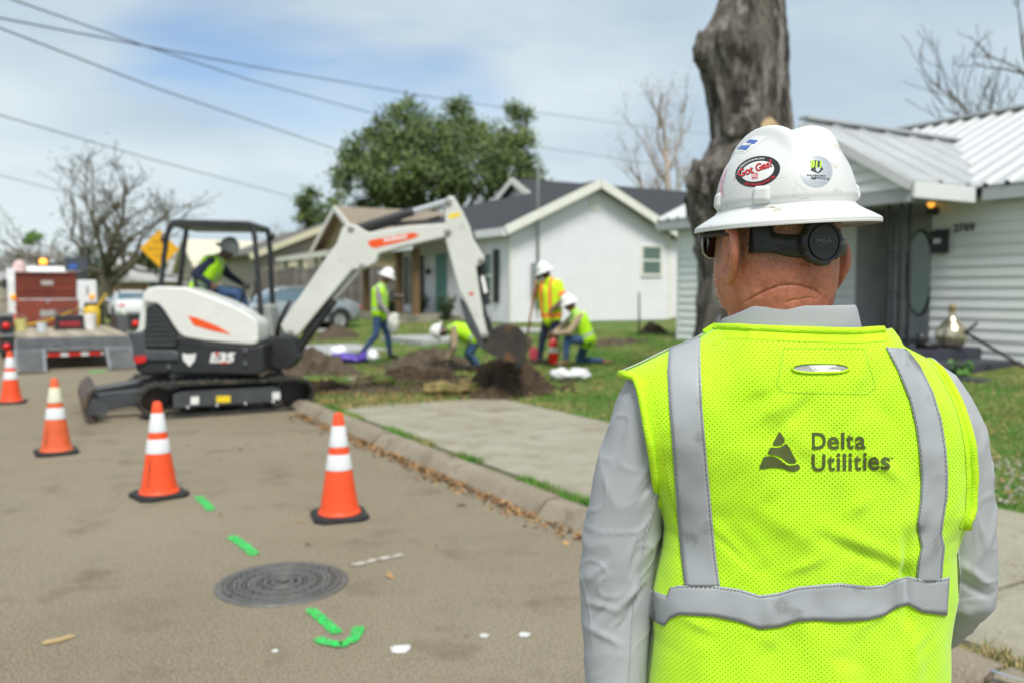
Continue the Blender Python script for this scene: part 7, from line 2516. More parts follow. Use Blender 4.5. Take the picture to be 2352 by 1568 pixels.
# nose, brow, chin
hb.tube([HL(0, .10, 1.625), HL(0, .128, 1.588), HL(0, .118, 1.578)], [.010, .016, .012], 10)
hb.tube([HL(-.04, .095, 1.64), HL(.04, .095, 1.64)], .018, 8)
hb.tube([HL(-.028, .105, 1.552), HL(.028, .105, 1.552)], .013, 8)
hb.ball(HL(0, .10, 1.515), (.03, .03, .02), 12, 8)
for sg in (-1, 1):     # ears: a rim standing off the head with a filled shell
    zc, yc = (1.587 if sg < 0 else 1.571), -.014
    ring = []
    for k in range(29):
        a = 2 * pi * k / 28
        ef = .028 * cos(a) * (1.0 if sin(a) > -.1 else .70 + .3 * (1 + sin(a)))
        eu = .042 * sin(a)
        out = .0905 + (.017 if sg < 0 else .013) * (.028 - ef) / .056 + .003 * (eu / .042)
        ring.append(HL(sg * out, yc + ef - .14 * eu, zc + eu))
    hb.tube(ring, [.0078 if 5 < k < 20 else .0056 for k in range(29)], 8, cap=False)
    c = sum(ring[:-1], Vector()) / 28
    nrm = HL(sg, 0, 0) - HL(0, 0, 0)
    ins = [c.lerp(p, .96) for p in ring[:-1]]
    hb.add([p + nrm * .001 for p in ins] + [p - nrm * .010 for p in ins], [tuple(range(28)), tuple(range(55, 27, -1))] + [(i, (i + 1) % 28, (i + 1) % 28 + 28, i + 28) for i in range(28)])
    hb.ball(HL(sg * .094, yc + .008, zc - .036), (.009, .011, .012), 10, 8)
    hb.ball(HL(sg * .089, yc + .004, zc), (.016, .016, .028), 10, 8)
# the rest of the body inside the clothes, so that the figure is one skin
def limb(pts, rad):
    hb.tube([Vector(p) for p in pts], rad, 12)
limb([HL(0, 0, 1.40), Vector((.462, Y0, 1.33)), Vector((.465, Y0 + .01, 1.1)), Vector((.465, Y0 + .02, .95))], [.09, .10, .115, .11])
limb([Vector((.40, Y0 + .01, 1.36)), P(1490, 900, 1.435), P(1440, 1100, 1.44), P(1418, 1300, 1.45), P(1412, 1600, 1.44), P(1416, 1862, 1.42)], [.06, .05, .045, .04, .034, .028])
limb([Vector((.53, Y0 + .01, 1.36)), P(2110, 900, 1.435), P(2190, 1100, 1.44), P(2208, 1335, 1.455), P(2060, 1490, 1.68), P(2012, 1506, 1.75)], [.06, .05, .045, .04, .032, .028])
for (p0, p1, r0, r1, mi) in hand_segs(P(1416, 1850, 1.42), (0.02, .08, -1), (1, 0, 0), 0, .35, 1.15) + hand_segs(P(2022, 1502, 1.735), (-.7, .5, -.1), (0, 0, -1), 0, .6, 1.1):
    d_ = (Vector(p1) - Vector(p0)).normalized()
    limb([Vector(p0) - d_ * r0 * .8, p0, p1, Vector(p1) + d_ * r1 * .8], [r0 * .5, r0, r1, r1 * .5])
hme = voxel(hb, .0030, 3)
# finer mesh where the nape shows
bmh = bmesh.new(); bmh.from_mesh(hme)
def _nape(f):
    c = f.calc_center_median()
    return 1.47 < c.z < 1.64 and c.y < HY + .01 and abs(c.x - HX) < .12
bmesh.ops.subdivide_edges(bmh, edges=list({e for f in bmh.faces if _nape(f) for e in f.edges}), cuts=1, use_grid_fill=True, smooth=1.0)
bmh.to_mesh(hme); bmh.free()
hme.polygons.foreach_set('use_smooth', [True] * len(hme.polygons))
hme.update()
# skin folds at the nape
FOLDS = [([(1700, 700), (1730, 682), (1763, 666), (1794, 656), (1820, 654), (1845, 657), (1876, 668), (1896, 690)], .0036, .0009, 2.8, 15),
         ([(1745, 614), (1770, 608), (1794, 604), (1845, 604), (1876, 613), (1897, 628)], .0013, .0010, 3.6, 15),
         ([(1790, 700), (1820, 690), (1860, 684), (1885, 690)], .0014, .0006, 2.6, 10), ([(1678, 700), (1690, 680), (1705, 655)], .0012, .0006, 2.8, 9)]
nv = len(hme.vertices)
stub = np.zeros(nv, np.float32)
hco = [v_.co.copy() for v_ in hme.vertices]
hno = [v_.normal.copy() for v_ in hme.vertices]
for vi, p in enumerate(hco):
    nrm = hno[vi]
    p = p.copy()
    u, v = toPX(p)
    lx = (p.x - HX) * cos(PSI) + (p.y - HY) * sin(PSI)
    ly = -(p.x - HX) * sin(PSI) + (p.y - HY) * cos(PSI)
    if p.z < 1.40:
        continue
    if ly < .04 and abs(lx) < .096:
        dsp = 0
        for pts, A, B, w0, w1 in FOLDS:
            if pts[0][0] < u < pts[-1][0]:
                dv = v - interp(u, pts)
                tp = sstep(pts[0][0], pts[0][0] + 25, u) * (1 - sstep(pts[-1][0] - 25, pts[-1][0], u))
                dsp += tp * (-A * math.exp(-(dv / w0) ** 2) + B * math.exp(-((dv - w1) / w1) ** 2) + .35 * B * math.exp(-((dv + w1) / w1) ** 2))
        dsp += .0007 * noise.noise(p * 60) + .0004 * noise.noise(p * 140)
        hco[vi] = p + nrm * dsp
    h = sstep(1.555, 1.60, p.z + .02 * noise.noise(p * 30)) * (1 - sstep(.05, .075, ly)) * (1 if abs(lx) < .0965 else 0)
    ear = max(0, 1 - abs(p.z - 1.583) / .05) if abs(lx) > .093 else 0
    stub[vi] = h * (1 - ear)
hme.vertices.foreach_set('co', np.array([tuple(q) for q in hco]).ravel())
hme.update()
at_ = hme.attributes.new('stubble', 'FLOAT', 'POINT')
at_.data.foreach_set('value', stub)
M_sk = bpy.data.materials.new('weathered_ruddy_skin')
M_sk.use_nodes = True
N_, L_n = M_sk.node_tree.nodes, M_sk.node_tree.links
bs = N_['Principled BSDF']
tcn = N_.new('ShaderNodeTexCoord')
nA = N_.new('ShaderNodeTexNoise'); nA.inputs['Scale'].default_value = 38; nA.inputs['Detail'].default_value = 9; nA.inputs['Roughness'].default_value = .75
nB = N_.new('ShaderNodeTexNoise'); nB.inputs['Scale'].default_value = 380; nB.inputs['Detail'].default_value = 3
L_n.new(tcn.outputs['Object'], nA.inputs['Vector']); L_n.new(tcn.outputs['Object'], nB.inputs['Vector'])
rA = N_.new('ShaderNodeValToRGB'); rA.color_ramp.elements[0].position = .3; rA.color_ramp.elements[1].position = .7
rA.color_ramp.elements[0].color = (.33, .095, .048, 1); rA.color_ramp.elements[1].color = (.64, .25, .15, 1)
L_n.new(nA.outputs['Fac'], rA.inputs[0])
rB = N_.new('ShaderNodeValToRGB'); rB.color_ramp.elements[0].position = .42; rB.color_ramp.elements[1].position = .6
rB.color_ramp.elements[0].color = (.14, .075, .042, 1); rB.color_ramp.elements[1].color = (.38, .21, .13, 1)
L_n.new(nB.outputs['Fac'], rB.inputs[0])
atn = N_.new('ShaderNodeAttribute'); atn.attribute_name = 'stubble'
mx1 = N_.new('ShaderNodeMath'); mx1.operation = 'MULTIPLY'; mx1.inputs[1].default_value = .85
L_n.new(atn.outputs['Fac'], mx1.inputs[0])
mx2 = N_.new('ShaderNodeMixRGB'); L_n.new(mx1.outputs[0], mx2.inputs[0]); L_n.new(rA.outputs[0], mx2.inputs[1]); L_n.new(rB.outputs[0], mx2.inputs[2])
L_n.new(mx2.outputs[0], bs.inputs['Base Color'])
bs.inputs['Roughness'].default_value = .48
bs.inputs['Subsurface Weight'].default_value = .12
bs.inputs['Subsurface Radius'].default_value = (1, .35, .2)
bs.inputs['Subsurface Scale'].default_value = .006
bpn = N_.new('ShaderNodeBump'); bpn.inputs['Strength'].default_value = .6; bpn.inputs['Distance'].default_value = .0014
L_n.new(nB.outputs['Fac'], bpn.inputs['Height']); L_n.new(bpn.outputs[0], bs.inputs['Normal'])
hme.materials.clear(); hme.materials.append(M_sk)
body = wpart('body', hme, None, man)
# beard and clipped hair as fine strands
bvh_head = BVHTree.FromPolygons([v.co.copy() for v in hme.vertices], [tuple(p.vertices) for p in hme.polygons])
rnd = random.Random(12)
hairw, haird = MB(), MB()
polys = [(p_.center.copy(), p_.normal.copy()) for p_ in hme.polygons]
for k in range(90000):
    pl_ = polys[rnd.randrange(len(polys))]
    c, pn_ = pl_
    lx = (c.x - HX) * cos(PSI) + (c.y - HY) * sin(PSI)
    ly = -(c.x - HX) * sin(PSI) + (c.y - HY) * cos(PSI)
    if c.z < 1.45 or (abs(lx) > .0955 and 1.53 < c.z < 1.64):
        continue
    beard = 1.485 < c.z < 1.56 and ly > .042 and lx < .2
    back = 1.565 < c.z < 1.66 and -.12 < ly < .03
    side_r = lx > .075 and -.04 < ly < .02 and 1.53 < c.z < 1.64
    if not (beard or back or side_r):
        continue
    if back and rnd.random() < .45:
        continue
    L_ = rnd.uniform(.002, .0042) if (beard or side_r) else rnd.uniform(.0008, .0018)
    d = (pn_ + Vector((rnd.gauss(0, .35), rnd.gauss(0, .35), -.5 + rnd.gauss(0, .3)))).normalized() * L_
    w_ = pn_.orthogonal().normalized() * (.00022 if beard or side_r else .00018)
    q = c + Vector((rnd.gauss(0, .001), rnd.gauss(0, .001), rnd.gauss(0, .001)))
    (hairw if (beard or side_r or rnd.random() < .25) else haird).add([q - w_, q + w_, q + d], [(0, 1, 2)])
tag(wpart('beard', hairw, pm('white_short_hair', (.70, .68, .64), rough=.5, var=.1), man, recalc=False), kind='stuff')
tag(wpart('clipped_hair', haird, pm('grey_brown_short_hair', (.16, .11, .075), rough=.6, var=.2), man, recalc=False), kind='stuff')

# --- hard hat
ROLL = radians(3.0)
HZ = P(1790, 508, Y0).z + .004
hat_M = Matrix.Translation((P(1803, 500, Y0).x, HY + .002, HZ)) @ Matrix.Rotation(-ROLL, 4, 'Y') @ Matrix.Rotation(PSI, 4, 'Z') @ Matrix.Rotation(radians(1.0), 4, 'X')
NS = 128
def hat_rows(shrink=0.0):
    rows = []
    # brim from its rim inwards
    for q, dz in ((1.0, -.0135), (1.006, -.0105), (.995, -.0075), (.93, -.0015), (.84, .006), (.77, .0125), (.735, .0185)):
        row = []
        for k in range(NS):
            w = 2 * pi * k / NS
            fl = .163 if sin(w) > 0 else .160
            row.append(Vector((.1395 * q * cos(w), fl * q * sin(w), dz - shrink)))
        rows.append(row)
    HH = .142
    for i in range(1, 31):
        h = .020 + (HH - .020) * (1 - (1 - i / 30) ** 1.7)
        k_ = max(.0, 1 - (h / (HH + .0004)) ** 2.45) ** .47
        row = []
        for k in range(NS):
            w = 2 * pi * k / NS
            x, y = (.1075 - shrink) * k_ * cos(w), (.1235 - shrink) * k_ * sin(w)
            z = h - shrink
            if not shrink:
                # two ridges running front to back with a shallow valley between them
                amp = .0135 * math.exp(-((abs(x) - .034) / .0135) ** 2) * sstep(.062, .115, h) * (1 - .75 * sstep(.055, .10, -y))
                val = -.004 * math.exp(-(x / .014) ** 2) * sstep(.09, .13, h)
                n = Vector((x / .1075 ** 2, y / .1235 ** 2, h / HH ** 2 * .9)).normalized()
                x, y, z = x + n.x * (amp + val), y + n.y * (amp + val), z + n.z * (amp + val)
            row.append(Vector((x, y, z)))
        rows.append(row)
    return rows
ho = hat_rows()
hi_ = hat_rows(.0028)
hm = MB()
hm.grid([[hat_M @ p for p in r] for r in ho], closed=True)
hm.grid([[hat_M @ p for p in r] for r in hi_], closed=True)
hm.grid([[hat_M @ p for p in ho[0]], [hat_M @ p for p in hi_[0]]], closed=True)
M_hh = pm('scuffed_white_hard_hat', (.66, .675, .665), rough=.34, var=.03, scale=8, coat=.12, wear=((.50, .48, .40), 34, .63))
hat = wpart('hard_hat', hm, M_hh, man, smooth=True, recalc=True)
bvh_hat = BVHTree.FromPolygons([tuple(hat_M @ p) for r in ho for p in r], [(i * NS + k, i * NS + (k + 1) % NS, (i + 1) * NS + (k + 1) % NS, (i + 1) * NS + k) for i in range(len(ho) - 1) for k in range(NS)])
def onhat(u, v, off):
    d = RAY(u, v).normalized()
    loc, nrm, idx, dist = bvh_hat.ray_cast(Vector((0, 0, CAMH)), d)
    if loc is None:
        loc, nrm, idx, dist = bvh_hat.find_nearest(Vector((0, 0, CAMH)) + d * 1.42)
    if nrm.dot(d) > 0:
        nrm = -nrm
    return loc + nrm * off, nrm
def hpart(name, b, M, **k):
    o = obj(name, b, M, None, **k)
    o.parent = hat
    o.matrix_parent_inverse = VP
    return o
# accessory lugs
def lug(c, n, upv, w, h, d):
    n = n.normalized(); s_ = upv.cross(n).normalized(); u_ = n.cross(s_)
    b = MB()
    b.hexa([c + s_ * sx * w * (1.15 if i == 0 else .78) + u_ * sy * h * (1.1 if i == 0 else .8) + n * (-.012 if i == 0 else d) for i in (0, 1) for sx, sy in ((-1, -1), (1, -1), (1, 1), (-1, 1))])
    hpart('accessory_lug', b, M_hh, bevel=.007, bseg=4)
for be in (-57, 57, -110, 110):
    be = radians(be)
    n = (hat_M.to_3x3() @ Vector((sin(be), -cos(be), .12)))
    c = hat_M @ Vector((.1025 * sin(be), -.118 * cos(be), .034))
    lug(c, n, Vector((0, 0, 1)), .0165, .0155, .0085)
# stickers: each one mesh following the shell
def cH(x, y):
    return (2700 + x * .34014) / 1.7007, (450 + y * .34014) / 1.7007
def disc_geo(pts_fn, rings=7, n=48):
    vs, fs = [], []
    for i in range(rings + 1):
        f = i / rings
        for k in range(n):
            vs.append(pts_fn(f, 2 * pi * k / n))
    for i in range(rings):
        for k in range(n):
            fs.append((i * n + k, i * n + (k + 1) % n, (i + 1) * n + (k + 1) % n, (i + 1) * n + k))
    return vs, fs
def put(b, vs, fs, off, mi):
    b.add([onhat(*cH(x, y), off)[0] for x, y in vs], fs, mi)
sc_, ss_ = cos(radians(-14)), sin(radians(-14))
def E1(rx, ry, f, a):
    x, y = rx * f * cos(a), ry * f * sin(a)
    return 765 + x * sc_ - y * ss_, 650 + x * ss_ + y * sc_
M_sblk = pm('black_sticker_vinyl', (.018, .019, .022), rough=.4, var=.2)
M_swht = pm('white_sticker_vinyl', (.76, .76, .75), rough=.4, var=.02)
M_sred = pm('red_sticker_ink', (.70, .025, .03), rough=.4, var=.05)
b = MB()
put(b, *disc_geo(lambda f, a: E1(262, 172, f, a)), .0004, 0)
put(b, *disc_geo(lambda f, a: E1(192, 112, f, a)), .0008, 1)
def txt_rot(b, txt, cx, cy, w, h, ang, off, mi, bold=.0, shear=0.0):
    vs, fs = fit_text(txt, -w / 2, w / 2, -h / 2, h / 2, bold=bold, shear=shear)
    ca, sa = cos(radians(ang)), sin(radians(ang))
    put(b, [(cx + x * ca - y * sa * -1 * -1 if False else cx + x * ca + y * sa, cy + x * sa - y * ca) for x, y in vs], fs, off, mi)
txt_rot(b, 'Got Gas?', 742, 616, 412, 92, -18, .0012, 0, bold=.04, shear=.15)
txt_rot(b, 'Got Gas?', 740, 616, 404, 84, -18, .0016, 2, bold=.015, shear=.15)
put(b, [(698, 672), (768, 666), (770, 728), (700, 734)], [(0, 1, 2, 3)], .0012, 2)
txt_rot(b, 'RKI', 734, 700, 58, 44, -5, .0016, 1, bold=.02)
txt_rot(b, 'INSTRUMENTS', 734, 743, 66, 8, -5, .0012, 2)
def txt_arc(b, txt, rx, ry, a0, a1, h, off, mi, inward, bold=.0):
    vs, fs = fit_text(txt, 0, 1, 0, h, bold=bold)
    out = []
    for x, y in vs:
        a = a0 + (a1 - a0) * x
        k = 1 + (y - h / 2) / ry * (1 if inward else -1)
        out.append(E1(rx * k, ry * k, 1, a))
    put(b, out, fs, off, mi)
txt_arc(b, 'www.rkiinstruments.com', 226, 142, radians(192), radians(300), 24, .0012, 1, True, .01)
txt_arc(b, 'Gas Detection For Life', 226, 142, radians(138), radians(42), 30, .0012, 2, False, .015)
hpart('sticker', b, [M_sblk, M_swht, M_sred], recalc=False)
# round silver sticker
M_ssil = pm('silver_foil_sticker', (.55, .58, .60), rough=.28, metal=.55, var=.10, scale=30)
M_sgrn = pm('lime_sticker_ink', (.42, .72, .02), rough=.4)
b = MB()
put(b, *disc_geo(lambda f, a: (1437 + 184 * f * cos(a) - 12 * f * sin(a), 650 + 180 * f * sin(a) + 12 * f * cos(a))), .0004, 0)
put(b, [(1360, 535), (1400, 524), (1470, 528), (1500, 600), (1515, 628), (1470, 668), (1440, 668), (1368, 640), (1380, 612)], [(0, 1, 2, 3, 4, 5, 6, 7, 8)], .0009, 1)
txt_rot(b, '811', 1428, 572, 126, 84, 5, .0014, 2, bold=.05)
put(b, [(1430, 612), (1462, 606), (1480, 630), (1450, 664), (1425, 640)], [(0, 1, 2, 3, 4)], .0014, 0)
txt_rot(b, "Know what's below.", 1435, 694, 218, 24, 3, .0012, 1, bold=.02)
txt_rot(b, 'Call', 1402, 724, 58, 30, 4, .0012, 1, bold=.04)
txt_rot(b, 'before you dig.', 1512, 730, 148, 26, 6, .0012, 1, bold=.02)
hpart('sticker', b, [M_ssil, M_sblk, M_sgrn], recalc=False)
# blue and white label high on the left ridge
M_sblu = pm('blue_sticker_ink', (.03, .10, .40), rough=.4)
b = MB()
def quadgrid(a, b_, c, d, n=8, m=6):
    vs, fs = [], []
    for i in range(n + 1):
        for j in range(m + 1):
            f, g = i / n, j / m
            vs.append(((a[0] * (1 - f) + b_[0] * f) * (1 - g) + (d[0] * (1 - f) + c[0] * f) * g, (a[1] * (1 - f) + b_[1] * f) * (1 - g) + (d[1] * (1 - f) + c[1] * f) * g))
    for i in range(n):
        for j in range(m):
            fs.append((i * (m + 1) + j, (i + 1) * (m + 1) + j, (i + 1) * (m + 1) + j + 1, i * (m + 1) + j + 1))
    return vs, fs
put(b, *quadgrid((478, 432), (718, 238), (880, 250), (600, 446)), .0004, 0)
put(b, *quadgrid((530, 392), (585, 352), (682, 358), (632, 408)), .0009, 1)
put(b, *quadgrid((632, 318), (678, 284), (775, 296), (722, 338)), .0009, 1)
txt_rot(b, 'member', 668, 346, 62, 16, -6, .0009, 2)
txt_rot(b, 'service', 572, 424, 70, 14, -4, .0009, 2)
hpart('sticker', b, [M_swht, M_sblu, M_sblk], recalc=False)
# pink ribbon
M_pink = pm('pink_ribbon_vinyl', (.72, .42, .50), rough=.4)
b = MB()
def band_px(pts, w):
    L_, R_ = [], []
    for i, p in enumerate(pts):
        a, c = pts[max(0, i - 1)], pts[min(len(pts) - 1, i + 1)]
        dx, dy = c[0] - a[0], c[1] - a[1]
        l = hypot(dx, dy)
        L_.append((p[0] - dy / l * w, p[1] + dx / l * w)); R_.append((p[0] + dy / l * w, p[1] - dx / l * w))
    n = len(pts)
    return L_ + R_, [(i, i + 1, n + i + 1, n + i) for i in range(n - 1)]
put(b, *band_px([(318, 940), (340, 860), (365, 760), (388, 680), (400, 620), (395, 600), (380, 602), (362, 640), (350, 700), (345, 760), (352, 840), (365, 935)], 14), .0006, 0)
hpart('sticker', b, [M_pink], recalc=False)
# brown scuffs on the brim and shell
M_scuff = pm('brown_scuff', (.30, .21, .10), rough=.8, var=.4, scale=60)
b = MB()
for pts, w in (([(690, 1088), (760, 1078), (850, 1064), (960, 1056)], 1.6), ([(905, 1062), (935, 1058), (965, 1060)], 6), ([(1240, 968), (1330, 952), (1365, 944)], 1.4), ([(1190, 770), (1260, 830), (1320, 870)], .9), ([(940, 745), (1040, 720), (1100, 722)], .7)):
    put(b, *band_px(pts, w), .0003, 0)
hpart('scuff_marks', b, [M_scuff], recalc=False)
# suspension strap and ratchet knob
M_susp = pm('black_suspension_plastic', (.014, .015, .016), rough=.45, var=.15, scale=20)
def HR(al, z, r=0.0):
    a_ = interp(z, [(s_[0], s_[1]) for s_ in SEC]) + .0045 + r
    b_ = interp(z, [(s_[0], s_[2]) for s_ in SEC]) + .0045 + r
    return HL(a_ * sin(al), -b_ * cos(al), z)
rows_o, rows_i = [], []
for i in range(41):
    al = radians(-50 + 128 * i / 40)
    mid = math.exp(-((al - radians(2)) / .55) ** 2)
    h = .0145 + .005 * mid
    zc = 1.599 + .006 * (1 - sstep(radians(-50), radians(-25), al)) - .002 * mid
    z0, z1 = zc - h, zc + h
    rows_o.append([HR(al, z0, .000), HR(al, z0 + .003, .006), HR(al, zc, .0085), HR(al, z1 - .003, .006), HR(al, z1, .000)])
sm_ = MB().grid(rows_o)
hpart('headband', sm_, M_susp, smooth=True, recalc=True).modifiers.new('t', 'SOLIDIFY').thickness = .002
rows_o = []
for i in range(13):
    f = i / 12
    al0 = radians(-53 + 9 * (1 - f) ** 2)
    z = 1.588 + .052 * f
    wd = radians(8.5 + 9 * (1 - f) ** 2)
    rows_o.append([HR(al0 - wd, z, .002), HR(al0 - wd * .5, z, .0065), HR(al0 + wd * .5, z, .0065), HR(al0 + wd, z, .002)])
hpart('rear_strap', MB().grid(rows_o), M_susp, smooth=True, recalc=True).modifiers.new('t', 'SOLIDIFY').thickness = .002
rows_o = []
for i in range(9):
    f = i / 8
    al0 = radians(72 + 4 * f)
    z = 1.60 + .040 * f
    wd = radians(9)
    rows_o.append([HR(al0 - wd, z, .002), HR(al0, z, .006), HR(al0 + wd, z, .002)])
hpart('rear_strap', MB().grid(rows_o), M_susp, smooth=True, recalc=True).modifiers.new('t', 'SOLIDIFY').thickness = .002
# knob
kal = radians(-2)
kc = HR(kal, 1.603, .004)
kn = (HL(sin(kal), -cos(kal), 0) - HL(0, 0, 0)).normalized()
kx = Vector((0, 0, 1)).cross(kn).normalized()
KM = Matrix(((kx.x, 0, kn.x, kc.x), (kx.y, 0, kn.y, kc.y), (kx.z, 1, kn.z, kc.z), (0, 0, 0, 1)))
b = MB()
NK = 96
def kr(base, k):
    w = 2 * pi * k / NK
    return base * (1 - .075 * sstep(.35, .75, math.cos(w * 7 + .5))) + (.0006 if k % 4 < 2 else 0)
rows = []
for (r, z, g) in ((0.0339, -.004, 1), (0.0357, .002, 1), (0.0357, .011, 1), (0.0333, .0135, 1), (0.0287, .0135, 0), (0.0278, .0115, 0), (0.0260, .0115, 0), (0.0252, .0145, 0), (.001, .0148, 0)):
    rows.append([KM @ Vector(((kr(r, k) if g else r) * cos(2 * pi * k / NK), (kr(r, k) if g else r) * sin(2 * pi * k / NK), z)) for k in range(NK)])
b.grid(rows, closed=True)
hpart('ratchet_knob', b, M_susp, smooth_angle=35)
vs, fs = fit_text('MSA', -.0145, .0145, -.0042, .0042, bold=.05)
b = MB().add([KM @ Vector((x, y + .002, .0156)) for x, y in vs], fs)
fr4 = [(-.016, -.0045), (.016, -.0045), (.016, .0085), (-.016, .0085)]
for (x0, x1, y0, y1) in ((-.0165, .0165, -.0050, -.0042), (-.0165, .0165, .0082, .0090), (-.0165, -.0157, -.0042, .0082), (.0157, .0165, -.0042, .0082)):
    b.add([KM @ Vector((x, y, .0155)) for x, y in ((x0, y0), (x1, y0), (x1, y1), (x0, y1))], [(0, 1, 2, 3)])
hpart('knob_lettering', b, pm('dark_grey_relief', (.07, .072, .075), rough=.35), recalc=False)
# sunglasses
M_lens = pm('dark_mirror_lens', (.03, .03, .03), rough=.06, var=.1, spec=.9)
gl = thing('sunglasses', None, None); keep(gl, man)
def gpart(name, b, M, **k):
    o = obj(name, b, M, gl, **k)
    return o
for sg in (-1, 1):
    gpart('temple_arm', MB().tube([HL(sg * .099, -.030, 1.616), HL(sg * .1005, -.012, 1.622), HL(sg * .100, .03, 1.624), HL(sg * .098, .075, 1.622), HL(sg * .086, .105, 1.618)], [(.003, .006)] * 5, 8), M_susp, smooth=True)
    rr2 = []
    for i in range(9):
        f = i / 8
        al = radians(8 + 46 * f)
        x, y = sin(al) * .124 * sg, cos(al) * .150 - .022
        h0 = .016 + .006 * sin(pi * min(1, f * 1.2))
        rr2.append([HL(x, y, 1.612 - h0 * 1.15), HL(x, y + .002, 1.606), HL(x, y, 1.628)])
    gpart('lens', MB().grid(rr2), M_lens, smooth=True)
    gpart('rim', MB().tube([r[2] for r in rr2] + [rr2[-1][1], rr2[-1][0]] + [r[0] for r in rr2[::-1]] + [rr2[0][2]], .0022, 6), pm('silver_grey_frame', (.35, .36, .36), rough=.3, metal=.5), smooth=True)
gpart('bridge', MB().tube([HL(-.018, .126, 1.622), HL(0, .130, 1.626), HL(.018, .126, 1.622)], .0025, 6), M_susp, smooth=True)
# trousers and boots
pel = Vector((P(1822, 1900, Y0).x, Y0 + .02, .86))
segs = []
for sg in (-1, 1):
    hp = pel + Vector((sg * .11, 0, .02)); kn_ = Vector((pel.x + sg * .13, Y0 + .03, .48)); an_ = Vector((pel.x + sg * .14, Y0 + .01, .10))
    segs += [(hp, kn_, .125, .085, 0), (kn_, an_ + Vector((0, 0, .03)), .083, .07, 0), (an_, an_ - Vector((0, 0, .03)), .058, .06, 1), (an_ + Vector((0, -.04, -.05)), an_ + Vector((sg * .03, .17, -.055)), .046, .042, 1)]
segs += [(pel + Vector((-.1, .02, .06)), pel + Vector((.1, .02, .06)), .12, .12, 0)]
tm, cen, idx = blob_person(man, segs, .016)
tm.materials.clear()
for m in (M_jean, M_boot):
    tm.materials.append(m)
tm.polygons.foreach_set('material_index', idx.astype(np.int32))
wpart('trousers', tm, None, man)
# ------------------------------------------------------------------ grass, fallen leaves
rng = np.random.default_rng(5)
def blades(name, label, n, s_rng, t_rng, h, M_list, probs, cond=None, wid=.006):
    s = rng.uniform(*s_rng, n); t = rng.uniform(*t_rng, n)
    keepm = np.ones(n, bool)
    if cond is not None:
        keepm = np.array([cond(a, b) for a, b in zip(s, t)])
    s, t = s[keepm], t[keepm]
    n = len(s)
    x = DR[0] * s + NR[0] * t
    y = DR[1] * s + NR[1] * t
    z = np.array([lawn_z(a, b) for a, b in zip(s, t)]) - .012
    a = rng.uniform(0, 2 * np.pi, n)
    hh = rng.uniform(.5, 1.3, n) * h
    lx, ly = rng.normal(0, .45, n) * hh, rng.normal(0, .45, n) * hh
    wx, wy = np.cos(a) * wid, np.sin(a) * wid
    v = np.empty((n, 3, 3))
    v[:, 0] = np.stack([x - wx, y - wy, z], 1)
    v[:, 1] = np.stack([x + wx, y + wy, z], 1)
    v[:, 2] = np.stack([x + lx, y + ly, z + hh], 1)
    me = bpy.data.meshes.new(name)
    me.vertices.add(n * 3)
    me.vertices.foreach_set('co', v.ravel())
    me.loops.add(n * 3)
    me.loops.foreach_set('vertex_index', np.arange(n * 3, dtype=np.int32))
    me.polygons.add(n)
    me.polygons.foreach_set('loop_start', np.arange(n, dtype=np.int32) * 3)
    for m in M_list:
        me.materials.append(m)
    pn_ = np.array([noise.noise(Vector((a * .8, b * .8, 7))) for a, b in zip(s, t)])
    r = rng.random(n) + pn_ * .9
    mi = np.where(r < probs[0], 0, np.where(r < probs[1], 1, 2)).astype(np.int32)
    me.polygons.foreach_set('material_index', mi)
    me.update(calc_edges=True)
    o = bpy.data.objects.new(name, me)
    C.objects.link(o)
    return tag(o, label, 'grass', kind='stuff')
M_g1 = pm('green_grass_blade', (.075, .24, .018), rough=.7, var=.3, scale=2)
M_g2 = pm('dry_grass_blade', (.40, .32, .15), rough=.8, var=.3, scale=2)
M_g3 = pm('olive_grass_blade', (.17, .22, .05), rough=.7, var=.3, scale=2)
def clear_of(a, b):
    if b < 5.6 and a < 10.2:
        return False
    if 18.5 < a < 21.3 or 26.1 < a < 29.3:
        return False
    if b > 12.1 and a < 14.2:
        return False
    if 6.2 < a < 11.1 and b > 10.4:
        return False
    return True
blades('grass', 'green and straw coloured grass of the front lawns', 110000, (-3, 22), (5.5, 13), .05, [M_g1, M_g3, M_g2], (.5, .82), clear_of)
blades('grass', 'straggling grass on the verge beyond the pavement', 12000, (9.8, 18), (3.3, 5.7), .05, [M_g2, M_g3, M_g1], (.45, .75))
blades('grass', 'thin line of green grass in the joint behind the kerb', 9000, (-2, 10.2), (3.24, 3.36), .05, [M_g1, M_g3, M_g2], (.65, .9), lambda a, b: noise.noise(Vector((a * 1.1, 0, 2))) > -.12, wid=.005)
blades('grass', 'distant dry grass along the house fronts', 20000, (21, 36), (5, 13.5), .07, [M_g3, M_g2, M_g1], (.45, .8), clear_of, wid=.012)
M_lf = [pm('fallen_leaf_tan', (.29, .165, .07), rough=.8, var=.25, scale=9), pm('fallen_leaf_brown', (.19, .095, .04), rough=.8, var=.25, scale=9), pm('fallen_leaf_gold', (.38, .23, .09), rough=.8, var=.25, scale=9)]
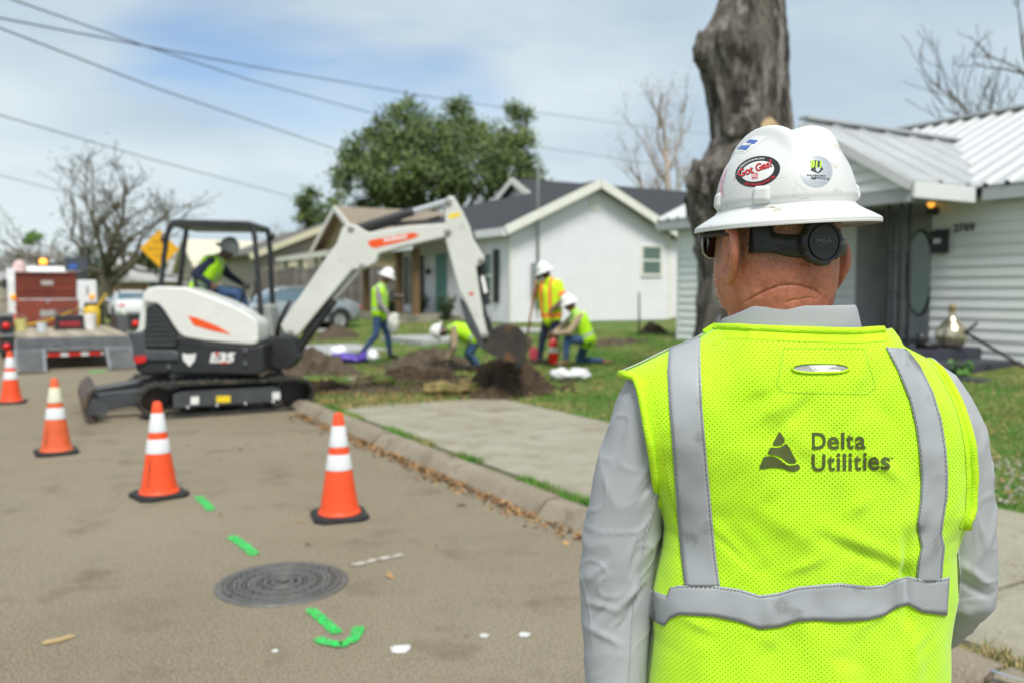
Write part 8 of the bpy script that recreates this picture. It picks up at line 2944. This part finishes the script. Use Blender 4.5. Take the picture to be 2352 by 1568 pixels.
def leaves(label, n, fn, size):
    lb = MB()
    rnd = random.Random(len(label))
    k = 0
    while k < n:
        q = fn(rnd)
        if q is None:
            continue
        k += 1
        p = ST(q[0], q[1], q[2] + rnd.uniform(.002, .02))
        a = rnd.uniform(0, 2 * pi)
        L_ = size * rnd.uniform(.6, 1.3)
        d = Vector((cos(a), sin(a), rnd.gauss(0, .35))) * L_
        e = Vector((-sin(a), cos(a), rnd.gauss(0, .35))) * L_ * .5
        up = Vector((0, 0, rnd.uniform(.0, .4) * L_))
        lb.add([p - d, p + e * .9 - d * .2 + up, p + e * .6 + d * .5 + up * .6, p + d, p - e * .6 + d * .5 + up * .6, p - e * .9 - d * .2 + up], [(0, 1, 2, 3), (0, 3, 4, 5)], rnd.choice((0, 0, 1, 2)))
    o = obj('fallen_leaves', lb, M_lf, recalc=False)
    tag(o, label, 'leaves', kind='stuff')
def gutter(r):
    s = r.uniform(4.2, 10.4)
    dens = .35 + .65 * sstep(-.25, .35, noise.noise(Vector((s * 1.2, 3, 0)))) * (1 - .6 * sstep(8.4, 9.4, s)) * sstep(4.3, 5.2, s)
    if r.random() > dens:
        return None
    return (s, 3.02 - abs(r.gauss(0, .085)), .0)
leaves('drift of dry brown leaves lying in the kerb gutter', 900, gutter, .026)
leaves('loose brown leaves scattered over the asphalt', 60, lambda r: (r.uniform(0, 10), 3.0 - abs(r.gauss(0, .9)), 0), .022)
def lawnleaf(r):
    s, t = r.uniform(-2, 15), r.uniform(5.4, 9)
    return (s, t, lawn_z(s, t) + .02)
leaves('brown leaves strewn over the near lawn and verge', 1600, lawnleaf, .028)
leaves('brown leaves on the verge before the trench', 700, lambda r: (r.uniform(9.9, 12), r.uniform(3.3, 5.4), .1), .028)
# pale shell gravel patch by the pavement at right
gp = MB()
rnd = random.Random(8)
gc = G(2320, 1095, .13)
for k in range(900):
    a, q = rnd.uniform(0, 2 * pi), sqrt(rnd.random())
    px, py = gc.x + 1.5 * q * cos(a), gc.y + .75 * q * sin(a)
    s_, t_ = toST(px, py)
    if t_ < 5.57:
        continue
    r = rnd.uniform(.008, .022)
    gp.ball((px, py, lawn_z(s_, t_) + r * .3), (r, r * rnd.uniform(.6, 1), r * .6), 5, 3)
o = obj('gravel', gp, M_gravel, recalc=False)
tag(o, 'pale shell gravel spilled beside the pavement at right', 'gravel', kind='stuff')
